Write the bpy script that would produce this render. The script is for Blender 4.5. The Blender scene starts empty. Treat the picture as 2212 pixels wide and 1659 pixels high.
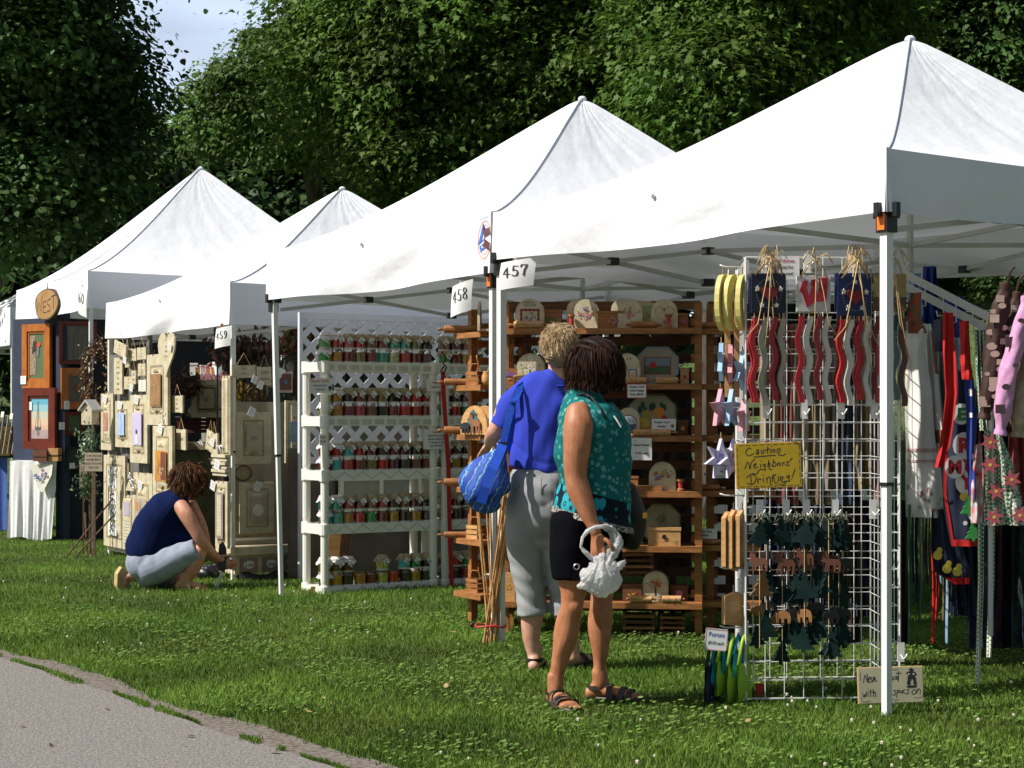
import bpy, math, random
import numpy as np
from mathutils import Vector, Matrix, Euler
random.seed(7); RNG = np.random.default_rng(7)
SC = bpy.context.scene; COL = SC.collection
PI = math.pi
V = Vector
# ---- camera frame: level camera at the origin looking along +Y, 1.3 m above the lawn
FL, CX, HY, CH = 3900.0, 1106.0, 890.0, 1.3
def W(px, py, Y): return V(((px-CX)*Y/FL, Y, CH-(py-HY)*Y/FL))
def G(px, py):
    Y = CH*FL/(py-HY); return V(((px-CX)*Y/FL, Y, 0))

# ---------------------------------------------------------------- materials
MATS = {}
def rgb(c): return (c[0], c[1], c[2], 1)
def M(name, col, rough=.6, col2=None, scale=8., bump=0., bscale=40., metal=0., spec=.5, stretch=None, detail=4., fac=None, emit=None, sheen=0.):
    if name in MATS: return MATS[name]
    m = bpy.data.materials.new(name); m.use_nodes = True; MATS[name] = m
    nt = m.node_tree; n = nt.nodes; L = nt.links; b = n['Principled BSDF']
    b.inputs['Roughness'].default_value = rough; b.inputs['Metallic'].default_value = metal
    b.inputs['Specular IOR Level'].default_value = spec
    if col2 is None: col2 = tuple(min(1, x*.82) for x in col)
    tc = n.new('ShaderNodeTexCoord'); mp = n.new('ShaderNodeMapping'); L.new(tc.outputs['Object'], mp.inputs['Vector'])
    if stretch: mp.inputs['Scale'].default_value = stretch
    nz = n.new('ShaderNodeTexNoise'); nz.inputs['Scale'].default_value = scale; nz.inputs['Detail'].default_value = detail
    L.new(mp.outputs[0], nz.inputs['Vector'])
    cr = n.new('ShaderNodeValToRGB'); cr.color_ramp.elements[0].position = .35; cr.color_ramp.elements[1].position = .65
    cr.color_ramp.elements[0].color = rgb(col2); cr.color_ramp.elements[1].color = rgb(col)
    L.new(nz.outputs[0], cr.inputs[0]); L.new(cr.outputs[0], b.inputs['Base Color'])
    if bump:
        n2 = n.new('ShaderNodeTexNoise'); n2.inputs['Scale'].default_value = bscale; n2.inputs['Detail'].default_value = 5
        L.new(mp.outputs[0], n2.inputs['Vector'])
        bp = n.new('ShaderNodeBump'); bp.inputs['Distance'].default_value = bump; bp.inputs['Strength'].default_value = 1
        L.new(n2.outputs[0], bp.inputs['Height']); L.new(bp.outputs[0], b.inputs['Normal'])
    return m
def C(r, g, b, rough=.6):
    return M('paint_%02d_%02d_%02d_%d' % (int(r*50), int(g*50), int(b*50), int(rough*10)), (r, g, b), rough, scale=14)
def translucent(name, col, col2, mix, scale=6, bump=0., bscale=6., rnd=False, rough=.7, stretch=None):
    m = M(name, col, rough, col2, scale, bump, bscale, stretch=stretch)
    nt = m.node_tree; n = nt.nodes; L = nt.links; b = n['Principled BSDF']
    src = b.inputs['Base Color'].links[0].from_socket
    if rnd:
        at = n.new('ShaderNodeAttribute'); at.attribute_name = 'rnd'
        hs = n.new('ShaderNodeHueSaturation'); mr = n.new('ShaderNodeMapRange')
        mr.inputs[3].default_value = .55; mr.inputs[4].default_value = 1.5
        L.new(at.outputs['Fac'], mr.inputs[0]); L.new(mr.outputs[0], hs.inputs['Value']); L.new(src, hs.inputs['Color'])
        mr2 = n.new('ShaderNodeMapRange'); mr2.inputs[3].default_value = .485; mr2.inputs[4].default_value = .515
        L.new(at.outputs['Fac'], mr2.inputs[0]); L.new(mr2.outputs[0], hs.inputs['Hue'])
        src = hs.outputs[0]; L.new(src, b.inputs['Base Color'])
    b.inputs['Specular IOR Level'].default_value = .25
    tr = n.new('ShaderNodeBsdfTranslucent'); mx = n.new('ShaderNodeMixShader'); mx.inputs[0].default_value = mix
    L.new(src, tr.inputs['Color']); L.new(b.outputs[0], mx.inputs[1]); L.new(tr.outputs[0], mx.inputs[2])
    L.new(mx.outputs[0], n['Material Output'].inputs['Surface'])
    return m
CANVAS = translucent('canopy_canvas', (.85,.86,.90), (.83,.84,.88), .12, 3, .013, 5.)
_nt = CANVAS.node_tree
PAPER = M('white_paper', (.86,.86,.84), .7, scale=3)
INK = C(.02,.02,.03); REDINK = C(.55,.03,.03); BLUEINK = C(.05,.1,.45)
WHITEM = M('white_metal', (.82,.82,.80), .35, (.76,.76,.74), 5)
GREYM = M('grey_metal', (.55,.56,.55), .4, (.48,.49,.48), 5, metal=.2)
BLACKP = M('black_plastic', (.015,.015,.018), .4)
ORANGE = M('orange_plastic', (.9,.2,.02), .4)
WHITEP = M('cream_plastic', (.80,.79,.72), .35, (.74,.73,.66), 3)
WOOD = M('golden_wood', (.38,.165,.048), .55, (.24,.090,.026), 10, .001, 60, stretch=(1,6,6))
WOODB = M('shaded_slat_wood', (.17,.07,.025), .6, (.10,.04,.014), 10, .001, 60, stretch=(1,6,6))  # darker golden wood: rear slats' shade put into colour; also for brown boxes
WOODL = M('light_wood', (.62,.36,.15), .5, (.48,.25,.09), 12, .001, 60, stretch=(1,5,5))
WOODD = M('dark_wood', (.12,.055,.025), .6, (.06,.028,.013), 10, .001, 50, stretch=(5,5,1))
CREAM = M('cream_paint', (.62,.55,.39), .55, (.47,.40,.26), 16, .0015, 50)
CREAMD = M('cream_glaze', (.38,.30,.18), .6, (.24,.18,.10), 18)
OFFW = M('offwhite_paint', (.72,.70,.60), .5, (.66,.63,.52), 9)
NAVY = M('navy_cloth', (.012,.02,.05), .8, (.008,.013,.035), 20, .001, 200)
SILVER = M('silver_metal', (.6,.6,.6), .3, metal=.8)
TWIG = M('brown_twig', (.13,.07,.035), .8, (.07,.035,.018), 30)
RAFFIA = M('raffia', (.62,.45,.22), .7, (.48,.32,.14), 40)

# ---------------------------------------------------------------- mesh building
class MB:
    def __init__(s, M0=None): s.v = []; s.f = []; s.mi = []; s.mats = []; s.M = M0 or Matrix()
    def mid(s, mat):
        if mat not in s.mats: s.mats.append(mat)
        return s.mats.index(mat)
    def add(s, vs, fs, mat, M=None):
        k = len(s.v); T = s.M @ M if M is not None else s.M
        s.v += [T @ V(p) for p in vs]; s.f += [tuple(k+i for i in f) for f in fs]; s.mi += [s.mid(mat)]*len(fs); return s
    def box(s, x0, x1, y0, y1, z0, z1, mat, M=None):
        return s.add([(x0,y0,z0),(x1,y0,z0),(x1,y1,z0),(x0,y1,z0),(x0,y0,z1),(x1,y0,z1),(x1,y1,z1),(x0,y1,z1)],
              [(0,3,2,1),(4,5,6,7),(0,1,5,4),(1,2,6,5),(2,3,7,6),(3,0,4,7)], mat, M)
    def bar(s, a, b, w, h, mat, up=(0,0,1)):
        a = V(a); b = V(b); z = (b-a); l = z.length; z.normalize(); u = V(up)
        if abs(z.dot(u)) > .98: u = V((1,0,0))
        x = u.cross(z).normalized(); y = z.cross(x)
        T = Matrix((x, y, z)).transposed().to_4x4(); T.translation = a
        return s.box(-w/2, w/2, -h/2, h/2, 0, l, mat, T)
    def tube(s, pts, r, mat, n=6, cap=True):
        pts = [V(p) for p in pts]; vs = []; fs = []
        rs = r if isinstance(r, (list, tuple)) else [r]*len(pts)
        ref = V((0,0,1)) if abs((pts[-1]-pts[0]).normalized().z) < .9 else V((1,0,0))
        for i, p in enumerate(pts):
            t = (pts[min(i+1,len(pts)-1)]-pts[max(i-1,0)]).normalized()
            x = ref.cross(t)
            x = x.normalized() if x.length > 1e-6 else V((1,0,0)); y = t.cross(x)
            for k in range(n):
                a = 2*PI*k/n; vs.append(p+rs[i]*(math.cos(a)*x+math.sin(a)*y))
        for i in range(len(pts)-1):
            for k in range(n):
                k2 = (k+1) % n; fs.append((i*n+k, i*n+k2, (i+1)*n+k2, (i+1)*n+k))
        if cap: fs.append(tuple(range(n))[::-1]); fs.append(tuple((len(pts)-1)*n+k for k in range(n)))
        return s.add(vs, fs, mat)
    def lathe(s, prof, mat, n=14, M=None):
        vs = []; fs = []
        for r, z in prof:
            for k in range(n): a = 2*PI*k/n; vs.append((r*math.cos(a), r*math.sin(a), z))
        for i in range(len(prof)-1):
            for k in range(n): k2 = (k+1) % n; fs.append((i*n+k, i*n+k2, (i+1)*n+k2, (i+1)*n+k))
        fs.append(tuple(range(n))[::-1]); fs.append(tuple((len(prof)-1)*n+k for k in range(n)))
        return s.add(vs, fs, mat, M)
    def prism(s, poly, y0, y1, mat, M=None):      # poly in local x,z ; thickness along y
        n = len(poly); vs = [(x,y0,z) for x,z in poly]+[(x,y1,z) for x,z in poly]
        fs = [tuple(range(n)), tuple(range(n,2*n))[::-1]]+[(i+n,(i+1)%n+n,(i+1)%n,i) for i in range(n)]
        return s.add(vs, fs, mat, M)
    def ball(s, c, r, mat, n=8, sc=(1,1,1)):
        vs = []; fs = []; m = n//2+1
        for i in range(m+1):
            t = PI*i/m
            for k in range(n): a = 2*PI*k/n; vs.append((c[0]+r*sc[0]*math.sin(t)*math.cos(a), c[1]+r*sc[1]*math.sin(t)*math.sin(a), c[2]+r*sc[2]*math.cos(t)))
        for i in range(m):
            for k in range(n): k2 = (k+1)%n; fs.append((i*n+k, (i+1)*n+k, (i+1)*n+k2, i*n+k2))
        return s.add(vs, fs, mat)
    def grid(s, fn, nu, nv, mat):
        vs = [fn(i/nu, j/nv) for j in range(nv+1) for i in range(nu+1)]
        fs = [(j*(nu+1)+i, j*(nu+1)+i+1, (j+1)*(nu+1)+i+1, (j+1)*(nu+1)+i) for j in range(nv) for i in range(nu)]
        return s.add(vs, fs, mat)
    def stroke(s, pts, w, mat, y=-.001, M=None, nib=None):   # a flat pen line in local x,z
        vs = []; fs = []; n = len(pts)
        for i in range(n):
            a = V(pts[max(i-1,0)]); b = V(pts[min(i+1,n-1)]); t = b-a
            if t.length < 1e-9: t = V((1,0))
            t.normalize(); q = V((-t.y, t.x))
            ww = w
            if nib is not None: ww = w*(nib+(1-nib)*abs(t.y*.9+t.x*.1))
            p = V(pts[i]); e = t*(w*.4)*(-1 if i == 0 else 1 if i == n-1 else 0)
            vs += [(p.x+q.x*ww/2+e.x, y, p.y+q.y*ww/2+e.y), (p.x-q.x*ww/2+e.x, y, p.y-q.y*ww/2+e.y)]
        for i in range(n-1): fs.append((2*i, 2*i+2, 2*i+3, 2*i+1))
        fs = [f[::-1] for f in fs]
        return s.add(vs, fs, mat, M)
    def text(s, txt, size, mat, x=0, z=0, y=-.002, bold=0., align='CENTER', shear=0., xs=1., M=None, rot=0):
        cu = bpy.data.curves.new('t', 'FONT'); cu.body = txt; cu.size = size; cu.align_x = align; cu.offset = bold; cu.shear = shear
        cu.resolution_u = 2
        ob = bpy.data.objects.new('t', cu); me = bpy.data.meshes.new_from_object(ob)
        c, sn = math.cos(rot), math.sin(rot)
        vs = []
        for p in me.vertices:
            a, b = p.co.x*xs, p.co.y
            vs.append((x+a*c-b*sn, y, z+a*sn+b*c))
        s.add(vs, [tuple(f.vertices) for f in me.polygons], mat, M)
        bpy.data.objects.remove(ob); bpy.data.curves.remove(cu); bpy.data.meshes.remove(me); return s
    def disc(s, x, z, r, mat, y=-.0015, n=7, rz=None, M=None):
        rz = rz or r
        return s.add([(x+r*math.cos(2*PI*k/n), y, z+rz*math.sin(2*PI*k/n)) for k in range(n)], [tuple(range(n))], mat, M)
    def build(s, name, parent=None, smooth=False):
        me = bpy.data.meshes.new(name); me.from_pydata([tuple(p) for p in s.v], [], s.f)
        for m in s.mats: me.materials.append(m)
        me.polygons.foreach_set('material_index', s.mi)
        if smooth: me.polygons.foreach_set('use_smooth', [True]*len(s.f))
        me.update(); o = bpy.data.objects.new(name, me); COL.objects.link(o); o.parent = parent
        return o
def npmesh(name, verts, k, mat, rnd=None, parent=None):
    """verts (n,k,3): n separate k-gons"""
    n = len(verts); me = bpy.data.meshes.new(name)
    me.vertices.add(n*k); me.vertices.foreach_set('co', verts.reshape(-1).astype(np.float32))
    me.loops.add(n*k); me.loops.foreach_set('vertex_index', np.arange(n*k, dtype=np.int32))
    me.polygons.add(n); me.polygons.foreach_set('loop_start', np.arange(0, n*k, k, dtype=np.int32)); 
    me.polygons.foreach_set('loop_total', np.full(n, k, dtype=np.int32))
    if rnd is not None:
        at = me.attributes.new('rnd', 'FLOAT', 'FACE'); at.data.foreach_set('value', rnd.astype(np.float32))
    me.materials.append(mat); me.update(calc_edges=True); me.validate()
    o = bpy.data.objects.new(name, me); COL.objects.link(o); o.parent = parent; return o
def tag(o, label=None, cat=None, group=None, kind=None):
    if label: o['label'] = label
    if cat: o['category'] = cat
    if group: o['group'] = group
    if kind: o['kind'] = kind
    return o
def thing(name, label, cat, loc=(0,0,0), rz=0, group=None):
    o = bpy.data.objects.new(name, None); COL.objects.link(o); o.empty_display_size = .05
    o.location = loc; o.rotation_euler = (0,0,rz); return tag(o, label, cat, group)
def dup(root, loc=None, rz=None, label=None, group=None):
    def cp(o, par):
        c = o.copy(); COL.objects.link(c); c.parent = par
        for ch in KIDS.get(o.name, []): cp(ch, c)
        return c
    KIDS = {}
    def reg(o):
        for ch in o.children: KIDS.setdefault(o.name, []).append(ch); reg(ch)
    reg(root); r = cp(root, None)
    if loc is not None: r.location = loc
    if rz is not None: r.rotation_euler = (0,0,rz)
    if label: r['label'] = label
    if group: r['group'] = group
    return r
class Plane:
    """a vertical plane through ground points A->B; local x along it, y into the scene, z up"""
    def __init__(s, A, B):
        s.A = V((A[0],A[1])); d = V((B[0],B[1]))-s.A; s.len = d.length; s.d = d.normalized(); s.n = V((-s.d.y, s.d.x)); s.rz = math.atan2(s.d.y, s.d.x)
    def sz(s, px, py, off=0):
        A = s.A+s.n*off; k = (px-CX)/FL; t = (k*A.y-A.x)/(s.d.x-k*s.d.y); Y = A.y+t*s.d.y
        return t, CH-(py-HY)*Y/FL
    def P(s, px, py, off=0):
        t, z = s.sz(px, py, off); q = s.A+s.n*off+s.d*t; return V((q.x, q.y, z))
    def at(s, t, off=0, z=0): q = s.A+s.n*off+s.d*t; return V((q.x, q.y, z))
    def rect(s, x0, x1, y0, y1, off=0):
        """pixel rect -> (location of bottom centre, width, height)"""
        xm = (x0+x1)/2; a = s.sz(x0, y1, off)[0]; b = s.sz(x1, y1, off)[0]; t, zb = s.sz(xm, y1, off); zt = s.sz(xm, y0, off)[1]
        return s.at((a+b)/2, off, zb), b-a, zt-zb
def arch(w, h, n=10, flat=None):
    r = w/2; hh = h-r
    if hh < 0: hh = h*.3
    k = h-hh
    return [(-r,0),(r,0)]+[(r*math.cos(PI*i/n), hh+k*math.sin(PI*i/n)) for i in range(n+1)]
def star(R, r, n=5, a0=PI/2): return [((R if i%2==0 else r)*math.cos(a0+PI*i/n), (R if i%2==0 else r)*math.sin(a0+PI*i/n)) for i in range(2*n)]
def heart(s): return [(s*.0625*16*math.sin(t)**3, s*.0625*(13*math.cos(t)-5*math.cos(2*t)-2*math.cos(3*t)-math.cos(4*t))) for t in [2*PI*i/28 for i in range(28)]][::-1]
def ORI(poly): # make counter-clockwise in x,z
    a = sum(poly[i][0]*poly[(i+1)%len(poly)][1]-poly[(i+1)%len(poly)][0]*poly[i][1] for i in range(len(poly)))
    return poly if a > 0 else poly[::-1]
# ---------------------------------------------------------------- camera, light, sky
cam = bpy.data.cameras.new('camera'); co = bpy.data.objects.new('camera', cam); COL.objects.link(co); SC.camera = co
co.location = (0,0,CH); co.rotation_euler = (PI/2,0,0); cam.sensor_width = 36; cam.lens = FL/2212*36
cam.shift_y = (HY-829.5)/2212; cam.clip_end = 500; cam.clip_start = .1
SAZ = V((-.95,-.30,0)).normalized(); SEL = math.radians(49)
SDIR = V((SAZ.x*math.cos(SEL), SAZ.y*math.cos(SEL), math.sin(SEL)))
sl = bpy.data.lights.new('sun','SUN'); sl.energy = 4.8; sl.angle = math.radians(.5); sl.color = (1,.955,.88)
so = bpy.data.objects.new('sun', sl); COL.objects.link(so); so.rotation_euler = SDIR.to_track_quat('Z','Y').to_euler()
wd = bpy.data.worlds.new('World'); SC.world = wd; wd.use_nodes = True
wn = wd.node_tree; bg = wn.nodes['Background']; sky = wn.nodes.new('ShaderNodeTexSky'); sky.sky_type = 'NISHITA'; sky.sun_disc = False
sky.sun_elevation = SEL; sky.sun_rotation = math.atan2(SAZ.x, SAZ.y); sky.air_density = 1.3; sky.dust_density = 1.6; sky.ozone_density = 1.5
wn.links.new(sky.outputs[0], bg.inputs[0]); bg.inputs[1].default_value = .052
vs_ = SC.view_settings; vs_.view_transform = 'Standard'; vs_.look = 'None'; vs_.exposure = 0; vs_.gamma = 1

# ---------------------------------------------------------------- terrain, path
EDGE = [(-14,22.),(-7,14.8)]+[(G(x,y).x, G(x,y).y) for x,y in ((0,1403),(143,1439),(250,1471),(394,1532),(519,1557),(627,1596),(788,1639),(900,1668))]+[(1.2,4.9),(3.5,3.4),(9,0.5)]
CRACK = [(-14,21.4),(-7,14.2)]+[(G(x,y).x, G(x,y).y) for x,y in ((0,1424),(118,1460),(250,1507),(358,1546),(465,1582),(537,1603),(700,1655))]+[(.6,4.6),(3.5,2.9),(9,0)]
EX = np.array([p[0] for p in EDGE]); EY = np.array([p[1] for p in EDGE])
KX = np.array([p[0] for p in CRACK]); KY = np.array([p[1] for p in CRACK])
def wob(x, y): return .03*np.sin(x*5.1+y*5)+.018*np.sin(x*13.+1)+.012*np.sin(x*37.+2+y*31)
def edge_y(x): return np.interp(x, EX, EY)+wob(x, 0)
def crack_y(x): return np.interp(x, KX, KY)+.5*wob(x, 2)
def hgt(x, y):
    t = np.clip((y-21-.0*x)/26, 0, 1); s = t*t*(3-2*t)
    side = np.clip((x-2)/8, 0, 1)
    h = s*(2.6+3.0*side)
    return h + .02*np.sin(x*1.3+.5)*np.sin(y*.9)*np.clip((y-14)/5, 0, 1)
def ground_material():
    m = M('lawn_soil', (.075,.115,.028), .9, (.045,.075,.018), 3, .01, 30)
    return m
xs = np.concatenate([np.linspace(-80,-14,12), np.linspace(-13,13,90), np.linspace(14,80,12)])
ys = np.concatenate([np.linspace(-6,5,10), np.linspace(5.3,60,160), np.linspace(62,200,20)])
X, Y = np.meshgrid(xs, ys); Z = hgt(X, Y)
me = bpy.data.meshes.new('ground'); nx, ny = len(xs), len(ys)
fs = [(j*nx+i, j*nx+i+1, (j+1)*nx+i+1, (j+1)*nx+i) for j in range(ny-1) for i in range(nx-1)]
me.from_pydata(np.stack([X,Y,Z],-1).reshape(-1,3).tolist(), [], fs); me.materials.append(ground_material())
me.polygons.foreach_set('use_smooth', [True]*len(fs))
go = bpy.data.objects.new('ground', me); COL.objects.link(go); tag(go, 'lawn ground under the market tents', kind='structure')

ASPH = M('asphalt', (.27,.245,.222), .9, (.11,.10,.09), 85, .006, 90, detail=8)
DIRT = M('dirt', (.20,.17,.14), .95, (.09,.075,.06), 40, .006, 60)
def strip(name, fa, fb, z, mat, label, x0=-14, x1=9, n=900, rows=1):
    xx = np.linspace(x0, x1, n); a = fa(xx); b = fb(xx)
    vs = []; 
    for i in range(n): vs += [(xx[i], a[i], z), (xx[i], b[i], z)]
    fs = [(2*i+1, 2*i, 2*i+2, 2*i+3)[::-1] for i in range(n-1)]
    me = bpy.data.meshes.new(name); me.from_pydata(vs, [], fs); me.materials.append(mat)
    o = bpy.data.objects.new(name, me); COL.objects.link(o); tag(o, label, kind='structure')
strip('dirt_edge', lambda x: crack_y(x)-.15, edge_y, .004, DIRT, 'bare dirt strip between path and lawn')
strip('path', lambda x: np.full_like(x, -5), crack_y, .010, ASPH, 'pale worn asphalt path')
mb = MB()   # far pavement beyond the grassy rise
mb.grid(lambda u,v: (9+26*u, 47+6*v, float(hgt(9+26*u, 47+6*v))+.02), 12, 3, M('far_pavement', (.5,.47,.42), .9))
tag(mb.build('pavement'), 'pale pavement beyond the grassy rise', kind='structure')
SKYS = bpy.data.materials.new('sky_brightener'); SKYS.use_nodes = True
def _sky_sheet():
    nt = SKYS.node_tree; n = nt.nodes; L = nt.links; b = n['Principled BSDF']; b.inputs['Base Color'].default_value = (.66,.78,1,1); b.inputs['Roughness'].default_value = 1; b.inputs['Specular IOR Level'].default_value = 0
    tc = n.new('ShaderNodeTexCoord'); mp = n.new('ShaderNodeMapping'); mp.inputs['Scale'].default_value = (.012,.012,.03); nz = n.new('ShaderNodeTexNoise'); nz.inputs['Scale'].default_value = 1.; nz.inputs['Detail'].default_value = 6; cr = n.new('ShaderNodeValToRGB'); cr.color_ramp.elements[0].position = .35; cr.color_ramp.elements[1].position = .75; cr.color_ramp.elements[0].color = (.45,.45,.45,1); cr.color_ramp.elements[1].color = (.95,.95,.95,1)
    L.new(tc.outputs['Object'], mp.inputs[0]); L.new(mp.outputs[0], nz.inputs['Vector']); L.new(nz.outputs[0], cr.inputs[0]); L.new(cr.outputs[0], b.inputs['Alpha'])
_sky_sheet(); mb = MB(); mb.grid(lambda u, v: V((-260+520*u, 300-60*(2*u-1)**2+260*v, 15+220*v)), 20, 8, SKYS); tag(mb.build('sky_sheet', None, True), 'thin white cloud bank beyond the trees', kind='structure')  # pale sheet added behind the trees to brighten the sky gap

# ---------------------------------------------------------------- tents
def canopy_tent(label, FR, FLc, nvec, peak, eave, vb, seam=False, legs=(1,1,1,1), legw=.034, sagk=.12, bracket=True, slant=(0,0), depth=None, grp='white pop-up tents in the market row'):
    FR = V(FR); A = V(FLc); dd = (FR-A); wd_ = dd.length; n = V(nvec).normalized(); dp = depth or wd_
    BL = A+n*dp; BR = FR+n*dp
    base = (A+FR+BL+BR)/4; rz = math.atan2(dd.y, dd.x)
    t = thing('canopy_tent', label, 'tent', (base.x, base.y, 0), rz, grp)
    Ri = Matrix.Rotation(-rz, 4, 'Z')
    loc = lambda p, z=0: Ri @ (V((p[0],p[1],z))-V((base.x,base.y,0)))
    cs = [loc(A), loc(FR), loc(BR), loc(BL)]; pk = loc(peak[:2]); pk.z = peak[2]
    rr = random.Random(label)
    roof = MB(); 
    for k in range(4):
        a, b = cs[k], cs[(k+1)%4]
        ph = rr.random()*6
        def fn(u, v, a=a, b=b, ph=ph):
            q = a.lerp(b, u); q = V((q.x, q.y, eave)); p = q.lerp(pk, v)
            s = sagk*math.sin(PI*min(1, v*1.0)**.8)
            e = math.sin(PI*u)
            p.z -= s*(1-v)**.35 + .05*e*(1-v)*v*2 + .018*e*(1-v)
            p.z += (.008*math.sin(u*31+ph+v*9)*(1-v)*e + .005*math.sin(u*57+v*23+ph)*e)*min(1,v*5)
            if v > .985: p.z -= .01
            return p
        roof.grid(fn, 30, 24, CANVAS)
    ro = roof.build('roof_cover', t, True)
    cap = MB().ball((pk.x, pk.y, pk.z-.012), .03, CANVAS, 10, (1,1,.7)).build('peak_cap', t, True)
    for k in range(4):
        a, b = cs[k], cs[(k+1)%4]; out = V((b.y-a.y, a.x-b.x, 0)).normalized(); ph = rr.random()*6
        def fv(u, v, a=a, b=b, out=out, ph=ph):
            q = a.lerp(b, u); e = math.sin(PI*u)
            z = eave-.018*e-(eave-vb)*v + .012*v*math.sin(u*PI*2+ph)*e
            o = out*(.012*v+ v*e*(.016*math.sin(u*21+ph+v*3)+.022*math.sin(u*8+ph*2+v*5)) + .006*math.sin(v*9+u*17)*e*min(1,v*4))
            return V((q.x, q.y, z))+o
        vm = MB(); vm.grid(fv, 48, 8, CANVAS)
        vo = vm.build('valance', t, True)
        g = MB(); p = fv(.5 if k else .48, .12)+out*.006
        mlat = Matrix.Translation(p) @ out.to_track_quat('Z','Y').to_matrix().to_4x4()
        g.lathe([(.007,0),(.013,.002),(.013,.005),(.007,.006)], SILVER, 8, mlat)
        g.build('grommet', vo)
    # piping along the front right ridge and corner
    pp = MB(); pm = M('seam_tape', (.60,.60,.64), .8)
    for c in (1,):
        pts = []
        for i in range(25):
            v = i/24; q = V((cs[c].x, cs[c].y, eave)).lerp(pk, v); q.z -= sagk*math.sin(PI*v**.8)*(1-v)**.35-.004; pts.append(q)
        pp.tube(pts, .0045, pm, 5)
    pp.tube([(cs[1].x, cs[1].y, eave), (cs[1].x, cs[1].y, vb)], .006, pm, 5)
    pp.build('ridge_seam', t)
    if seam:
        pts = []
        for i in range(25):
            v = i/24; q = cs[0].lerp(cs[1], .55+.0*v); q = V((q.x,q.y,eave)).lerp(pk, v); q.z -= sagk*math.sin(PI*v**.8)*(1-v)**.35+.05*(1-v)*v*2+.018*(1-v)-.012; pts.append(q)
        MB().tube(pts, .006, pm, 5).build('face_seam', t)
    cin = [c.lerp((cs[0]+cs[2])/2, .022) for c in cs]
    for k in range(4):
        if not legs[k]: continue
        c = cin[k]; s = slant[0] if k == 0 else 0
        lg = MB(); zt = eave-.04
        def slx(z): return (1-z/zt)*s
        # outer (upper) and inner (lower) section
        lg.bar((c.x+slx(1.0), c.y, 1.0), (c.x, c.y, zt), legw, legw, WHITEM, (1,0,0))
        lg.bar((c.x+slx(.0), c.y, 0.0), (c.x+slx(1.02), c.y, 1.02), legw*.78, legw*.78, WHITEM, (1,0,0))
        lg.bar((c.x+slx(1.0), c.y, .985), (c.x+slx(1.0), c.y, 1.0), legw*1.12, legw*1.12, BLACKP, (1,0,0))
        lo = lg.build('leg', t)
        MB().box(c.x+s-.03, c.x+s+.03, c.y-.03, c.y+.03, 0, .006, GREYM).build('foot_plate', lo)
        if bracket:
            br = MB(); zb = vb-.01
            br.box(c.x-legw*.8, c.x+legw*.8, c.y-legw*.8, c.y+legw*.8, zb-.075, zb+.06, BLACKP)
            br.box(c.x-legw*1.7, c.x+legw*1.7, c.y-.012, c.y+.012, zb-.01, zb+.05, BLACKP)
            br.box(c.x-.012, c.x+.012, c.y-legw*1.7, c.y+legw*1.7, zb-.01, zb+.05, BLACKP)
            bo = br.build('leg_bracket', lo)
            if k == 1:
                MB().box(c.x-legw*.5, c.x+legw*.55, c.y-legw*.8-.006, c.y-legw*.8, zb-.065, zb+.005, ORANGE).box(c.x-legw*.8-.006, c.x-legw*.8, c.y-legw*.5, c.y+legw*.5, zb-.065, zb+.005, ORANGE).build('warning_tag', lo)
    leg_in = cin; cin = [c.lerp((cs[0]+cs[2])/2, .045) for c in cs]
    for k in range(4):
        if k == 0: zt, zl = vb+.17, vb+.04
        else: zt, zl = vb+.12, vb-.07
        a, b = cin[k], cin[(k+1)%4]; tr = MB()
        mid = a.lerp(b, .5); off = (b-a).normalized().cross(V((0,0,1)))*.012
        for (p, q, s) in ((a, mid, 1), (mid, b, -1)):
            z0, z1 = (zt, zl) if s == 1 else (zl, zt)
            tr.bar(V((p.x,p.y,z0))+off, V((q.x,q.y,z1))+off, .012, .026, GREYM)
            tr.bar(V((p.x,p.y,z1 if s==1 else z1))-off, V((q.x,q.y,z0))-off, .012, .026, GREYM) if False else tr.bar(V((p.x,p.y,zl if s==1 else zt))-off, V((q.x,q.y,zt if s==1 else zl))-off, .012, .026, GREYM)
        to = tr.build('truss', t)
        for q, z in ((mid, zl), (mid, zt), (a.lerp(b,.25), (zl+zt)/2), (a.lerp(b,.75), (zl+zt)/2)):
            j = MB(); j.box(q.x-.028, q.x+.028, q.y-.028, q.y+.028, z-.022, z+.022, BLACKP).build('joint', to)
    # inner roof poles to the hub
    hub = MB(); hub.tube([(pk.x,pk.y,zl-.1),(pk.x,pk.y,pk.z-.04)], .018, GREYM, 8)
    for k in range(4):
        q = cin[k].lerp(cin[(k+1)%4], .5); hub.bar((q.x,q.y,zt),(pk.x,pk.y,zl+.12), .014, .026, GREYM)
    hub.build('centre_pole', t)
    return t, cs
dn = V((.836,.549))
def fl(px, py): g = G(px, py); return (g.x, g.y)
T457_FR, T457_FL = (1.590,7.66), (-.105,10.12)
T458_FR, T458_FL = (-.118,10.32), (-1.74,12.83)
T459_FR, T459_FL = (-2.167,13.9), (-3.72,16.55)
T460_FR, T460_FL = (-3.99,17.0), (-5.42,19.75)
canopy_tent('nearest white pop-up tent with wind chimes and aprons hung inside', T457_FR, T457_FL, dn, (2.15,9.75,3.325), 2.42, 2.15, legw=.040)
t458, c458 = canopy_tent('white pop-up tent over the jar shelves with a round emblem on its front', T458_FR, T458_FL, dn, (.484,12.42,3.465), 2.44, 2.095, slant=(.13,0))
canopy_tent('lower white pop-up tent over the cream cupboard door plaques', T459_FR, T459_FL, V((.86,.51)), (-1.50,15.97,3.286), 2.30, 1.975, bracket=False)
canopy_tent('tall peaked white tent with a wood slice sign and framed paintings', T460_FR, T460_FL, V((.887,.461)), (-3.31,19.2,3.90), 2.63, 2.275, seam=True, bracket=False)
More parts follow.
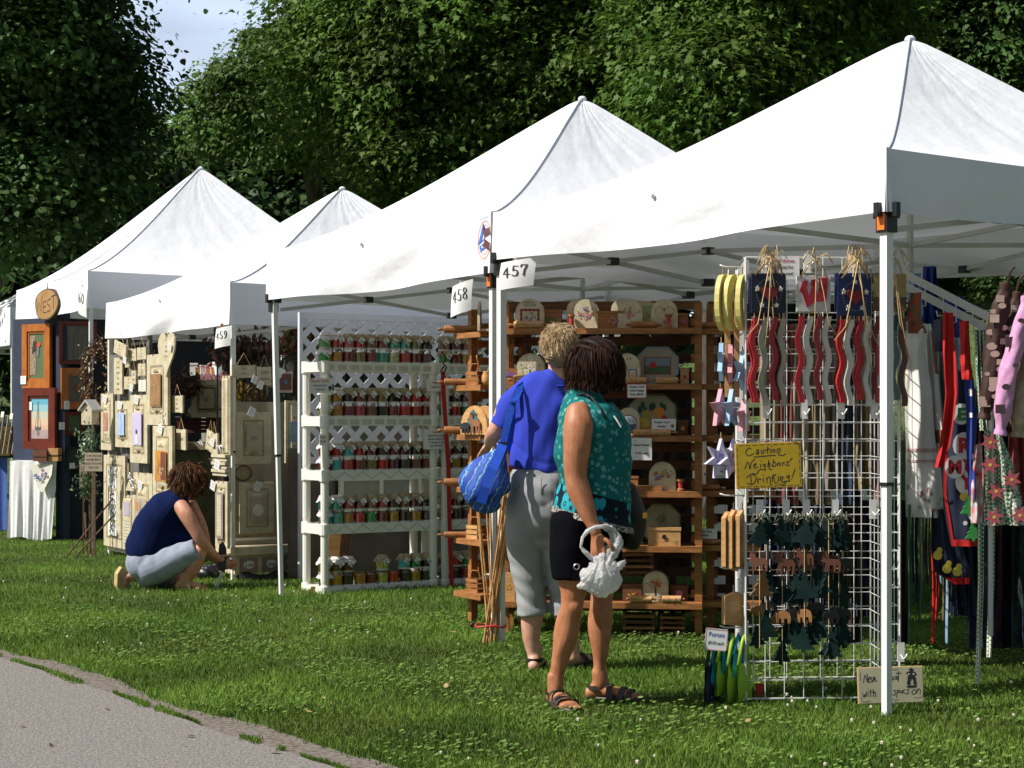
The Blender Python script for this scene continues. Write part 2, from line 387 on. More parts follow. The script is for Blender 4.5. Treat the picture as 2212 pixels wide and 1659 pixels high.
canopy_tent('farthest white tent at the left edge, only its right corner showing', (-6.0,21.6), (-7.6,24.2), V((.88,.47)), (-6.2,23.9,3.05), 2.56, 2.10, bracket=False)
# emblem on the front valance of the jar tent
Pv = Plane(T458_FL, T458_FR)
def emblem():
    p, w, h = Pv.rect(1021, 1044, 520, 566, -.05)
    t = thing('brand_emblem', 'small round red and blue emblem printed on a white valance', 'emblem', p, Pv.rz)
    w = .155; h = .26; mb = MB(); red = C(.8,.35,.3); bl = C(.06,.16,.55)
    ring = [(w*.45*math.cos(a), h/2+h*.42*math.sin(a)) for a in [2*PI*i/28 for i in range(29)]]
    mb.stroke(ring, .008, red, -.004)
    mb.stroke([(x*.72, h/2+(z-h/2)*.78) for x,z in ring[3:12]], .006, red, -.004)
    mb.stroke([(x*.72, h/2+(z-h/2)*.78) for x,z in ring[17:27]], .006, red, -.004)
    mb.prism(ORI([(-.07,.10),(-.03,.20),(.065,.215),(.03,.17),(-.01,.165),(-.035,.12),(.015,.155),(0,.13)]), -.006, -.004, bl)
    mb.text('E-ZUP', .05, bl, .0, .075, -.006, bold=.003, rot=.35, xs=.62)
    mb.text('EASY SHELTER', .014, bl, -.01, h-.01, -.006, rot=.1)
    from mathutils.bvhtree import BVHTree
    bpy.context.view_layer.update(); vo = [o for o in t458.children if o.name.startswith('valance')][0]; vo = sorted([o for o in t458.children if o.name.startswith('valance')], key=lambda o: o.name)[0]
    Mo = vo.matrix_world.copy(); bv = BVHTree.FromPolygons([Mo @ q.co for q in vo.data.vertices], [tuple(f.vertices) for f in vo.data.polygons])
    Me = t.matrix_world.copy(); Mi = Me.inverted(); dr = (Me.to_3x3() @ V((0,1,0))).normalized(); nv = []
    for q in mb.v:
        o_ = Me @ q; hit = bv.ray_cast(o_-dr*.3, dr, 1.0)[0]
        nv.append(Mi @ (hit-dr*(.0008-q.y*.25)) if hit else q)
    mb.v = nv; mb.build('emblem_print', t)
# numbers: pen strokes with thick and thin
DIG = {'4': [[(.62,0),(.62,1),(.05,.3),(.95,.3)]], '5': [[(.85,.98),(.3,1),(.22,.55),(.5,.62),(.8,.5),(.86,.28),(.7,.05),(.4,0),(.12,.1)]],
 '7': [[(.1,.85),(.15,1),(.9,1),(.55,.5),(.42,0)]], '8': [[(.5,.55),(.2,.7),(.25,.93),(.5,1),(.75,.93),(.8,.7),(.5,.55),(.16,.35),(.2,.08),(.5,0),(.8,.08),(.84,.35),(.5,.55)]],
 '9': [[(.8,.7),(.65,.45),(.35,.45),(.2,.7),(.35,.97),(.65,.97),(.8,.7),(.7,.25),(.3,0)]], '6': [[(.75,.98),(.35,.75),(.18,.3),(.4,0),(.7,.05),(.8,.3),(.65,.52),(.35,.5),(.2,.3)]],
 '0': [[(.5,1),(.22,.8),(.16,.5),(.22,.2),(.5,0),(.78,.2),(.84,.5),(.78,.8),(.5,1)]]}
def card(num, px, Y, label, rzd=0, dz=0, sub=None, pl=None, pin=False, slope=0.):
    x0,x1,y0,y1 = px; a = W((x0+x1)/2, y1, Y); w = (x1-x0)*Y/FL; h = (y1-y0)*Y/FL
    t = thing('number_card', label, 'sign', a, rzd, 'booth number cards clipped to the valances')
    w /= math.cos(rzd); mb = MB()
    def f(u, v): 
        return (-w/2+w*u+.10*w*(v), -.03*h*math.sin(PI*v)-.02*math.sin(PI*u), h*v+slope*w*(u-.5))
    mb.grid(f, 6, 8, PAPER); mb.build('sheet', t, True)
    lt = MB(); ch = h*.36; cw = w*.21
    for i, d in enumerate(num):
        for s in DIG[d]:
            pts = []
            for j in range(len(s)-1):
                for q in range(3): pts.append((s[j][0]+(s[j+1][0]-s[j][0])*q/3, s[j][1]+(s[j+1][1]-s[j][1])*q/3))
            pts.append(s[-1])
            P2 = [((i-len(num)/2)*cw*1.2+x*cw+.05*w, h*.42+z*ch+slope*w*((i-len(num)/2+.5)*cw*1.12/w)) for x, z in pts]
            lt.stroke(P2, w*.052, INK, -.028-.02*h, nib=.35)
    nv = []
    for q in lt.v:
        v_ = min(1, max(0, q.z/h)); u_ = min(1, max(0, (q.x+w/2-.10*w*v_)/w)); v_ = min(1, max(0, (q.z-slope*w*(u_-.5))/h)); nv.append(V((q.x, f(u_, v_)[1]-.0015, q.z)))
    lt.v = nv; lt.build('number', t)
    if pin:
        MB().box(-w*.42, -w*.38, -.02, .01, h*.85, h*1.12, WOODL, Matrix.Rotation(.35,4,'Y')).build('clothes_peg', t)
    else:
        MB().box(w*.0, w*.03, -.012, .01, h*.95, h*1.06, WHITEP).build('clip', t)
emblem()
card('457', (1075,1152,562,622), 9.85, 'number card 457 tilted under the corner of the nearest tent', -.35, slope=.12)
card('458', (973,1018,611,678), 10.50, 'number card 458 hanging left of the shared tent legs', -.5, slope=.3)
card('459', (462,500,707,750), 13.93, 'number card beginning 45 pegged beside the crouching woman\'s tent leg', -.55, pin=True, slope=.15)
card('460', (164,192,619,680), 17.1, 'number card 460 on the tall peaked tent', -.95, pin=False, slope=-.3)
# ---------------------------------------------------------------- grass
def in_view(x, y, m=.6): return np.abs(x) < y*.2836+m
def blades(x, y, z, hmin, hmax, wmin, wmax, name, mat, lean=.55):
    n = len(x); r = RNG.random
    h = hmin+(hmax-hmin)*r(n); w = (wmin+(wmax-wmin)*r(n))/2
    patch = .5+.5*np.sin(x*2.1+1.3*np.sin(y*1.7))*np.sin(y*2.9+1.1*np.sin(x*2.3)); h *= .72+.5*patch
    a = r(n)*2*PI; b = r(n)*2*PI; l = lean*h*(.3+r(n))
    dx, dy = np.cos(a)*w, np.sin(a)*w; lx, ly = np.cos(b)*l, np.sin(b)*l
    P = np.zeros((n,5,3), np.float32)
    P[:,0] = np.stack([x-dx, y-dy, z], 1); P[:,1] = np.stack([x+dx, y+dy, z], 1)
    P[:,2] = np.stack([x+dx*.8+lx*.35, y+dy*.8+ly*.35, z+h*.55], 1); P[:,3] = np.stack([x+lx, y+ly, z+h*.92], 1); P[:,4] = np.stack([x-dx*.8+lx*.35, y-dy*.8+ly*.35, z+h*.55], 1)
    rnd = np.clip(.5*r(n)+.5*patch+.1*RNG.standard_normal(n), 0, 1)
    return npmesh(name, P, 5, mat, rnd)
GRASSM = translucent('grass_blade', (.185,.285,.045), (.092,.165,.024), .35, 1.2, rnd=True, rough=.55)
def scatter():
    X_, Y_ = [], []
    y = 5.9
    while y < 30:
        s = .25 if y < 12 else .6
        dens = 8800*(7/max(y,7))**1.75
        wid = y*.2836+1.4; n = int(dens*s*2*wid)
        X_.append((RNG.random(n)*2-1)*wid); Y_.append(y+RNG.random(n)*s); y += s
    return np.concatenate(X_), np.concatenate(Y_)
gx, gy = scatter(); k = gy > edge_y(gx)-np.where(RNG.random(len(gx)) < .35, np.abs(RNG.normal(0,.045,len(gx))), 0); gx, gy = gx[k], gy[k]
go = blades(gx, gy, hgt(gx, gy), .018, .044, .0036, .007, 'grass', GRASSM); tag(go, 'mown green lawn grass in front of the tents', kind='stuff')
# far grass: larger tufts
n = 60000; fx = (RNG.random(n)*2-1)*17; fy = 29+RNG.random(n)*24
fo = blades(fx, fy, hgt(fx, fy), .03, .07, .012, .025, 'grass', GRASSM); tag(fo, 'grass on the rise behind the market', kind='stuff')
# tufts in the crack between path and dirt edge
n = 9000; tx = -3.2+RNG.random(n)*3.9; ty = crack_y(tx)+RNG.normal(0,.034,n)*(.5+.5*np.sin(tx*11))+.02
k = (np.sin(tx*7.3)+np.sin(tx*17.7+1)+.6*np.sin(tx*41)) > -.55; tx, ty = tx[k], ty[k]
to = blades(tx, ty, np.full(len(tx), .008), .008, .022, .003, .006, 'crack_grass', GRASSM); tag(to, 'small grass tufts growing in the path edge crack', kind='stuff')
# clover flowers
n = 55; cx_ = np.concatenate([RNG.normal(1.2,.75,n), RNG.normal(-2.5,1.5,60)]); cy_ = np.concatenate([6.2+RNG.random(n)**1.4*2.3, 9.5+RNG.random(60)*4])
k = cy_ > edge_y(cx_)+.1; cx_, cy_ = cx_[k], cy_[k]
mb = MB(); CLO = M('clover_white', (.62,.56,.46), .8)
for x, y in zip(cx_, cy_):
    z = .038+random.random()*.02; r = .0055+random.random()*.0035
    mb.ball((x,y,z), r, CLO, 5)
tag(mb.build('clover_flowers'), 'scattered white clover flowers in the lawn', kind='stuff')
# low broad clover leaves to break up the blades
n = 15000; lx_ = (RNG.random(n)*2-1)*3.4; ly_ = 6.0+RNG.random(n)*6; k = (ly_ > edge_y(lx_)+.02) & in_view(lx_, ly_, .3) & (np.sin(lx_*3.1)*np.sin(ly_*2.7)+.5*np.sin(lx_*7+ly_*5) > -.1)
lx_, ly_ = lx_[k], ly_[k]; n = len(lx_); P = np.zeros((n,6,3)); a0 = RNG.random(n)*2*PI; r_ = .006+.007*RNG.random(n); tz = .022+.018*RNG.random(n)
for i in range(6):
    a = a0+i*PI/3; rr_ = r_*(1 if i%2 else .75); P[:,i] = np.stack([lx_+rr_*np.cos(a), ly_+rr_*np.sin(a), tz+.35*rr_*np.sin(a+1)], 1)
co_ = npmesh('clover_leaves', P, 6, translucent('clover_leaf', (.15,.24,.045), (.09,.16,.03), .3, 4, rnd=True), RNG.random(n)); tag(co_, 'low clover leaves among the grass', kind='stuff')

# ---------------------------------------------------------------- trees
MAPLE = np.array([.82,1])*np.array([(0,0),(.18,.06),(.42,-.02),(.30,.22),(.5,.42),(.24,.42),(.12,.62),(0,1.0),(-.12,.62),(-.24,.42),(-.5,.42),(-.30,.22),(-.42,-.02),(-.18,.06)])
BROAD = np.array([(0,0),(.30,.10),(.40,.35),(.28,.68),(0,1.0),(-.28,.68),(-.40,.35),(-.30,.10)])
def leaves(centers, shape, size, per, spread, mat, parent, outdir, droop=.5, seed=1, name='crown'):
    g = np.random.default_rng(seed); nC = len(centers); N = nC*per
    c = np.repeat(centers, per, 0); od = np.repeat(outdir, per, 0); cr = np.repeat(np.clip(.5+.55*np.sin(centers[:,0]*2.3+centers[:,2]*1.9)*np.sin(centers[:,2]*2.7-centers[:,0])+.25*g.normal(0,1,nC),0,1), per)
    s_ = g.normal(0,1,N); az = np.repeat(g.normal(0,.6,nC), per); hd = np.stack([od[:,0]*np.cos(az)-od[:,1]*np.sin(az), od[:,0]*np.sin(az)+od[:,1]*np.cos(az), np.zeros(N)],1); hd /= np.maximum(np.linalg.norm(hd,axis=1,keepdims=True),.2)
    off = g.normal(0, 1, (N,3))*spread*np.array([.55,.55,.30])+hd*(s_*spread*1.5)[:,None]; off[:,2] -= spread*(.32*s_*s_+.25*s_)
    pos = c+off
    nrm = np.array([0,0,1.0])*.9+od*.55+g.normal(0,.45,(N,3)); nrm /= np.linalg.norm(nrm,axis=1,keepdims=True)
    tip = od*.6+np.array([0,0,-droop])+g.normal(0,.5,(N,3)); tip -= nrm*np.sum(tip*nrm,1,keepdims=True); tip /= np.linalg.norm(tip,axis=1,keepdims=True)
    sd = np.cross(nrm, tip); s = size*(.6+.7*g.random(N))
    k = len(shape); P = pos[:,None,:]+s[:,None,None]*(shape[None,:,0,None]*sd[:,None,:]+(shape[None,:,1,None])*tip[:,None,:])
    P += (-nrm[:,None,:])*(s[:,None]*.22*(shape[None,:,1]**2))[:,:,None]
    rnd = np.clip(.6*cr+.4*g.random(N), 0, 1)  # whole clumps lighter or darker in colour, imitating sunlit and shaded sprays
    return npmesh(name, P, k, mat, rnd, parent)
LEAFM = {'maple': translucent('maple_leaf', (.105,.185,.028), (.055,.110,.016), .34, .6, rnd=True, rough=.6),
         'broad': translucent('broad_leaf', (.070,.135,.030), (.038,.085,.018), .28, .6, rnd=True, rough=.62),
         'dark': translucent('dark_leaf', (.050,.095,.022), (.028,.06,.014), .22, .5, rnd=True, rough=.6),
         'light': translucent('light_leaf', (.13,.22,.05), (.07,.14,.03), .34, .6, rnd=True, rough=.6)}
BARK = M('bark', (.105,.085,.065), .9, (.035,.028,.022), 7, .02, 14, stretch=(3,3,.5))
def tree(label, base, blobs, kind, size, per, ncl, spread, seed, trunk=.22, shell=.55, name='tree', grp='trees behind the market', fillc=0, clip=None):
    g = np.random.default_rng(seed); bz = float(hgt(base[0], base[1]))
    t = thing(name, label, 'tree', (base[0], base[1], bz), 0, grp)
    B = np.array(blobs, float); vol = B[:,3]**2; pr = vol/vol.sum(); cs, od = [], []
    cnt = 0
    while cnt < ncl:
        i = g.choice(len(B), p=pr); d = g.normal(0,1,3); d /= np.linalg.norm(d)
        r = shell+(1-shell)*g.random()**.6
        if g.random() < .25: r *= g.random()
        rad = B[i,3]*(1+.22*math.sin(d[0]*5+seed)*math.cos(d[2]*6+seed*2)+.10*math.sin(d[1]*11+d[2]*9))
        p = B[i,:3]+d*rad*r*np.array([1,1,.85])
        if clip is not None and not clip(p): continue
        cs.append(p-np.array([base[0],base[1],bz])); od.append(d); cnt += 1
    cs = np.array(cs); od = np.array(od)
    leaves(cs, MAPLE if kind in ('maple','light') else BROAD, size, per, spread, LEAFM[kind], t, od, seed=seed+50)
    tb = MB(); top = V(B[:, :3].mean(0)); top = top-V((base[0],base[1],bz)); rr = random.Random(seed)
    zc = max(1.2, (min(b[2]-b[3]*.8 for b in blobs))-bz)
    path = [V((0,0,-.15)), V((.05,0,zc*.5)), V((top.x*.25, top.y*.25, zc)), top+V((0,0,.5))]
    tb.tube([V((0,0,-.15)), V((0,0,.25))]+path[1:], [trunk*1.5, trunk*1.12, trunk, trunk*.8, trunk*.25], BARK, 10)
    to = tb.build('trunk', t, True)
    lb = MB()
    idx = g.choice(len(cs), size=min(len(cs), 34), replace=False)
    for i in idx:
        e = V(cs[i]); s0 = path[2].lerp(path[3], rr.random()*.7)
        m = s0.lerp(e, .5)+V((rr.uniform(-.2,.2), rr.uniform(-.2,.2), rr.uniform(.0,.35)))
        lb.tube([s0, m, e], [trunk*.28, trunk*.14, .012], BARK, 5, False)
    lb.build('limbs', t, True)
    return t
def px3(px, py, Y): p = W(px, py, Y); return [p.x, p.y, p.z]
def blob(px, py, Y, rpx): return px3(px, py, Y)+[rpx*Y/FL]
tree('broad-leaved tree filling the top left corner of the view', (-7.4,24.5),
     [blob(40,90,23.5,225), blob(190,120,24,115), blob(120,330,23.5,170), blob(20,420,23,150), blob(240,220,24.5,95), blob(10,-160,24,300)], 'broad', .088, 36, 2200, .23, 3, .3)
tree('large maple behind the middle tents', (-.2,27),
     [blob(1000,60,25,300), blob(760,180,25.5,165), blob(900,330,25,165), blob(1220,150,24.5,240), blob(690,40,26,110), blob(1080,-140,25,330), blob(820,60,25.5,190), blob(1120,300,25.5,200)], 'maple', .105, 34, 3100, .21, 5, .35)
tree('slender maple branch reaching into the sky gap', (-3.1,31),
     [blob(640,130,30,110), blob(485,160,30,50), blob(560,90,30,40), blob(640,250,30,130), blob(430,205,30.5,36), blob(480,270,30.5,80), blob(560,190,30,100)], 'light', .10, 30, 850, .17, 7, .2)
tree('maple behind the peak of the nearest tent', (2.42,22.0),
     [blob(1600,120,22,230), blob(1480,40,22.5,180), blob(1780,40,23,190), blob(1500,260,23,130), blob(1700,-120,22,300), blob(1640,230,23,140), blob(1530,150,20.8,120), blob(1540,270,20.8,90)], 'maple', .105, 34, 2400, .21, 9, .21)
tree('dark-leaved tree above the right edge of the nearest tent', (9.6,28.5),
     [blob(2140,130,27,170), blob(2080,40,27,110), blob(2230,10,27,200), blob(2040,-120,27,170), blob(1960,-20,27,95), blob(2200,230,27,150)], 'broad', .09, 34, 1600, .22, 11, .3)
# darker trees of the background row
for i, (px, py, Y, rp, lab) in enumerate([(80,560,34,260,'dark low tree behind the far left tent'), (330,470,37,230,'dark tree under the gap of sky'), (560,420,40,210,'dark tree beyond the third tent peak'),
      (820,330,42,260,'shaded tree deep behind the middle maple'), (1120,300,42,270,'shaded tree behind the large maple trunk'), (1440,280,40,260,'shaded tree behind the second tent peak'),
      (1760,260,38,270,'shaded tree behind the nearest tent roof'), (2080,280,40,240,'shaded tree right of the nearest tent peak'), (-90,250,38,300,'dark tree at the far left edge'), (2330,200,37,260,'dark tree beyond the right edge')]):
    b = blob(px, py, Y, rp)
    tree(lab, (b[0], Y), [b, blob(px-rp*.55, py+rp*.35, Y-1, rp*.6), blob(px+rp*.6, py+rp*.25, Y-1, rp*.62), blob(px+rp*.1, py+rp*.75, Y-1.5, rp*.6), blob(px, py-rp*.6, Y, rp*.5 if px<700 and px>250 else rp)], 'dark', .20, 30, 640, .40, 40+i, .3, grp='dark background trees')
# far wood closing the view
def woods():
    g = np.random.default_rng(99); N = 2200
    x = g.uniform(-26, 26, N); y = g.uniform(48, 58, N); top = 13-4.2*np.exp(-((x+9.5)/4)**2)-2.5*np.clip((x-9)/4,0,1)
    z = hgt(x,y)+g.random(N)*(top-hgt(x,y)); c = np.stack([x,y,z],1); od = np.tile([0,-1,.3],(N,1))
    o = leaves(c, BROAD, .40, 34, .9, LEAFM['dark'], None, od, seed=100, name='far_woods'); tag(o, 'dark woods closing the view behind the market', kind='stuff')
woods()
# bushes on the right rise
for i, (px, py, Y, r) in enumerate([(2150,590,33,42), (2205,575,31,45), (1990,640,30,26)]):
    b = blob(px, py, Y, r)
    tree(['dark shrub above the grassy rise','rounded dark bush at the right edge','small bush behind the apron bar'][i], (b[0], Y), [b, blob(px+r*.6, py+r*.3, Y, r*.6)], 'dark', .10, 22, 130, .12, 70+i, .05, name='shrub', grp='shrubs on the rise')
mb = MB(); g_l = random.Random(3)
for k in range(46):
    x = g_l.uniform(-2.4,2.6); y = g_l.uniform(6.7,10.5); zz = .05 if y > float(edge_y(np.array([x]))[0]) else .016
    mb.M = Matrix.Translation((x,y,zz)) @ Euler((g_l.uniform(-.5,.5)+PI/2,g_l.uniform(-.5,.5),g_l.uniform(0,6))).to_matrix().to_4x4(); s = g_l.uniform(.008,.022); mb.prism([(0,-s),(s*.6,-s*.2),(s*.4,s*.6),(0,s),(-s*.5,s*.4),(-s*.6,-s*.3)], 0, .001, [C(.35,.25,.1), C(.2,.3,.08), C(.15,.09,.04)][k%3])
g0 = G(1395,1404); mb.M = Matrix.Translation((g0.x,g0.y,.05)) @ Euler((PI/2-.6,0,.5)).to_matrix().to_4x4(); mb.prism([(0,-.05),(.03,-.02),(.025,.02),(0,.06),(-.02,.02),(-.03,-.02)], 0, .001, C(.35,.5,.2))
tag(mb.build('fallen_leaves'), 'scattered fallen leaves and bits on lawn and path', kind='stuff')
vs_.exposure = .42
# ---------------------------------------------------------------- people
def loftmesh(secs, n=14, up=None, flat_top=False, flat_bot=False):
    """secs: list of (Vector centre, rx, ry); rx along the ring's u axis (closest to world x), ry along the other. Closed with rounded ends."""
    P = [V(s[0]) for s in secs]; RX = [s[1] for s in secs]; RY = [s[2] for s in secs]
    # smooth resample (Catmull-Rom)
    Q, A, B = [], [], []
    m = len(P)
    def cr(a, b, c, d, t): return .5*((2*b)+(c-a)*t+(2*a-5*b+4*c-d)*t*t+(3*b-a-3*c+d)*t*t*t)
    for i in range(m-1):
        k = 5
        for j in range(k if i < m-2 else k+1):
            t = j/k; i0, i3 = max(i-1,0), min(i+2,m-1)
            Q.append(cr(P[i0],P[i],P[i+1],P[i3],t)); A.append(max(.002,cr(RX[i0],RX[i],RX[i+1],RX[i3],t))); B.append(max(.002,cr(RY[i0],RY[i],RY[i+1],RY[i3],t)))
    def frame(t):
        u = V(up) if up else V((1,0,0))
        u = u-t*u.dot(t)
        if u.length < .15: u = V((0,0,1))-t*t.z
        u.normalize(); return u, t.cross(u)
    rings = []
    def ring(c, a, b, t):
        u, w = frame(t); return [c+u*(a*math.cos(2*PI*k/n))+w*(b*math.sin(2*PI*k/n)) for k in range(n)]
    m = len(Q); T = [(Q[min(i+1,m-1)]-Q[max(i-1,0)]).normalized() for i in range(m)]
    e = min(A[0],B[0])
    if not flat_bot:
        for s in (.35,.7,.92): rings.append(ring(Q[0]-T[0]*e*math.sqrt(1-s*s)*.8, A[0]*s, B[0]*s, T[0]))
    for i in range(m): rings.append(ring(Q[i], A[i], B[i], T[i]))
    e = min(A[-1],B[-1])
    if not flat_top:
        for s in (.92,.7,.35): rings.append(ring(Q[-1]+T[-1]*e*math.sqrt(1-s*s)*.8, A[-1]*s, B[-1]*s, T[-1]))
    vs = [p for r in rings for p in r]; fs = []
    for i in range(len(rings)-1):
        for k in range(n): k2 = (k+1)%n; fs.append((i*n+k, i*n+k2, (i+1)*n+k2, (i+1)*n+k))
    fs.append(tuple(range(n))[::-1]); fs.append(tuple((len(rings)-1)*n+k for k in range(n)))
    return vs, fs
def remeshed(name, parts, voxel, mat, parent, smooth=4, disp=None, cut=None):
    mb = MB()
    for vs, fs in parts: mb.add(vs, fs, mat)
    o = mb.build(name, None)
    md = o.modifiers.new('r','REMESH'); md.mode = 'VOXEL'; md.voxel_size = voxel; md.use_smooth_shade = True
    if smooth: s = o.modifiers.new('s','SMOOTH'); s.iterations = smooth; s.factor = .5
    dg = bpy.context.evaluated_depsgraph_get(); dg.update(); me = bpy.data.meshes.new_from_object(o.evaluated_get(dg))
    old = o.data; o.modifiers.clear(); o.data = me; bpy.data.meshes.remove(old); me.name = name
    if not me.materials: me.materials.append(mat)
    N = len(me.vertices); co = np.empty(N*3, np.float32); me.vertices.foreach_get('co', co); co = co.reshape(-1,3)
    if disp is not None:
        no = np.empty(N*3, np.float32); me.vertex_normals.foreach_get('vector', no); no = no.reshape(-1,3)
        co = co+no*disp(co)[:,None]; me.vertices.foreach_set('co', co.reshape(-1))
    me.polygons.foreach_set('use_smooth', [True]*len(me.polygons)); me.update()
    if cut is not None:      # drop faces where cut(co) is true
        import bmesh
        bm = bmesh.new(); bm.from_mesh(me); bm.verts.ensure_lookup_table(); kill = cut(co)
        bmesh.ops.delete(bm, geom=[v for v in bm.verts if kill[v.index]], context='VERTS'); bm.to_mesh(me); bm.free()
    o.parent = parent; return o
def ell(c, rx, ry, rz, n=16):
    vs, fs = [], []; m = 10
    for i in range(1, m):
        t = PI*i/m
        for k in range(n): a = 2*PI*k/n; vs.append(V(c)+V((rx*math.sin(t)*math.cos(a), ry*math.sin(t)*math.sin(a), -rz*math.cos(t))))
    for i in range(m-2):
        for k in range(n): k2 = (k+1)%n; fs.append((i*n+k, i*n+k2, (i+1)*n+k2, (i+1)*n+k))
    fs.append(tuple(range(n))[::-1]); fs.append(tuple((m-2)*n+k for k in range(n))); return vs, fs
def folds(a=.004, f=18, ph=0, az=1.):
    def d(c):
        x, y, z = c[:,0], c[:,1], c[:,2]
        return a*(np.sin(f*(x+y*.7)+2.2*np.sin(f*.35*z*az+ph)+ph)*.5+.5*np.sin(f*1.7*z*az+3*np.sin(f*.5*x+ph)+y*f))+a*.4*np.sin(f*3.1*(x-y)+f*2.3*z)
    return d
class Body:
    def __init__(s, Y0): s.Y0 = Y0; s.base = V((0,0,0))
    def p(s, px, py, dy=0): return W(px, py, s.Y0)-s.base+V((0, dy, 0))
    def m(s, w): return w*s.Y0/FL
    def loft(s, secs, **k): return loftmesh([(s.p(a,b,c), s.m(w), r) for a,b,c,w,r in secs], **k)
def skinmat(name, col):
    m = M(name, col, .52, (col[0]*.86, col[1]*.72, col[2]*.66), 26, .0014, 160, detail=8)
    b = m.node_tree.nodes['Principled BSDF']; b.inputs['Subsurface Weight'].default_value = .12; b.inputs['Subsurface Radius'].default_value = (.012,.005,.003); b.inputs['Subsurface Scale'].default_value = 1
    return m
def head_parts(c, s, yaw, pitch=0., roll=0.):
    """closed shells of a head centred at c, s = head height; the face looks along local -Y turned by yaw"""
    R = Matrix.Rotation(yaw,4,'Z') @ Matrix.Rotation(pitch,4,'X') @ Matrix.Rotation(roll,4,'Y')
    def tr(part): vs, fs = part; return [V(c)+(R @ V(v))*s for v in vs], fs
    L = [ell((0,.04,.10),.33,.42,.38), ell((0,-.08,-.14),.25,.30,.33), ell((0,-.20,-.36),.13,.14,.12),
         ell((0,-.16,.0),.27,.26,.30)]
    L.append(loftmesh([(V((0,-.385,.08)),.03,.03),(V((0,-.44,-.02)),.04,.045),(V((0,-.47,-.09)),.06,.05)], n=8))   # nose
    for sx in (-1,1):
        L.append(ell((.33*sx,.04,-.03),.035,.075,.13,8)); L.append(ell((.15*sx,-.36,-.1),.09,.06,.08,8)); L.append(ell((.14*sx,-.375,.10),.11,.035,.03,8))
    L.append(ell((0,-.405,-.225),.09,.035,.022,8)); L.append(ell((0,-.395,-.265),.075,.035,.022,8))
    return [tr(p) for p in L], R
def eyes(c, s, R, t):
    for sx in (-1,1):
        mb = MB(); p = V(c)+(R @ V((.13*sx,-.385,.03)))*s
        mb.ball(p, .042*s, C(.8,.8,.78), 8); q = p+(R @ V((0,-.03,0)))*s; mb.ball(q, .02*s, C(.05,.03,.02), 6); mb.build('eye', t, True)
def hand_parts(w, d, side, palmn, s=.185, curl=.5, spread=.22):
    """w wrist point, d direction to the fingertips, side: thumb side direction, palmn: palm normal (fingers curl to it)"""
    d = V(d).normalized(); sd = (V(side)-d*V(side).dot(d)).normalized(); pn = V(palmn); pn = (pn-d*pn.dot(d)-sd*pn.dot(sd)).normalized(); w = V(w)
    L = [loftmesh([(w-d*.03,.026,.019),(w+d*.012,.027,.018),(w+d*.045,.036,.016),(w+d*.085,.040,.013)], n=12, up=sd)]
    for i, (o, ln) in enumerate([(.031,.070),(.0105,.079),(-.0105,.074),(-.031,.058)]):
        b = w+d*.080+sd*o; k = ln*s/.185; a = 0; pts = [b]; q = b; dd = (d+sd*(o*spread*10)).normalized()
        for seg in (.42,.32,.26):
            dv = dd*math.cos(a)+pn*math.sin(a); q = q+dv*k*seg; pts.append(q); a += curl*(1+.15*i)
        L.append(loftmesh([(p, .0082-.0008*j, .0082-.0008*j) for j, p in enumerate(pts)], n=8))
    b = w+d*.022+sd*.026; q1 = b+(d*.6+sd*.8).normalized()*.034; q2 = q1+(d*.85+sd*.3+pn*.35).normalized()*.030; q3 = q2+(d*.9+pn*.5).normalized()*.024
    L.append(loftmesh([(b-sd*.012,.014,.013),(b,.013,.012),(q1,.0105,.0105),(q2,.0098,.0098),(q3,.008,.008)], n=8)); return L
def foot_parts(ank, toe, heel=None, w=.046):
    """ank: ankle joint, toe: tip point on the ground; bare foot with five toes"""
    a = V(ank); t = V(toe); d = (t-a); d.z = 0; ln = d.length; d.normalize(); sd = V((-d.y, d.x, 0)); g = min(t.z, a.z)
    h = V((a.x,a.y,t.z+.028))-d*.045
    L = [loftmesh([(a+V((0,0,.05)),.036,.036),(a,.036,.036),(V((a.x,a.y,t.z+.045))-d*.02,.034,.036)], n=12),
         loftmesh([(h,.028,.028),(h+d*.05+V((0,0,.006)),.031,.030),(V((a.x,a.y,t.z+.036))+d*.06,.035,.028),(V((a.x,a.y,t.z+.022))+d*(ln-.035),w,.017)], n=12, up=sd)]
    for i in range(5):
        o = (2-i)*.0185; b = V((a.x,a.y,t.z+.015))+d*(ln-.045-abs(i-1)*.004)+sd*o; e = b+d*(.045-.006*i)
        L.append(loftmesh([(b,.010,.010),(b.lerp(e,.6),.0095 if i else .012,.0095),(e,.008,.008)], n=8))
    return L
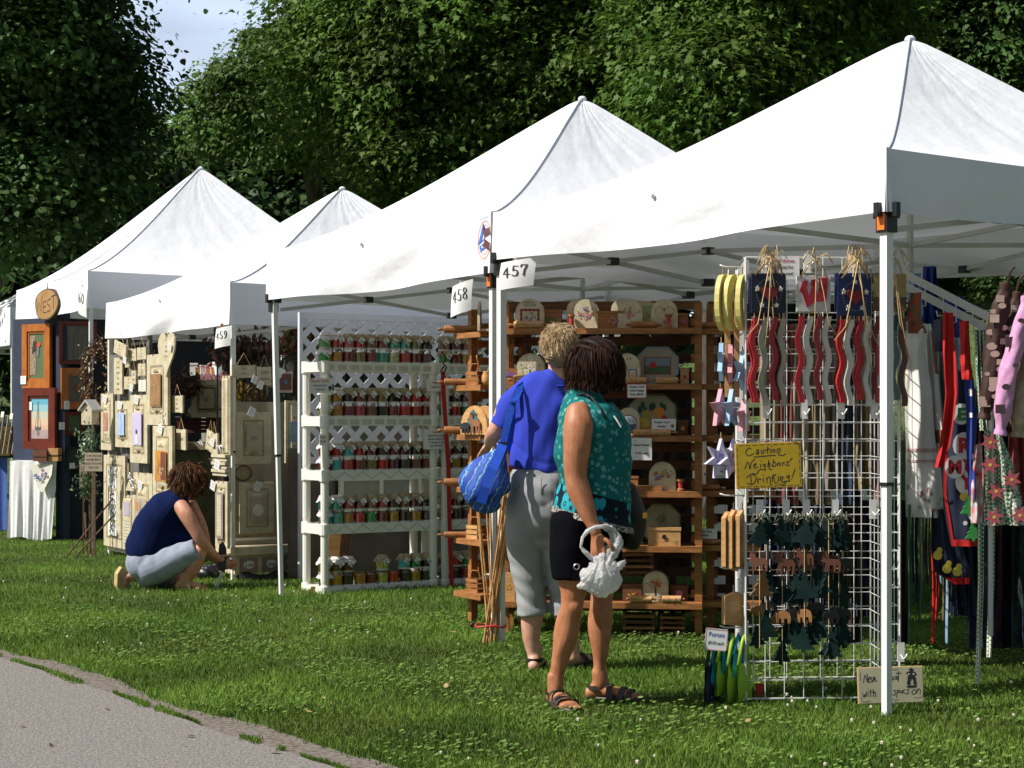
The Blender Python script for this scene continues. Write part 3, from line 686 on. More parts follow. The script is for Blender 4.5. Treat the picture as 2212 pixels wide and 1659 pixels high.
def sandal(ank, toe, mat, parent, w=.052, straps=(.42,.62,.80), back=True):
    a = V(ank); t = V(toe); d = (t-a); d.z = 0; ln = d.length; d.normalize(); sd = V((-d.y, d.x, 0)); z = t.z
    root = MB(); n = 20; pts = []
    for i in range(n):
        an = 2*PI*i/n; u = math.cos(an); v = math.sin(an); wid = w*(.72+.28*u) if u < .4 else w
        pts.append(V((a.x,a.y,0))+d*((ln-.045)/2+u*(ln+.075)/2-.0)+sd*(v*wid))
    vs = [(p.x,p.y,z-.004) for p in pts]+[(p.x,p.y,z+.014) for p in pts]
    root.add(vs, [tuple(range(n))[::-1], tuple(range(n,2*n))]+[(i,(i+1)%n,(i+1)%n+n,i+n) for i in range(n)], mat)
    o = root.build('sandal', parent, True)
    for k, f in enumerate(straps):
        mb = MB(); hh = .075-.05*(f-.2); c = V((a.x,a.y,z))+d*(ln*f-.02)
        def fs_(u, v, c=c, hh=hh):
            an = PI*u; return c+sd*(math.cos(an)*w*1.02)+V((0,0,.008+math.sin(an)**.8*hh))+d*((v-.5)*.026+ .012*math.sin(an)*(1 if k else -1))
        mb.grid(fs_, 12, 2, mat); mb.build('strap', o, True)
    if back:
        mb = MB(); c = V((a.x,a.y,z))
        def fb(u, v):
            an = PI*(u-.5)+PI/2; return c+sd*(math.cos(an)*.042)-d*(math.sin(an)*.055-.0)+V((0,0,.045+v*.02))
        mb.grid(fb, 12, 1, mat); mb.build('strap', o, True)
    return o
def ribbons(name, roots, dirs, length, width, mat, parent, seed=0, curl=.0, grav=.5, segs=4, nseed=None):
    g = np.random.default_rng(seed); n = len(roots); P = np.array(roots, float); D = np.array(dirs, float); D /= np.linalg.norm(D,axis=1,keepdims=True)
    L = length*(.6+.8*g.random(n)); ph = g.random(n)*6.28; quads = []; rn = []
    side = np.cross(D, g.normal(0,1,(n,3))); side /= np.linalg.norm(side,axis=1,keepdims=True)
    cur = P.copy(); d = D.copy(); prev = None
    for k in range(segs+1):
        wv = side*(width*(1-.8*(k/segs)**2)/2)
        pair = (cur-wv, cur+wv)
        if prev is not None: quads.append(np.stack([prev[0],prev[1],pair[1],pair[0]],1)); rn.append((ph/6.28))
        prev = pair; d = d+np.array([0,0,-grav])/segs+side*(curl*np.sin(ph+k*2.1))[:,None]+np.cross(side,d)*(curl*np.cos(ph+k*1.7))[:,None]; d /= np.linalg.norm(d,axis=1,keepdims=True); cur = cur+d*(L/segs)[:,None]
    return npmesh(name, np.concatenate(quads), 4, mat, np.concatenate(rn), parent)
def hairmat(name, c1, c2, rough=.38):
    m = M(name, c1, rough, c2, 30, .003, 60, detail=3); nt = m.node_tree; n = nt.nodes; L = nt.links; b = n['Principled BSDF']
    src = b.inputs['Base Color'].links[0].from_socket; at = n.new('ShaderNodeAttribute'); at.attribute_name = 'rnd'
    hs = n.new('ShaderNodeHueSaturation'); mr = n.new('ShaderNodeMapRange'); mr.inputs[3].default_value = .55; mr.inputs[4].default_value = 1.55
    L.new(at.outputs['Fac'], mr.inputs[0]); L.new(mr.outputs[0], hs.inputs['Value']); L.new(src, hs.inputs['Color']); L.new(hs.outputs[0], b.inputs['Base Color']); b.inputs['Specular IOR Level'].default_value = .12; return m
def tang(ds, nrm):
    t = np.array([0,0,-1.])-ds*(-ds[:,2:3]); t = t/np.maximum(np.linalg.norm(t,axis=1,keepdims=True),.15); return t+ds*nrm
def fibo(n): 
    i = np.arange(n)+.5; ph = np.arccos(1-2*i/n); th = PI*(1+5**.5)*i; return np.stack([np.cos(th)*np.sin(ph), np.sin(th)*np.sin(ph), np.cos(ph)],1)

# ---- woman in the blue top, seen from behind -------------------------------------------------
B1 = Body(9.0); t1 = thing('person', 'woman seen from behind in blue t-shirt and grey cropped trousers with short fair hair', 'person', (W(1175,890,9.0).x, 9.0, 0)); B1.base = V(t1.location)
SK1 = skinmat('skin_fair', (.62,.36,.26)); 
hp, R1 = head_parts(B1.p(1209,752), .222, PI-.25, -.05)
body = hp+[B1.loft([(1203,845,.0,24,.05),(1205,815,.0,22,.050),(1207,785,.01,23,.055)]),
  B1.loft([(1176,1040,.0,62,.11),(1178,980,0,56,.10),(1180,900,0,66,.105),(1186,850,0,60,.08),(1200,826,0,30,.055)]),
  B1.loft([(1112,862,0,24,.05),(1094,885,.0,23,.05),(1080,915,.01,20,.045),(1068,935,.03,18,.038),(1062,948,.10,17,.033),(1057,957,.17,13,.026)]),
  B1.loft([(1244,862,0,24,.05),(1262,900,0,22,.05),(1268,960,.03,19,.042),(1260,1000,.10,17,.034),(1248,1010,.20,13,.026)]),
  B1.loft([(1150,1320,.0,25,.062),(1148,1345,.0,23,.056),(1148,1380,0,19,.046),(1152,1415,0,13,.034),(1154,1432,0,13,.034)]),
  B1.loft([(1222,1320,.0,24,.06),(1225,1350,.0,22,.055),(1230,1380,0,17,.044),(1236,1405,0,13,.034),(1238,1420,0,13,.034)]),
  B1.loft([(1150,1330,0,26,.06),(1140,1180,0,28,.07),(1145,1080,0,36,.08)]), B1.loft([(1222,1330,0,26,.06),(1210,1180,0,28,.07),(1200,1080,0,36,.08)])]
an1, toe1 = B1.p(1155,1436), V(B1.p(1166,1452,.17)); toe1.z = .012
an2, toe2 = B1.p(1238,1424,.25), V(B1.p(1262,1452,.42)); toe2.z = .012; an1.z = .085; an2.z = .085
an2.y = .12; toe2.y = .22; toe2.x = an2.x+.15
body += foot_parts(an1, toe1)+foot_parts(an2, toe2)
body += hand_parts(B1.p(1057,957,.175), (-.25,.55,-.45), (.6,.3,.3), (.5,-.3,-.2), curl=.75)
body += hand_parts(B1.p(1248,1010,.205), (-.6,.6,.1), (0,.1,1), (-.3,.3,-.5), curl=.6)
remeshed('body', body, .0052, SK1, t1, 4); eyes(B1.p(1209,752), .222, R1, t1)
BLUE = M('blue_jersey', (.040,.065,.50), .8, (.034,.055,.42), 5, .0015, 260, spec=.12)
def f_blue(c):
    x, y, z = c[:,0], c[:,1], c[:,2]
    return -.007*(1-np.abs(np.sin(13*z+2.5*np.sin(8*x+1)-9*x)))**4*np.clip((1.3-z)*3,0,1)+.003*np.sin(26*z+6*np.sin(7*x+1)+4*x)*np.clip((1.25-z)*3,0,1)+.003*np.sin(34*(x+.35*z)+2*np.sin(9*z))+.002*np.sin(60*x-30*z)
sh = [B1.loft([(1163,1018,.005,64,.128),(1166,1000,.005,65,.130),(1172,950,.0,66,.125),(1178,900,0,74,.122),(1180,865,0,80,.108),(1188,842,0,62,.085),(1200,828,0,38,.066)], n=24, flat_bot=True),
      B1.loft([(1130,845,0,24,.06),(1112,866,0,29,.066),(1096,892,.0,27,.062),(1081,922,.01,25,.058)], flat_top=True, n=16), B1.loft([(1232,845,0,24,.06),(1248,866,0,28,.066),(1262,892,.0,26,.062),(1270,922,.01,25,.058)], flat_top=True, n=16)]
remeshed('shirt', sh, .0065, BLUE, t1, 5, f_blue)
MB().tube([B1.p(1170+math.cos(a)*0,0) if 0 else B1.p(1203+42*math.cos(a), 826+3*math.sin(a)+5, -.066*math.sin(a)) for a in [2*PI*i/20 for i in range(21)]], .005, BLUE, 6).build('collar', t1, True)
GREY1 = M('grey_cotton', (.33,.335,.34), .85, (.27,.275,.28), 8, .001, 220)
def f_pants(c):
    x, y, z = c[:,0], c[:,1], c[:,2]
    return -.007*(1-np.abs(np.sin(19*z+3.5*np.sin(9*x+2)+6*x+2*y)))**3*np.clip(1.3-z,.3,1)+.004*np.sin(38*z+5*np.sin(9*x+2)+3*y)*np.clip((z-.15)*2,0.3,1)*(.5+.5*np.sin(z*7+1))+.0035*np.sin(30*x+12*z)+.0015*np.sin(90*z+40*x)
pn = [B1.loft([(1168,1012,.0,60,.118),(1168,1045,-.005,68,.135),(1168,1090,-.015,76,.15),(1166,1125,-.01,76,.145),(1165,1150,0,72,.12)], n=24, flat_bot=True),
      B1.loft([(1135,1090,-.02,34,.10),(1133,1140,-.015,42,.12),(1136,1190,0,39,.10),(1141,1240,0,35,.088),(1147,1285,0,33,.080),(1151,1328,.0,35,.082)], n=18, flat_top=True),
      B1.loft([(1200,1090,-.02,36,.10),(1204,1140,-.015,42,.12),(1207,1190,0,39,.10),(1213,1240,0,35,.088),(1219,1285,0,33,.080),(1224,1328,.0,34,.082)], n=18, flat_top=True),
      ell(B1.p(1140,1090,-.075), .075,.07,.09), ell(B1.p(1196,1090,-.075), .075,.07,.09)]
po = remeshed('trousers', pn, .007, GREY1, t1, 6, f_pants)
mb = MB(); seam = M('seam_grey', (.19,.19,.20), .9)
def onback(px, py, d=-.16): return B1.p(px, py, d)
mb.tube([onback(1168,1030,-.147), onback(1168,1060,-.155), onback(1167,1090,-.145), onback(1167,1120,-.128)], .0022, seam, 5)
for (pts) in ([(1185,1058,-.152),(1230,1055,-.125)],[(1187,1072,-.158),(1208,1080,-.157),(1228,1076,-.128)],[(1187,1060,-.155),(1188,1105,-.162),(1205,1125,-.150),(1228,1124,-.122)]): mb.tube([onback(*q) for q in pts], .0013, seam, 5)
for (pts) in ([(1112,1060,-.115),(1118,1052,-.12),(1122,1048,-.122)],[(1108,1075,-.115),(1116,1072,-.13),(1120,1058,-.128)]): mb.tube([onback(*q) for q in pts], .0016, seam, 5)
mb.build('pocket_stitching', po)
HAIR1 = hairmat('hair_fair', (.60,.44,.25), (.36,.25,.14))
c = B1.p(1208,744, -.0); 
hb = [ell(c+V((0,-.012,.012)), .093,.105,.100), ell(c+V((-.002,-.045,-.045)), .078,.07,.075)]
remeshed('hair', hb, .006, HAIR1, t1, 2, lambda q: .006*np.sin(75*q[:,0]+9*np.sin(60*q[:,2]))*np.sin(70*q[:,2]+50*q[:,1]))
ds = fibo(9000); k = (ds[:,2] > -.55)&~((ds[:,1] > .55)&(ds[:,2] < .25)); ds = ds[k]
rt = np.array(c)+np.array([0,-.015,.008])+ds*np.array([.088,.10,.095]); rt[:,1] -= np.clip(-ds[:,2],0,1)*.03
g = np.random.default_rng(4); dr = tang(ds, .22)+g.normal(0,.16,ds.shape)
ribbons('hair_strands', rt, dr, .030, .0024, HAIR1, t1, 5, curl=.16, grav=.3, segs=4)
SANDM = M('black_leather', (.010,.010,.011), .6, (.006,.006,.007), 30, .001, 80)
sandal(an1, toe1, SANDM, t1, straps=(.75,)); sandal(an2, toe2, SANDM, t1, straps=(.45,.7,.85))
# tote bag on her left shoulder
tb = thing('tote_bag', 'blue striped cloth shoulder bag hanging at the left hip of the woman in blue', 'bag', B1.p(1048,1093,-.13)+B1.base); TB = Body(8.87); TB.base = V(tb.location)
def totemat():
    m = M('tote_print', (.03,.12,.55), .7); nt = m.node_tree; n = nt.nodes; L = nt.links; b = n['Principled BSDF']
    tc = n.new('ShaderNodeTexCoord'); mp = n.new('ShaderNodeMapping'); mp.inputs['Rotation'].default_value = (0,math.radians(-27),0); L.new(tc.outputs['Object'], mp.inputs[0])
    wv = n.new('ShaderNodeTexWave'); wv.wave_type = 'BANDS'; wv.bands_direction = 'X'; wv.inputs['Scale'].default_value = 4.5; wv.inputs['Distortion'].default_value = 1.6; wv.inputs['Detail'].default_value = 3; wv.inputs['Detail Scale'].default_value = 6
    L.new(mp.outputs[0], wv.inputs[0]); cr = n.new('ShaderNodeValToRGB'); e = cr.color_ramp.elements; e[0].position = 0; e[0].color = (.01,.05,.35,1); e[1].position = 1; e[1].color = (.03,.12,.6,1)
    for p, cc in ((.3,(.02,.1,.5,1)),(.42,(.05,.4,.75,1)),(.5,(.6,.72,.78,1)),(.62,(.08,.35,.45,1)),(.75,(.01,.04,.25,1))): q = e.new(p); q.color = (cc[0]*.5,cc[1]*.6,cc[2]*.72,1)
    vo = n.new('ShaderNodeTexVoronoi'); vo.inputs['Scale'].default_value = 45; L.new(mp.outputs[0], vo.inputs[0])
    mx = n.new('ShaderNodeMix'); mx.data_type = 'RGBA'; mx.blend_type = 'MULTIPLY'; mx.inputs[0].default_value = .55
    L.new(wv.outputs[0], cr.inputs[0]); L.new(cr.outputs[0], mx.inputs[6]); c2 = n.new('ShaderNodeValToRGB'); c2.color_ramp.elements[0].position = .1; c2.color_ramp.elements[1].position = .4; c2.color_ramp.elements[0].color = (.15,.2,.35,1); L.new(vo.outputs[0], c2.inputs[0]); L.new(c2.outputs[0], mx.inputs[7])
    L.new(mx.outputs[2], b.inputs['Base Color']); return m
TOTE = totemat(); STRAPM = M('royal_blue_webbing', (.01,.09,.62), .7, (.008,.07,.5), 60, .001, 300)
def f_bag(c): return .007*np.sin(24*(c[:,0]+c[:,2]*.6)+2*np.sin(13*c[:,2]))+.003*np.sin(55*c[:,0]-30*c[:,2])
bagp = [TB.loft([(1092,968,.02,9,.03),(1078,985,.01,22,.05),(1060,1015,.0,42,.085),(1050,1045,0,56,.105),(1046,1070,0,50,.10),(1048,1088,0,34,.07)], n=18)]
remeshed('bag_body', bagp, .006, TOTE, tb, 4, f_bag)
def webbing(pts, w, mat, name, par, nrm=(0,-1,0)):
    mb = MB(); n_ = V(nrm); vs = []; fs = []
    for i, p in enumerate(pts):
        t = (V(pts[min(i+1,len(pts)-1)])-V(pts[max(i-1,0)])).normalized(); s = t.cross(n_).normalized()*w/2; k = n_*.0025
        vs += [V(p)-s+k, V(p)+s+k, V(p)+s-k, V(p)-s-k]
    for i in range(len(pts)-1):
        for j in range(4): j2 = (j+1)%4; fs.append((4*i+j,4*i+j2,4*i+4+j2,4*i+4+j))
    fs += [(0,3,2,1), tuple(4*(len(pts)-1)+j for j in range(4))]
    return mb.add(vs, fs, mat).build(name, par)
webbing([TB.p(1040,1084,-.115), TB.p(1050,1050,-.125), TB.p(1066,1010,-.11), TB.p(1080,975,-.06), TB.p(1087,955,-.02)], .048, STRAPM, 'strap', tb)
webbing([TB.p(1086,958,-.02), TB.p(1096,915,-.02), TB.p(1107,870,-.01), TB.p(1122,838,.03), TB.p(1136,827,.10), TB.p(1145,836,.22)], .036, STRAPM, 'strap', tb)
webbing([TB.p(1100,975,.14), TB.p(1103,920,.10), TB.p(1108,880,.03), TB.p(1122,842,.05)], .03, STRAPM, 'strap', tb)
MB().box(*(lambda q: (q.x-.024,q.x+.024,q.y-.012,q.y+.004,q.z-.006,q.z+.006))(TB.p(1087,957,-.02)), SANDM).box(*(lambda q: (q.x-.02,q.x+.02,q.y-.012,q.y+.004,q.z-.005,q.z+.005))(TB.p(1111,868,-.01)), STRAPM).build('buckle', tb)

# ---- woman in the teal tunic ----------------------------------------------------------------
B2 = Body(8.0); t2 = thing('person', 'dark-haired woman in sleeveless teal tunic and black shorts holding a white bag', 'person', (W(1270,890,8.0).x, 8.0, 0)); B2.base = V(t2.location)
SK2 = skinmat('skin_tanned', (.44,.19,.09)); hc = B2.p(1290,790,.01)
hp, R2 = head_parts(hc, .232, PI*.80, .0)
body = hp+[B2.loft([(1262,868,.0,30,.05),(1272,842,.0,27,.05),(1284,815,.0,26,.055)]),
  B2.loft([(1272,1120,.0,70,.14),(1275,1050,0,62,.13),(1278,960,0,66,.14),(1268,900,0,56,.15),(1262,868,0,34,.10)]),
  B2.loft([(1246,888,-.14,26,.05),(1247,920,-.17,32,.056),(1243,960,-.18,30,.054),(1241,1000,-.18,26,.047),(1240,1025,-.18,24,.044),(1247,1055,-.185,25,.043),(1262,1095,-.20,20,.036),(1277,1130,-.21,14,.027),(1282,1142,-.212,13,.025)], n=16),
  B2.loft([(1292,890,.16,24,.05),(1310,930,.19,22,.05),(1330,1000,.17,19,.042),(1345,1040,.10,16,.034),(1352,1060,.05,13,.027)]),
  # near leg
  B2.loft([(1232,1160,-.07,46,.10),(1236,1215,-.08,40,.09),(1238,1255,-.08,33,.075),(1236,1290,-.08,26,.060),(1233,1312,-.08,24,.056),(1226,1345,-.07,27,.056),(1219,1380,-.065,26,.054),(1211,1415,-.06,20,.045),(1203,1450,-.06,15,.036),(1199,1480,-.06,14.5,.035)], n=16),
  ell(B2.p(1238,1306,-.115), .036,.03,.042,10),
  B2.loft([(1300,1160,.09,46,.10),(1304,1215,.09,38,.09),(1305,1255,.09,30,.075),(1304,1285,.09,25,.060),(1301,1305,.09,24,.056),(1299,1340,.09,27,.058),(1298,1375,.09,25,.054),(1298,1410,.09,19,.045),(1298,1440,.09,14.5,.036),(1297,1458,.09,14,.035)], n=16)]
an3 = B2.p(1199,1490,-.06); an3.z = .085; toe3 = V((an3.x+.07, an3.y-.185, .012)); an4 = B2.p(1298,1462,.30); an4.z = .085; an4.y = .09; toe4 = V((an4.x+.185, an4.y-.05, .012))
an4z = B2.p(1298,1462,.09)
body += foot_parts(an3, toe3)+foot_parts(an4, toe4)
body += hand_parts(B2.p(1283,1144,-.212), (.10,-.12,-1), (.75,-.5,-.05), (.5,.6,0), curl=.42, s=.17)
remeshed('body', body, .0052, SK2, t2, 4, lambda q: .0016*np.sin(40*q[:,2]+5*np.sin(20*q[:,0]))); eyes(hc, .232, R2, t2)
def tunicmat():
    m = M('teal_print', (.01,.16,.16), .85, spec=.15); nt = m.node_tree; n = nt.nodes; L = nt.links; b = n['Principled BSDF']
    tc = n.new('ShaderNodeTexCoord'); sp = n.new('ShaderNodeSeparateXYZ'); L.new(tc.outputs['Object'], sp.inputs[0])
    def vor(sc, p0, p1, c0, c1, feat='F1'):
        v = n.new('ShaderNodeTexVoronoi'); v.inputs['Scale'].default_value = sc; v.feature = feat; L.new(tc.outputs['Object'], v.inputs['Vector'])
        r = n.new('ShaderNodeValToRGB'); r.color_ramp.elements[0].position = p0; r.color_ramp.elements[1].position = p1; r.color_ramp.elements[0].color = c0; r.color_ramp.elements[1].color = c1; L.new(v.outputs['Distance'], r.inputs[0]); return r, v
    teal = (.006,.135,.135,1); r1, v1 = vor(33, .30, .40, (.15,.36,.33,1), teal)      # little flowers
    nz = n.new('ShaderNodeTexNoise'); nz.inputs['Scale'].default_value = 110; L.new(tc.outputs['Object'], nz.inputs['Vector'])
    mxf = n.new('ShaderNodeMix'); mxf.data_type = 'RGBA'; mrr = n.new('ShaderNodeValToRGB'); mrr.color_ramp.elements[0].position = .41; mrr.color_ramp.elements[1].position = .52; L.new(nz.outputs[0], mrr.inputs[0])
    L.new(mrr.outputs[0], mxf.inputs[0]); mxf.inputs[6].default_value = teal; L.new(r1.outputs[0], mxf.inputs[7])
    # paisley band: nested rings of turquoise on dark
    v2 = n.new('ShaderNodeTexVoronoi'); v2.inputs['Scale'].default_value = 19; mp = n.new('ShaderNodeMapping'); mp.inputs['Scale'].default_value = (1,1,.7); mp.inputs['Rotation'].default_value = (.3,.5,.2); L.new(tc.outputs['Object'], mp.inputs[0]); L.new(mp.outputs[0], v2.inputs['Vector'])
    r2 = n.new('ShaderNodeValToRGB'); e = r2.color_ramp.elements; e[0].position = 0; e[0].color = (.02,.30,.36,1); e[1].position = 1; e[1].color = (.006,.012,.02,1)
    for p, cc in ((.09,(.02,.30,.36,1)),(.11,(.01,.03,.04,1)),(.17,(.01,.05,.06,1)),(.19,(.02,.32,.38,1)),(.40,(.02,.30,.36,1)),(.44,(.006,.012,.02,1))): q = e.new(p); q.color = cc
    r2.color_ramp.interpolation = 'LINEAR'; L.new(v2.outputs['Distance'], r2.inputs[0])
    n3 = n.new('ShaderNodeTexNoise'); n3.inputs['Scale'].default_value = 140; L.new(tc.outputs['Object'], n3.inputs['Vector']); r3 = n.new('ShaderNodeValToRGB'); r3.color_ramp.elements[0].position = .47; r3.color_ramp.elements[1].position = .53; r3.color_ramp.elements[0].color = (.03,.03,.03,1); r3.color_ramp.elements[1].color = (.45,.42,.36,1); L.new(n3.outputs[0], r3.inputs[0])
    # hem height slopes with x
    def math_(op, a, bb): 
        q = n.new('ShaderNodeMath'); q.operation = op
        for i, z in enumerate((a, bb)):
            if isinstance(z, (int,float)): q.inputs[i].default_value = z
            else: L.new(z, q.inputs[i])
        return q.outputs[0]
    hz = math_('ADD', sp.outputs[2], math_('MULTIPLY', sp.outputs[0], .28))      # constant along the hem
    m1 = n.new('ShaderNodeMix'); m1.data_type = 'RGBA'; L.new(math_('GREATER_THAN', hz, HEM+.135), m1.inputs[0]); L.new(r2.outputs[0], m1.inputs[6]); L.new(mxf.outputs[2], m1.inputs[7])
    m2 = n.new('ShaderNodeMix'); m2.data_type = 'RGBA'; L.new(math_('GREATER_THAN', hz, HEM+.028), m2.inputs[0]); L.new(r3.outputs[0], m2.inputs[6]); L.new(m1.outputs[2], m2.inputs[7])
    L.new(m2.outputs[2], b.inputs['Base Color']); return m
def hemz(px, py): q = B2.p(px, py); return q.z+.28*q.x
HEM = hemz(1240,1118); TUN = tunicmat()
def f_tun(c):
    x, y, z = c[:,0], c[:,1], c[:,2]
    return -.008*(1-np.abs(np.sin(12*z-14*x+2*np.sin(9*x+4*y))))**4*np.clip((1.3-z)*3,0,1)+.004*np.sin(28*x+9*z+2*np.sin(12*z))*np.clip((1.2-z)*2.4,0,1)+.0035*np.sin(36*z+7*np.sin(8*x))+.0015*np.sin(80*z-50*x)
tn = [B2.loft([(1276,1150,.0,93,.20),(1278,1120,.0,89,.19),(1282,1075,.0,82,.175),(1284,1030,.0,79,.165),(1282,985,0,84,.17),(1280,945,0,84,.18),(1272,910,0,72,.185),(1262,880,0,56,.155),(1262,858,0,40,.10)], n=28, flat_bot=True),
      ell(B2.p(1322,965,-.07), .075,.075,.08), ell(B2.p(1330,965,.07), .07,.07,.08)]
def cut_t(c): 
    hz = c[:,2]+.28*c[:,0]; arm = ((c[:,0]-B2.p(1250,925).x)**2/.045**2+(c[:,2]-B2.p(0,925).z)**2/.085**2 < 1)&(c[:,1] < -.10)
    return (hz < HEM)|arm
remeshed('tunic', tn, .0065, TUN, t2, 6, f_tun, cut_t)
SHORT = M('black_cotton', (.005,.005,.007), 1, (.003,.003,.005), 10, .001, 200, spec=.05)
sp_ = [B2.loft([(1272,1085,.0,72,.15),(1270,1130,0,76,.155),(1268,1175,0,72,.15)], n=22), B2.loft([(1240,1130,-.06,52,.115),(1234,1180,-.075,48,.11),(1234,1246,-.08,42,.10)], n=18, flat_top=True), B2.loft([(1298,1130,.07,52,.115),(1302,1180,.085,46,.11),(1304,1240,.09,40,.10)], n=18, flat_top=True)]
so_ = remeshed('shorts', sp_, .007, SHORT, t2, 5, folds(.004, 16, 1))
mb = MB(); q = B2.p(1242,1222,-.186); mb.box(q.x-.02,q.x+.02,q.y-.004,q.y,q.z-.05,q.z+.03, SHORT); mb.tube([q+V((.012*math.cos(a),-.008,.012*math.sin(a)+.012)) for a in [2*PI*i/12 for i in range(13)]], .0025, SILVER, 5); mb.build('hem_button', so_)
HAIR2 = hairmat('hair_dark_brown', (.042,.016,.009), (.012,.005,.003), .55)
hb = [ell(hc+V((-.008,-.012,.022)), .118,.122,.108), ell(hc+V((-.012,-.02,-.045)), .122,.115,.088), ell(hc+V((-.052,-.03,-.085)), .066,.085,.035), ell(hc+V((.045,-.02,-.080)), .055,.08,.035)]
remeshed('hair', hb, .006, HAIR2, t2, 3, lambda q: .005*np.sin(85*q[:,0]+60*q[:,1]+6*np.sin(20*q[:,2])))
ds = fibo(16000); k = (ds[:,2] > -.25)&~((ds[:,1] > .45)&(ds[:,2] < .45)); ds = ds[k]
rt = np.array(hc)+np.array([-.010,-.014,.015])+ds*np.array([.119,.122,.109]); g = np.random.default_rng(6)
dr = tang(ds, .10)+g.normal(0,.07,ds.shape)
ribbons('hair_strands', rt, dr, .085, .0030, HAIR2, t2, 7, curl=.08, grav=1.5, segs=5)
# loose lower fringe of the bob, curling in
a = g.random(900)*2*PI; a = a[(np.sin(a) < .35)]; rt = np.array(hc)+np.stack([-.010+.118*np.cos(a), -.02+.108*np.sin(a), -.07+.03*g.random(len(a))],1)
ribbons('hair_ends', rt, np.stack([np.cos(a)*.08+g.normal(0,.3,len(a)), np.sin(a)*.3+g.normal(0,.3,len(a)), -np.ones(len(a))],1), .05, .004, HAIR2, t2, 8, curl=.25, grav=.4, segs=4)
MB().tube([B2.p(1240,858,-.08), B2.p(1258,850,-.10), B2.p(1275,858,-.12), B2.p(1292,880,-.15), B2.p(1305,905,-.17)], .0055, SANDM, 6).build('neck_cord', t2, True)
mb = MB(); mb.tube([B2.p(1322,898,-.145), B2.p(1330,910,-.150), B2.p(1337,922,-.150)], .0035, PAPER, 6); mb.build('undershirt_edge', t2)
SAND2 = M('brown_black_leather', (.04,.032,.028), .5, (.02,.017,.015), 30, .0015, 70)
sandal(an3, toe3, SAND2, t2, .055, straps=(.36,.58,.74)); sandal(an4, toe4, SAND2, t2, .052, straps=(.40,.62,.80))
# white plastic bag
PLAS = translucent('white_polythene', (.82,.82,.82), (.66,.67,.67), .5, 18, .014, 45, rough=.18)
wb = thing('plastic_bag', 'white plastic carrier bag dangling from the hand of the woman in teal', 'bag', B2.p(1298,1277,-.24)+B2.base); WB = Body(7.76); WB.base = V(wb.location)
def crinkle(c):
    k = (c[:,0]+.01)/(.035+np.abs(.145-c[:,2])); return .0035*np.sin(9*k+1)-.004*(1-np.abs(np.sin(13*k+30*c[:,1])))**3+.0012*np.sin(180*c[:,0]+90*c[:,2])
bgp = [WB.loft([(1296,1207,0,20,.03),(1300,1225,0,36,.05),(1298,1245,0,46,.06),(1292,1262,0,44,.055),(1288,1272,0,30,.04)], n=22), loftmesh([(WB.p(1250,1266),.010,.02),(WB.p(1275,1258),.03,.04),(WB.p(1310,1240),.035,.05),(WB.p(1348,1214),.012,.02)], n=14),
       loftmesh([(WB.p(1300,1210),.020,.02),(WB.p(1320,1195,.02),.036,.03),(WB.p(1332,1172,.03),.030,.025),(WB.p(1325,1150,.03),.022,.02),(WB.p(1308,1138,.02),.012,.014)], n=14)]
remeshed('bag_body', bgp, .004, PLAS, wb, 2, crinkle)
hd = MB(); hd.tube([WB.p(1300,1212), WB.p(1276,1204,-.01), WB.p(1262,1190,-.02), WB.p(1254,1180,-.02), WB.p(1258,1160,-.02), WB.p(1268,1147,-.015), WB.p(1285,1138,-.01), WB.p(1306,1137,.01), WB.p(1322,1146,.02)], [.017,.012,.010,.006,.007,.010,.008,.010,.012], PLAS, 8); hd.build('handle', wb, True)
# black handbag on her far shoulder
hb_ = thing('handbag', 'black handbag worn on the far side of the woman in teal', 'bag', B2.p(1362,1175,.06)+B2.base); HB = Body(8.06); HB.base = V(hb_.location)
remeshed('bag_body', [HB.loft([(1358,1060,.08,22,.05),(1364,1100,.08,32,.07),(1366,1140,.08,34,.07),(1362,1168,.08,28,.06)], n=18)], .007, SANDM, hb_, 3, folds(.004, 25))
MB().tube([HB.p(1350,1060,.08), HB.p(1330,980,.17), HB.p(1305,900,.20), HB.p(1288,868,.12)], .010, SANDM, 6).build('strap', hb_, True)
mb = MB(); q = HB.p(1392,1112,-.0); mb.box(q.x-.008,q.x+.012,q.y-.01,q.y,q.z-.015,q.z+.01, M('brass', (.7,.4,.08), .3, metal=.9)).build('clasp', hb_)

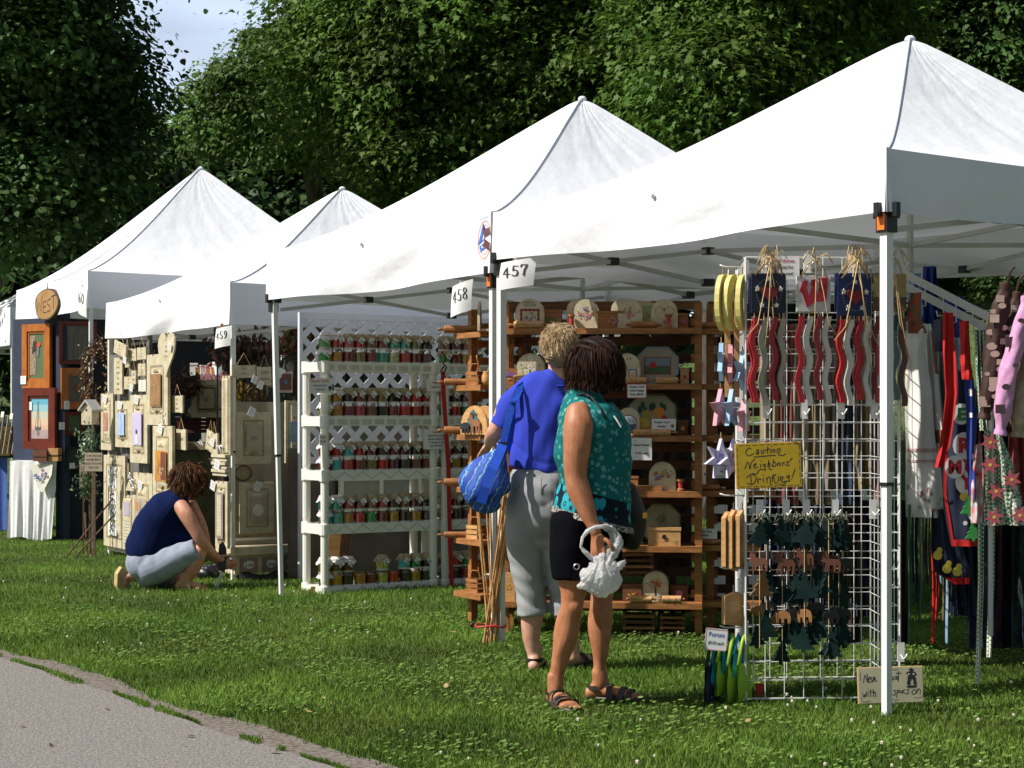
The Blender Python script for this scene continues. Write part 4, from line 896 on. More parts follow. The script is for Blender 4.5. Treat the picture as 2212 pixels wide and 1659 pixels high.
# ---- crouching woman --------------------------------------------------------------------------
B3 = Body(13.2); t3 = thing('person', 'curly red-haired woman in navy top and pale shorts crouching on the grass', 'person', (W(360,890,13.2).x, 13.2, 0)); B3.base = V(t3.location)
SK3 = skinmat('skin_freckled', (.56,.28,.18)); hc3 = B3.p(416,1036,.0)
hp, R3 = head_parts(hc3, .215, PI*.62, .45)
body = hp+[B3.loft([(385,1092,0,22,.06),(396,1070,0,17,.055),(408,1050,0,17,.05)]),
  loftmesh([(B3.p(325,1210),.13,.12),(B3.p(335,1170),.16,.14),(B3.p(355,1125),.15,.15),(B3.p(378,1090),.11,.13)], n=18),
  loftmesh([(B3.p(398,1092,-.13),.055,.055),(B3.p(412,1110,-.17),.056,.056),(B3.p(430,1140,-.18),.048,.048),(B3.p(444,1165,-.17),.042,.042),(B3.p(456,1183,-.12),.038,.036),(B3.p(470,1200,-.06),.027,.026)], n=14),
  loftmesh([(B3.p(405,1095,.14),.05,.05),(B3.p(425,1140,.17),.046,.046),(B3.p(440,1185,.13),.040,.040),(B3.p(460,1208,.06),.033,.032),(B3.p(476,1214,.0),.026,.025)], n=14),
  loftmesh([(B3.p(325,1222,-.06),.075,.08),(B3.p(370,1208,-.10),.07,.07),(B3.p(428,1190,-.13),.058,.058)], n=16),
  loftmesh([(B3.p(436,1188,-.13),.062,.062),(B3.p(430,1210,-.13),.058,.058),(B3.p(420,1230,-.12),.052,.052),(B3.p(408,1250,-.11),.038,.038),(B3.p(403,1262,-.11),.034,.034)], n=14),
  loftmesh([(B3.p(325,1228,.06),.075,.08),(B3.p(350,1243,.11),.07,.065),(B3.p(376,1258,.12),.055,.05)], n=14),
  loftmesh([(B3.p(376,1258,.12),.055,.05),(B3.p(340,1255,.10),.055,.052),(B3.p(300,1248,.06),.045,.045),(B3.p(283,1246,.04),.034,.034)], n=14)]
an5 = B3.p(403,1264,-.11); an5.z = .08; toe5 = V((an5.x+.17, an5.y-.03, .012)); body += foot_parts(an5, toe5)
body += [loftmesh([(B3.p(283,1244,.04),.032,.034),(B3.p(272,1248,.04),.030,.034),(B3.p(266,1262,.04),.032,.038),(B3.p(262,1276,.04),.02,.04)], n=12)]
body += hand_parts(B3.p(471,1202,-.055), (.75,.2,-.6), (-.2,-.3,.9), (.2,.8,-.3), curl=.6)+hand_parts(B3.p(477,1214,.0), (.9,-.1,-.2), (0,0,1), (0,-1,0), curl=.6)
remeshed('body', body, .0062, SK3, t3, 4); eyes(hc3, .215, R3, t3)
NAVY3 = M('navy_knit', (.006,.014,.062), 1, (.005,.011,.05), 8, .0015, 200, spec=.08)
tp = [loftmesh([(B3.p(322,1205,0),.175,.17),(B3.p(328,1180,0),.185,.175),(B3.p(345,1140,0),.185,.175),(B3.p(364,1105,0),.165,.175),(B3.p(383,1082,0),.11,.15),(B3.p(394,1068,0),.062,.08)], n=22, flat_bot=True), ell(B3.p(398,1150,0), .10,.13,.12), ell(B3.p(398,1093,-.12), .045,.05,.05)]
remeshed('top', tp, .0085, NAVY3, t3, 5, folds(.006, 15, 2))
SH3 = M('pale_blue_cotton', (.28,.32,.40), .85, (.23,.26,.33), 10, .001, 200)
sh3 = [loftmesh([(B3.p(330,1200,0),.15,.17),(B3.p(322,1222,0),.165,.18),(B3.p(326,1240,0),.12,.15)], n=20), loftmesh([(B3.p(330,1228,-.09),.115,.115),(B3.p(378,1208,-.12),.108,.108),(B3.p(434,1184,-.13),.083,.083)], n=18, flat_top=True), loftmesh([(B3.p(325,1232,.08),.115,.11),(B3.p(352,1244,.10),.098,.09),(B3.p(372,1252,.11),.08,.075)], n=16, flat_top=True)]
remeshed('shorts', sh3, .0085, SH3, t3, 5, folds(.007, 17, 3))
HAIR3 = hairmat('hair_auburn', (.15,.065,.028), (.045,.02,.01), .5)
remeshed('hair', [ell(hc3+V((-.028,-.01,.012)), .118,.115,.112), ell(hc3+V((-.075,-.01,.02)), .07,.09,.08)], .008, HAIR3, t3, 3)
ds = fibo(8000); k = (ds[:,2] > -.7); ds = ds[k]; k = ~((ds[:,0] > .5)&(ds[:,2] < .1)&(ds[:,1]<.2)&(ds[:,1]>-.6)); ds = ds[k]
rt = np.array(hc3)+np.array([-.030,-.01,.012])+ds*np.array([.116,.113,.110]); g = np.random.default_rng(16)
ribbons('hair_strands', rt, tang(ds,.30)+g.normal(0,.3,ds.shape), .075, .0045, HAIR3, t3, 17, curl=.3, grav=1.2, segs=6)
TAN = M('tan_leather', (.50,.36,.16), .6, (.40,.27,.11), 20)
sandal(an5, toe5, TAN, t3, .05, straps=(.45,.8))
mb = MB(); a_ = B3.p(262,1260,.04); mb.prism(ORI([(-.055,-.12),(-.06,-.02),(-.035,.06),(.01,.10),(.05,.06),(.045,-.02),(.015,-.09)]), -.035, .035, TAN, Matrix.Translation(a_+V((0,0,.02))) @ Matrix.Rotation(.55,4,'Z') @ Matrix.Rotation(-.25,4,'Y')); mb.build('sandal', t3)
# ---------------------------------------------------------------- booth 457: wooden shelves
WP = Plane((-.09,10.52),(1.12,10.40)); 
SHZ = [1.783, 1.463, 1.164, .845, .530, .205]
def shelf_unit(label, pl, s0, s1, dep=.26, zt=1.93, off=0):
    mid = (s0+s1)/2; w = s1-s0; t = thing('slatted_shelf_unit', label, 'shelf', pl.at(mid, off), pl.rz, 'slatted wooden shelf units')
    for sx in (-1, 1):
        u = MB(); x = sx*(w/2-.02); u.box(x-.022, x+.022, .0, .045, 0, zt, WOOD); u.box(x-.022, x+.022, dep+.02, dep+.055, 0, zt-.02, WOOD)
        u.build('upright', t)
        z = .12; sl = MB()
        while z < zt-.1:
            sl.box(x-.012+.03*(sx<0)-.03*(sx>0), x+.012+.03*(sx<0)-.03*(sx>0), .04, dep+.02, z, z+.045, WOOD); z += .105
        sl.build('side_slats', t)
    for i, z in enumerate(SHZ):
        s = MB(); 
        for k in range(3): s.box(-w/2-.03, w/2+.0, -.075+k*.115, -.075+k*.115+.10, z-.024, z, WOOD)
        s.box(-w/2-.03, w/2, -.085, -.076, z-.034, z-.001, WOOD); s.build('shelf', t)
    z = .12; b = MB()
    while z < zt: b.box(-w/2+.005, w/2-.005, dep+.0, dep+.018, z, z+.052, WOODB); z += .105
    b.build('back_slats', t)
    for x in (-w/2+.13, w/2-.24, w/2-.17):
        MB().box(x-.018, x+.018, dep+.02, dep+.045, .0, zt-.03, WOODD).build('back_post', t)
    return t
shelf_unit('widest slatted wooden shelf unit right behind the two standing women', WP, .03, 1.19)
WQ = Plane((-.335,11.22),(-.105,10.82))
shelf_unit('narrow slatted wooden shelf unit left of the twin tent legs', WQ, .13, .44, dep=.18)
shelf_unit('slatted wooden shelf unit running on behind the purple stars', WP, 1.22, 1.62, dep=.2, off=.12)
PAL = [C(.55,.03,.04), C(.06,.12,.45), C(.75,.35,.05), C(.1,.28,.08), C(.45,.1,.35), C(.8,.6,.08), C(.65,.2,.3)]
LEAFG = C(.06,.2,.06)
def sprig(mb, x, z, r, n, cols, y, seed, leaves_=True):
    g = random.Random(seed)
    for i in range(n):
        a = g.random()*2*PI; d = r*g.random()**.6
        if leaves_: mb.disc(x+d*math.cos(a)*1.15, z+d*math.sin(a)*.8, r*.13, LEAFG, y, 5, r*.07)
    for i in range(n):
        a = g.random()*2*PI; d = r*.8*g.random()**.6; c = g.choice(cols); px, pz = x+d*math.cos(a), z+d*math.sin(a)*.75
        for k in range(5): mb.disc(px+r*.12*math.cos(k*1.257), pz+r*.12*math.sin(k*1.257), r*.085, c, y-.0008, 5)
        mb.disc(px, pz, r*.06, PAL[5], y-.0016, 5)
def arch_holder(label, pl, px, off, design, face=CREAM, rim=None, grp='painted arch-topped boards on the wooden shelves', turn=0, zsnap=None):
    p, w, h = pl.rect(*px, off); 
    if zsnap is not None: h += p.z-zsnap; p.z = zsnap
    t = thing('arched_napkin_holder', label, 'napkin holder', p, pl.rz+turn, grp)
    A = arch(w, h); b = MB(); b.prism(ORI(A), 0, .014, rim or face); b.prism(ORI([(x*.96, z*.97+.001) for x, z in A]), -.0015, .0, face)
    design(b, w, h); b.build('front_board', t)
    MB().prism(ORI(A), .075, .088, rim or face).build('back_board', t); MB().box(-w*.45, w*.45, .014, .075, 0, .012, rim or WOODL).build('tray', t)
    return t
def d_flowers(cols, n=9, cz=.5, seed=1): return lambda b, w, h: sprig(b, 0, h*cz, w*.36, n, cols, -.003, seed)
def d_check(b, w, h):
    b.text('A FRIENDLY', h*.09, INK, 0, h*.84, -.003); b.text('WELCOME', h*.09, INK, 0, h*.75, -.003)
    k = 9
    for i in range(k):
        for j in range(7):
            if i in (0,k-1) or j in (0,6):
                x = -w*.33+i*w*.66/k; z = h*.14+j*h*.52/7; b.box(x, x+w*.66/k, -.0032, -.0018, z, z+h*.52/7, PAL[0] if (i+j)%2 else INK)
    sprig(b, 0, h*.4, w*.22, 8, PAL, -.003, 5)
def d_heart(b, w, h):
    for i, (x, z) in enumerate(heart(w*.34)): b.disc(x, h*.5+z, w*.028, LEAFG if i%2 else PAL[6], -.003, 5)
def d_daisy(b, w, h):
    g = random.Random(3)
    for i in range(26): a = g.random()*6.28; d = w*.36*g.random(); b.disc(d*math.cos(a), h*.42+d*math.sin(a)*.7, w*.045, C(.25,.3,.06), -.0025, 5, w*.02)
    for x, z in ((-.14,.40),(.12,.42),(0,.84),(-.02,.55)):
        for k in range(8): b.disc(w*x+w*.07*math.cos(k*.785), h*z+w*.07*math.sin(k*.785), w*.032, PAPER, -.003, 5)
        b.disc(w*x, h*z, w*.04, PAL[5], -.004, 6)
    for x, z in ((-.33,.62),(.33,.6),(.3,.3)): b.disc(w*x, h*z, w*.03, PAL[1], -.003, 5)
def d_ship(b, w, h):
    b.disc(0, h*.42, w*.40, C(.25,.05,.04), -.0025, 18); b.disc(0, h*.42, w*.37, C(.42,.52,.62), -.003, 18)
    b.prism(ORI([(-w*.34,h*.42),(-w*.28,h*.22),(0,h*.12),(w*.28,h*.22),(w*.34,h*.42)]), -.0045, -.0035, C(.05,.09,.14))
    for x in (-.15,0,.14): b.prism(ORI([(w*x-w*.05,h*.40),(w*x+w*.07,h*.40),(w*x,h*.62)]), -.006, -.005, OFFW)
def d_stamps(b, w, h):
    for x, z, c in ((-.2,.42,PAL[5]),(.2,.30,PAL[1])):
        b.box(w*x-w*.16,w*x+w*.16,-.003,-.002,h*z-h*.18,h*z+h*.18,c); b.box(w*x-w*.12,w*x+w*.12,-.004,-.003,h*z-h*.14,h*z+h*.14,CREAM); b.disc(w*x,h*z,w*.07,PAL[0 if x<0 else 2],-.005,6)
    b.disc(0,h*.82,w*.04,PAL[0],-.003,6); b.disc(.12*w,h*.82,w*.04,PAL[0],-.003,6)
def d_tree(b, w, h):
    T = [(0,.86),(-.13,.70),(-.07,.70),(-.22,.50),(-.13,.50),(-.32,.28),(-.05,.28),(-.05,.12),(.05,.12),(.05,.28),(.32,.28),(.13,.50),(.22,.50),(.07,.70),(.13,.70)]
    b.prism(ORI([(x*w, z*h) for x, z in T]), -.010, -.002, C(.05,.16,.15))
    moose(b, w*.12, h*.05, w*.42, -.018, C(.30,.12,.06)); bear(b, -w*.25, h*.05, w*.34, -.020, C(.02,.02,.025))
def moose(b, x, z, s, y, m):
    P = [(-.42,.62),(-.5,.78),(-.38,.98),(-.36,.8),(-.28,1.02),(-.26,.82),(-.14,.95),(-.2,.74),(-.1,.66),(.32,.62),(.42,.5),(.4,.02),(.3,.02),(.3,.34),(.2,.36),(.18,.02),(.08,.02),(.06,.34),(-.12,.36),(-.14,.02),(-.23,.02),(-.22,.38),(-.3,.02),(-.37,.02),(-.3,.46),(-.48,.5),(-.55,.58)]
    b.prism(ORI([(x+a*s, z+c*s) for a, c in P]), y, y+.007, m)
def bear(b, x, z, s, y, m):
    P = [(-.5,.32),(-.42,.52),(-.36,.6),(-.3,.54),(-.1,.66),(.2,.66),(.42,.52),(.48,.3),(.44,0),(.3,0),(.28,.24),(.12,.26),(.1,0),(-.04,0),(-.06,.26),(-.16,.25),(-.18,0),(-.32,0),(-.32,.28),(-.46,.24)]
    b.prism(ORI([(x+a*s, z+c*s) for a, c in P]), y, y+.007, m)
def rolling_pin(label, pl, px, off, mat=WOODL, design=True, seed=0, end=False, zsnap=None):
    p, w, h = pl.rect(*px, off); r = max(.018, h*.5)
    if zsnap is not None: p.z = zsnap
    t = thing('rolling_pin', label, 'rolling pin', (p.x,p.y,p.z+r), pl.rz+(1.1 if end else 0), 'rolling pins on the wooden shelves')
    if end: w = .30
    Mx = Matrix.Rotation(PI/2,4,'Y'); L = w*.36; b = MB(); b.lathe([(r*.9,-L),(r,-L*.96),(r,L*.96),(r*.9,L)], mat, 14, Mx)
    if design:
        g = random.Random(seed)
        for i in range(10): x = -L*.85+i*L*1.7/9; b.disc(x, g.uniform(-.2,.3)*r, r*.22, g.choice(PAL+[LEAFG]), -r*.98-.002, 6)
    b.build('roller', t, False)
    for s in (-1,1): MB().lathe([(r*.25,s*L),(r*.28,s*(L+w*.03)),(r*.42,s*(L+w*.07)),(r*.38,s*(L+w*.12)),(r*.12,s*(L+w*.14))], WOOD, 8, Mx).build('handle', t, True)
    return t
def small_box(label, pl, px, off, mat, design, dep=.09, name='painted_box', cat='box', lid=True, turn=0, zsnap=None):
    p, w, h = pl.rect(*px, off)
    if zsnap is not None: p.z = zsnap
    t = thing(name, label, cat, p, pl.rz+turn, 'painted boxes on the wooden shelves'); b = MB(); b.box(-w/2,w/2,0,dep,0,h*.84,mat)
    if design: design(b, w, h)
    b.build('box_body', t)
    if lid: MB().box(-w/2-.004,w/2+.004,-.004,dep+.004,h*.845,h,mat).build('lid', t)
    return t
def spool(label, pl, px, off, zsnap):
    p, w, h = pl.rect(*px, off); t = thing('painted_spool', label, 'spool', (p.x,p.y,zsnap), pl.rz, 'painted wooden spools'); r = w/2
    MB().lathe([(r,0),(r,.012),(r*.6,.018),(r*.6,h-.018),(r,h-.012),(r,h)], WOOD, 12).build('turned_body', t, False)
    MB().lathe([(r*.62,h*.3),(r*.64,h*.32),(r*.64,h*.68),(r*.62,h*.7)], PAL[0], 10).build('painted_band', t); return t
def octagon_tray(label, pl, px, off, face, rim, design, zsnap):
    p, w, h = pl.rect(*px, off); h += p.z-zsnap; t = thing('octagonal_tray', label, 'tray', (p.x,p.y,zsnap), pl.rz, 'large octagonal trays leaning on the shelves')
    T = Matrix.Rotation(-.12,4,'X'); k = min(w,h)*.28
    O = lambda e: ORI([(-w/2+e,k),(-w/2+k,e),(w/2-k,e),(w/2-e,k),(w/2-e,h-k),(w/2-k,h-e),(-w/2+k,h-e),(-w/2+e,h-k)])
    MB(T).prism(O(0), 0, .016, rim).build('rim', t); b = MB(T); b.prism(O(w*.045), -.002, -.0005, face); design(b, w, h); b.build('painted_face', t); return t
def price_sign(label, pl, px, off, lines, border=None, sizes=None, col=INK, tilt=0, name='price_sign', grp='printed price signs', extra=None, x=0):
    p, w, h = pl.rect(*px, off); t = thing(name, label, 'sign', p, pl.rz, grp); T = Matrix.Rotation(tilt,4,'Y'); b = MB(T); b.box(-w/2,w/2,0,.003,0,h,PAPER)
    if border:
        for z in (0,h*.95): b.box(-w/2,w/2,-.001,-.0004,z,z+h*.05,border)
        for xx in (-w/2,w/2-w*.04): b.box(xx,xx+w*.04,-.001,-.0004,0,h,border)
    b.build('card', t); b = MB(T); n = len(lines)
    for i, l in enumerate(lines):
        s = (sizes[i] if sizes else 1)*h/(n+1)*.8; c = l[1] if isinstance(l, tuple) else col; s_ = l[0] if isinstance(l, tuple) else l
        b.text(s_, s, c, x*w, h*(1-(i+1)/(n+.75))-.0, -.0012, bold=.0004, xs=min(1.0, w*.86/(len(s_)*s*.52)))
    if extra: extra(b, w, h)
    b.build('lettering', t); return t
Z = SHZ; F = -.03
arch_holder('cream arched board with a red checked picture above the fair-haired woman', WP, (1113,1176,645,706), F, d_check, zsnap=Z[0])
arch_holder('cream arched board painted with a big posy of pink and blue flowers', WP, (1240,1292,646,706), F, d_flowers([PAL[0],PAL[1],PAL[6]],12), zsnap=Z[0])
arch_holder('blank-sided arched board just left of the pink and blue posy', WP, (1224,1268,647,706), .08, lambda b,w,h: None, zsnap=Z[0])
arch_holder('cream arched board with a pink blossom spray', WP, (1334,1388,647,706), F, d_flowers([PAL[6],PAL[4]],7,.55,3), zsnap=Z[0])
arch_holder('cream arched board half hidden behind the pink blossom spray', WP, (1320,1362,647,706), .08, lambda b,w,h: None, zsnap=Z[0])
arch_holder('cream arched board with a heart of small leaves at the right of the top shelf', WP, (1406,1464,646,706), F, d_heart, zsnap=Z[0])
small_box('pale green box painted with a vine wreath on the top shelf', WP, (1378,1412,650,706), .05, C(.45,.5,.3), lambda b,w,h: sprig(b,0,h*.45,w*.4,6,[PAL[2]],-.002,8), zsnap=Z[0])
small_box('wooden box with a small flower posy on the top shelf', WP, (1306,1346,668,706), F, WOOD, lambda b,w,h: sprig(b,0,h*.42,w*.33,9,[PAL[6],PAL[1]],-.002,9), zsnap=Z[0])
small_box('plain wooden cube beside the posy box', WP, (1290,1307,668,706), F, WOOD, None, zsnap=Z[0])
small_box('slatted wooden crate box with a green lid on the top shelf', WP, (1172,1212,660,703), .04, WOOD, lambda b,w,h: [b.box(-w*.45+i*w*.15,-w*.45+i*w*.15+w*.07,-.003,0,h*.25,h*.6,LEAFG) for i in range(6)], zsnap=Z[0])
rolling_pin('rolling pin with painted butterflies at the left of the top shelf', WP, (1098,1186,690,706), -.06, seed=1, zsnap=Z[0])
rolling_pin('plain rolling pin lying before the blossom and heart boards', WP, (1352,1430,692,706), -.06, WOOD, False, zsnap=Z[0])
spool('small painted spool left of the flower posy board', WP, (1227,1242,676,706), -.06, Z[0]); spool('small painted spool in front of the heart board', WP, (1436,1452,676,706), -.06, Z[0])
arch_holder('cream arched board painted with white daisies', WP, (1116,1176,763,822), F, d_daisy, zsnap=Z[1])
small_box('brown box with a purple car painted on its side', WP, (1084,1122,786,826), -.03, WOOD, lambda b,w,h: b.prism(ORI([(-w*.3,h*.42),(-w*.2,h*.52),(-w*.08,h*.66),(w*.1,h*.66),(w*.2,h*.52),(w*.32,h*.42)]),-.004,-.001,C(.2,.1,.35)), lid=False, zsnap=Z[1])
small_box('narrow yellow box with green trees at the left end of the second shelf', WP, (1072,1083,786,826), -.04, C(.55,.4,.08), lambda b,w,h: b.prism(ORI([(-w*.4,h*.45),(w*.4,h*.45),(0,h*.8)]),-.004,-.001,LEAFG), lid=False, zsnap=Z[1])
rolling_pin('rolling pin with a painted leaf below the car box', WP, (1096,1190,808,826), -.07, seed=2, zsnap=Z[1])
arch_holder('arched board with yellow and blue stamp pictures beside the dark hair', WP, (1328,1383,763,822), F, d_stamps, zsnap=Z[1])
def d_barn(b, w, h):
    b.box(-w*.32,w*.32,-.004,-.003,h*.25,h*.72,C(.35,.05,.06)); b.box(-w*.29,w*.29,-.005,-.004,h*.28,h*.48,C(.06,.14,.05)); b.box(-w*.29,w*.29,-.005,-.004,h*.48,h*.69,C(.2,.3,.38))
    b.prism(ORI([(-w*.18,h*.42),(-w*.02,h*.42),(-w*.02,h*.54),(-w*.1,h*.60),(-w*.18,h*.54)]),-.007,-.006,PAL[0]); sprig(b,w*.12,h*.5,w*.08,4,[LEAFG],-.006,2)
octagon_tray('octagonal tray with a pale blue rim and a farm scene', WP, (1374,1466,748,822), .05, C(.42,.38,.28), C(.25,.36,.48), d_barn, Z[1])
for i, (a, b_) in enumerate(((1346,1405),(1408,1474))): rolling_pin(['rolling pin with vine pattern left on the second shelf right of the dark hair','rolling pin with grape pattern at the right end of the second shelf'][i], WP, (a,b_,810,824), -.07, seed=5+i, zsnap=Z[1])
price_sign('red checked sign for recipe card holders hanging under the second shelf', WP, (1354,1397,829,860), -.095, ['Recipe Card','Holder Display','Price $8.50'], C(.6,.12,.12))
arch_holder('round-topped board with a sailing ship medallion', WP, (1334,1382,880,934), F, d_ship, zsnap=Z[2])
def d_fruit(b, w, h):
    for x,z,r,c in ((-.18,.3,.12,PAL[5]),(-.1,.5,.10,C(.5,.4,.05)),(.14,.55,.12,C(.8,.3,.03)),(.24,.4,.07,PAL[0]),(-.12,.2,.10,C(.7,.35,.03))): b.disc(w*x,h*z,w*r,c,-.004-abs(x)*.002,10)
    for i in range(10): b.disc(w*(-.25+.055*i),h*(.62+.1*math.sin(i*1.7)),w*.05,C(.03,.1,.04),-.0035,5,w*.09)
octagon_tray('big octagonal tray with a green rim and painted fruit', WP, (1356,1462,850,934), .04, C(.42,.40,.28), C(.10,.2,.06), d_fruit, Z[2])
price_sign('recipe card holder sign standing before the fruit tray', WP, (1408,1460,905,930), -.06, ['Recipe Card','Holder'], extra=lambda b,w,h: b.disc(w*.36,h*.4,h*.16,C(.3,.15,.1),-.002,7), x=-.08)
rolling_pin('rolling pin painted with small fruit on the third shelf', WP, (1352,1465,926,940), -.075, seed=7, zsnap=Z[2])
price_sign('napkin holder price sign hanging under the third shelf', WP, (1362,1408,946,994), -.095, ['Napkin Holders','16.00 each'], sizes=[.55,.5], extra=lambda b,w,h: (sprig(b,w*.3,h*.3,w*.12,5,[LEAFG],-.002,1), sprig(b,-w*.3,h*.85,w*.1,4,[LEAFG],-.002,4)))
arch_holder('cream arched board with butterflies and fruit on the fourth shelf', WP, (1402,1460,998,1060), F, d_flowers([PAL[2],PAL[1],PAL[0]],7,.55,11), zsnap=Z[3])
small_box('flat wooden box lying on the fourth shelf', WP, (1375,1430,1046,1060), -.07, WOOD, None, lid=False, zsnap=Z[3]); spool('striped spool beside the butterfly board', WP, (1462,1478,1034,1060), -.03, Z[3])
octagon_tray('octagonal tray with a dark ivy wreath on the fifth shelf', WP, (1386,1470,1088,1178), .06, C(.36,.34,.2), C(.2,.22,.1), lambda b,w,h: sprig(b,0,h*.62,w*.2,12,[LEAFG],-.003,4), Z[4])
small_box('wooden chest with a dark round knob on the fifth shelf', WP, (1400,1470,1140,1180), -.06, WOODL, lambda b,w,h: (b.disc(0,h*.5,h*.13,BLACKP,-.006,10), sprig(b,-w*.35,h*.2,w*.1,5,[LEAFG],-.002,3), sprig(b,w*.35,h*.2,w*.1,5,[LEAFG],-.002,6)), zsnap=Z[4])
rolling_pin('thin rolling pin at the left of the fifth shelf', WP, (1330,1390,1165,1178), -.07, WOOD, False, zsnap=Z[4])
arch_holder('arched board with a painted fruit tree on the lowest shelf', WP, (1388,1444,1234,1300), .0, lambda b,w,h: (b.box(-w*.03,w*.03,-.003,-.002,h*.2,h*.5,WOODD), sprig(b,0,h*.6,w*.3,10,[PAL[0],PAL[2]],-.0035,9)), zsnap=Z[5])
for i,(a,b_) in enumerate(((1352,1418),(1422,1480))): rolling_pin(['blue flowered rolling pin on the lowest shelf, left one','blue flowered rolling pin on the lowest shelf, right one'][i], WP, (a,b_,1286,1302), -.07, seed=15+i, zsnap=Z[5])
arch_holder('arched board with red squares behind the knees of the woman in grey', WP, (1194,1222,1244,1304), F, lambda b,w,h: [b.disc(w*.05,h*z,w*.18,PAL[0],-.003,4) for z in (.3,.7)], zsnap=Z[5])
arch_holder('arched board with orange lettering blocks at the left of the lowest shelf', WP, (1082,1113,1236,1304), F, lambda b,w,h: sprig(b,0,h*.5,w*.35,8,[PAL[2]],-.003,6,False), WOODL, zsnap=Z[5])
# items beyond the right post
arch_holder('arched board with grapes right of the tall post on the top shelf', WP, (1540,1570,650,708), .1, d_flowers([PAL[4],PAL[1]],6,.5,21), zsnap=Z[0])
rolling_pin('plain rolling pin right of the tall post on the top shelf', WP, (1505,1560,692,706), .06, WOOD, False, zsnap=Z[0])
price_sign('small recipe card sign right of the tall post on the fifth shelf', WP, (1504,1549,1142,1164), .05, ['Recipe Card','Holder'], x=-.08)
for i,(zz,lab) in enumerate(((3,'dark turned rolling pin on the fourth shelf right of the tall post'),(4,'painted rolling pin on the fifth shelf right of the tall post'))): rolling_pin(lab, WP, (1508,1562,0+[1050,1168][i],[1062,1180][i]), .06, WOOD, bool(i), 30, zsnap=Z[zz])
# narrow unit, left of the twin legs
def onq(px, off=0): return px
arch_holder('side view of an open arched napkin holder with cherries', WQ, (1010,1058,651,712), -.06, d_flowers([PAL[0],PAL[4]],8,.5,31), WOODL, rim=CREAM, turn=-.55, zsnap=Z[0])
arch_holder('arched wooden board with green pine tree, bear and moose cut-outs', WQ, (999,1049,876,942), -.10, d_tree, WOODL, turn=.1, zsnap=Z[2])
for i, (y0,y1,zi) in enumerate(((695,712,0),(815,830,1),(925,942,2),(1068,1085,3),(1195,1208,4))):
    rolling_pin(['plain','pale','reddish','slim','dark'][i]+' rolling pin sticking out at the left end of the '+['top','second','third','fourth','fifth'][i]+' shelf', WQ, (985,1010,y0,y1), -.05, WOOD, False, i, end=True, zsnap=Z[zi]+(.0))
t = thing('honey_pot', 'little turned honey pot with dipper on the narrow wooden shelf', 'honey pot', WQ.P(1052,828,-.05), 0); t.location.z = Z[1]
MB().lathe([(.02,0),(.03,.02),(.032,.05),(.022,.075),(.025,.08)], WOODL, 12).build('pot', t, True); MB().tube([(0,0,.07),(.03,0,.14)], .005, WOODL, 6).build('dipper', t, True)
t = thing('flute_rack', 'thin twisted wooden stick standing on the narrow wooden shelf', 'stick', WQ.P(1032,828,-.05), 0); t.location.z = Z[1]
MB().tube([(.006*math.sin(i*1.3), 0, .02*i) for i in range(10)], .006, WOOD, 6).build('twisted_stick', t, True); MB().lathe([(.02,0),(.02,.006)], WOOD, 8).build('stand', t)
# bunch of rods tied to the tent leg
g = random.Random(5); base = G(1052, 1390)
for i in range(20):
    bx = base.x+g.uniform(-.03,.05); by = base.y+g.uniform(-.04,.03)-.05; tx = G(1040,1390).x+g.uniform(-.03,.14) if i%3 else base.x+g.uniform(.10,.17)
    top = g.uniform(.72,.86); r = thing('wooden_rod', ('thin wooden rod in the bundle tied to the twin tent legs'), 'rod', (bx,by,0), 0, 'thin wooden rods tied to the twin tent legs')
    MB().tube([(0,0,0),(tx-bx, g.uniform(-.06,.02), top)], .0055, WOODL, 6).build('shaft', r)
t = thing('red_tie_cord', 'red cord with a black ball tying the rods to the tent legs', 'cord', (base.x, base.y, .10)); mb = MB()
mb.tube([(.085*math.cos(a)+.02, .07*math.sin(a)-.03, .006*math.sin(3*a)+.004) for a in [2*PI*i/18 for i in range(19)]], .006, PAL[0], 6); mb.build('cord', t, True); MB().ball((-.085,-.05,.01), .014, BLACKP, 8).build('ball', t, True)
# small orange and yellow marker flags near the ground
for (px,py,c,lab) in ((1203,1372,C(.7,.03,.02),'small red plastic tent peg tag beside the far sandal'),(1500,1340,C(.6,.03,.03),'red strip at the foot of the tall shelf post'),(1640,1500,C(.7,.04,.03),'red cap on the grid rack foot')):
    gpos = G(px, py+12); t = thing('marker_tag', lab, 'tag', gpos); b = MB(); b.box(-.016,.016,-.004,.004,0,.075,c); b.box(-.02,.02,-.008,.008,0,.01,c); b.build('tag_body', t)

# ---------------------------------------------------------------- wire grid rack with wind chimes
GP = Plane((1.035,7.99),(1.735,8.03)); GW = .69; GH = 1.985
WIRE = M('white_wire', (.72,.72,.70), .4)
rack = thing('wire_grid_rack', 'tall white wire grid rack hung with wind chimes and wooden trees', 'display rack', GP.at(GW/2), GP.rz)
def wpanel(name, a, b, z0=.03, z1=GH, cell=.083):
    mb = MB(); a = V(a); b = V(b); L = (b-a).length; d = (b-a)/L; n = int(round(L/cell)); out = V((-d.y,d.x,0))*.005
    for i in range(n+1):
        p = a+d*(L*i/n); r = .0055 if i in (0,n) else .0024; mb.tube([(p.x,p.y,z0 if i not in (0,n) else 0),(p.x,p.y,z1)], r, WIRE, 5)
    k = int(round((z1-z0)/cell))
    for j in range(k+1):
        z = z0+(z1-z0)*j/k; r = .0042 if j in (0,k) else .0024; mb.tube([a+out+V((0,0,z)), b+out+V((0,0,z))], r, WIRE, 5)
    return mb.build(name, rack)
h = GW/2; wpanel('grid_panel', (-h,0,0),(h,0,0)); wpanel('grid_panel', (-h,.02,0),(-h+.07,.60,0)); wpanel('grid_panel', (h,.02,0),(h+.03,.62,0)); wpanel('grid_panel', (-h+.07,.62,0),(h+.03,.62,0))
WHK = M('white_hook_metal', (.78,.78,.76), .35)
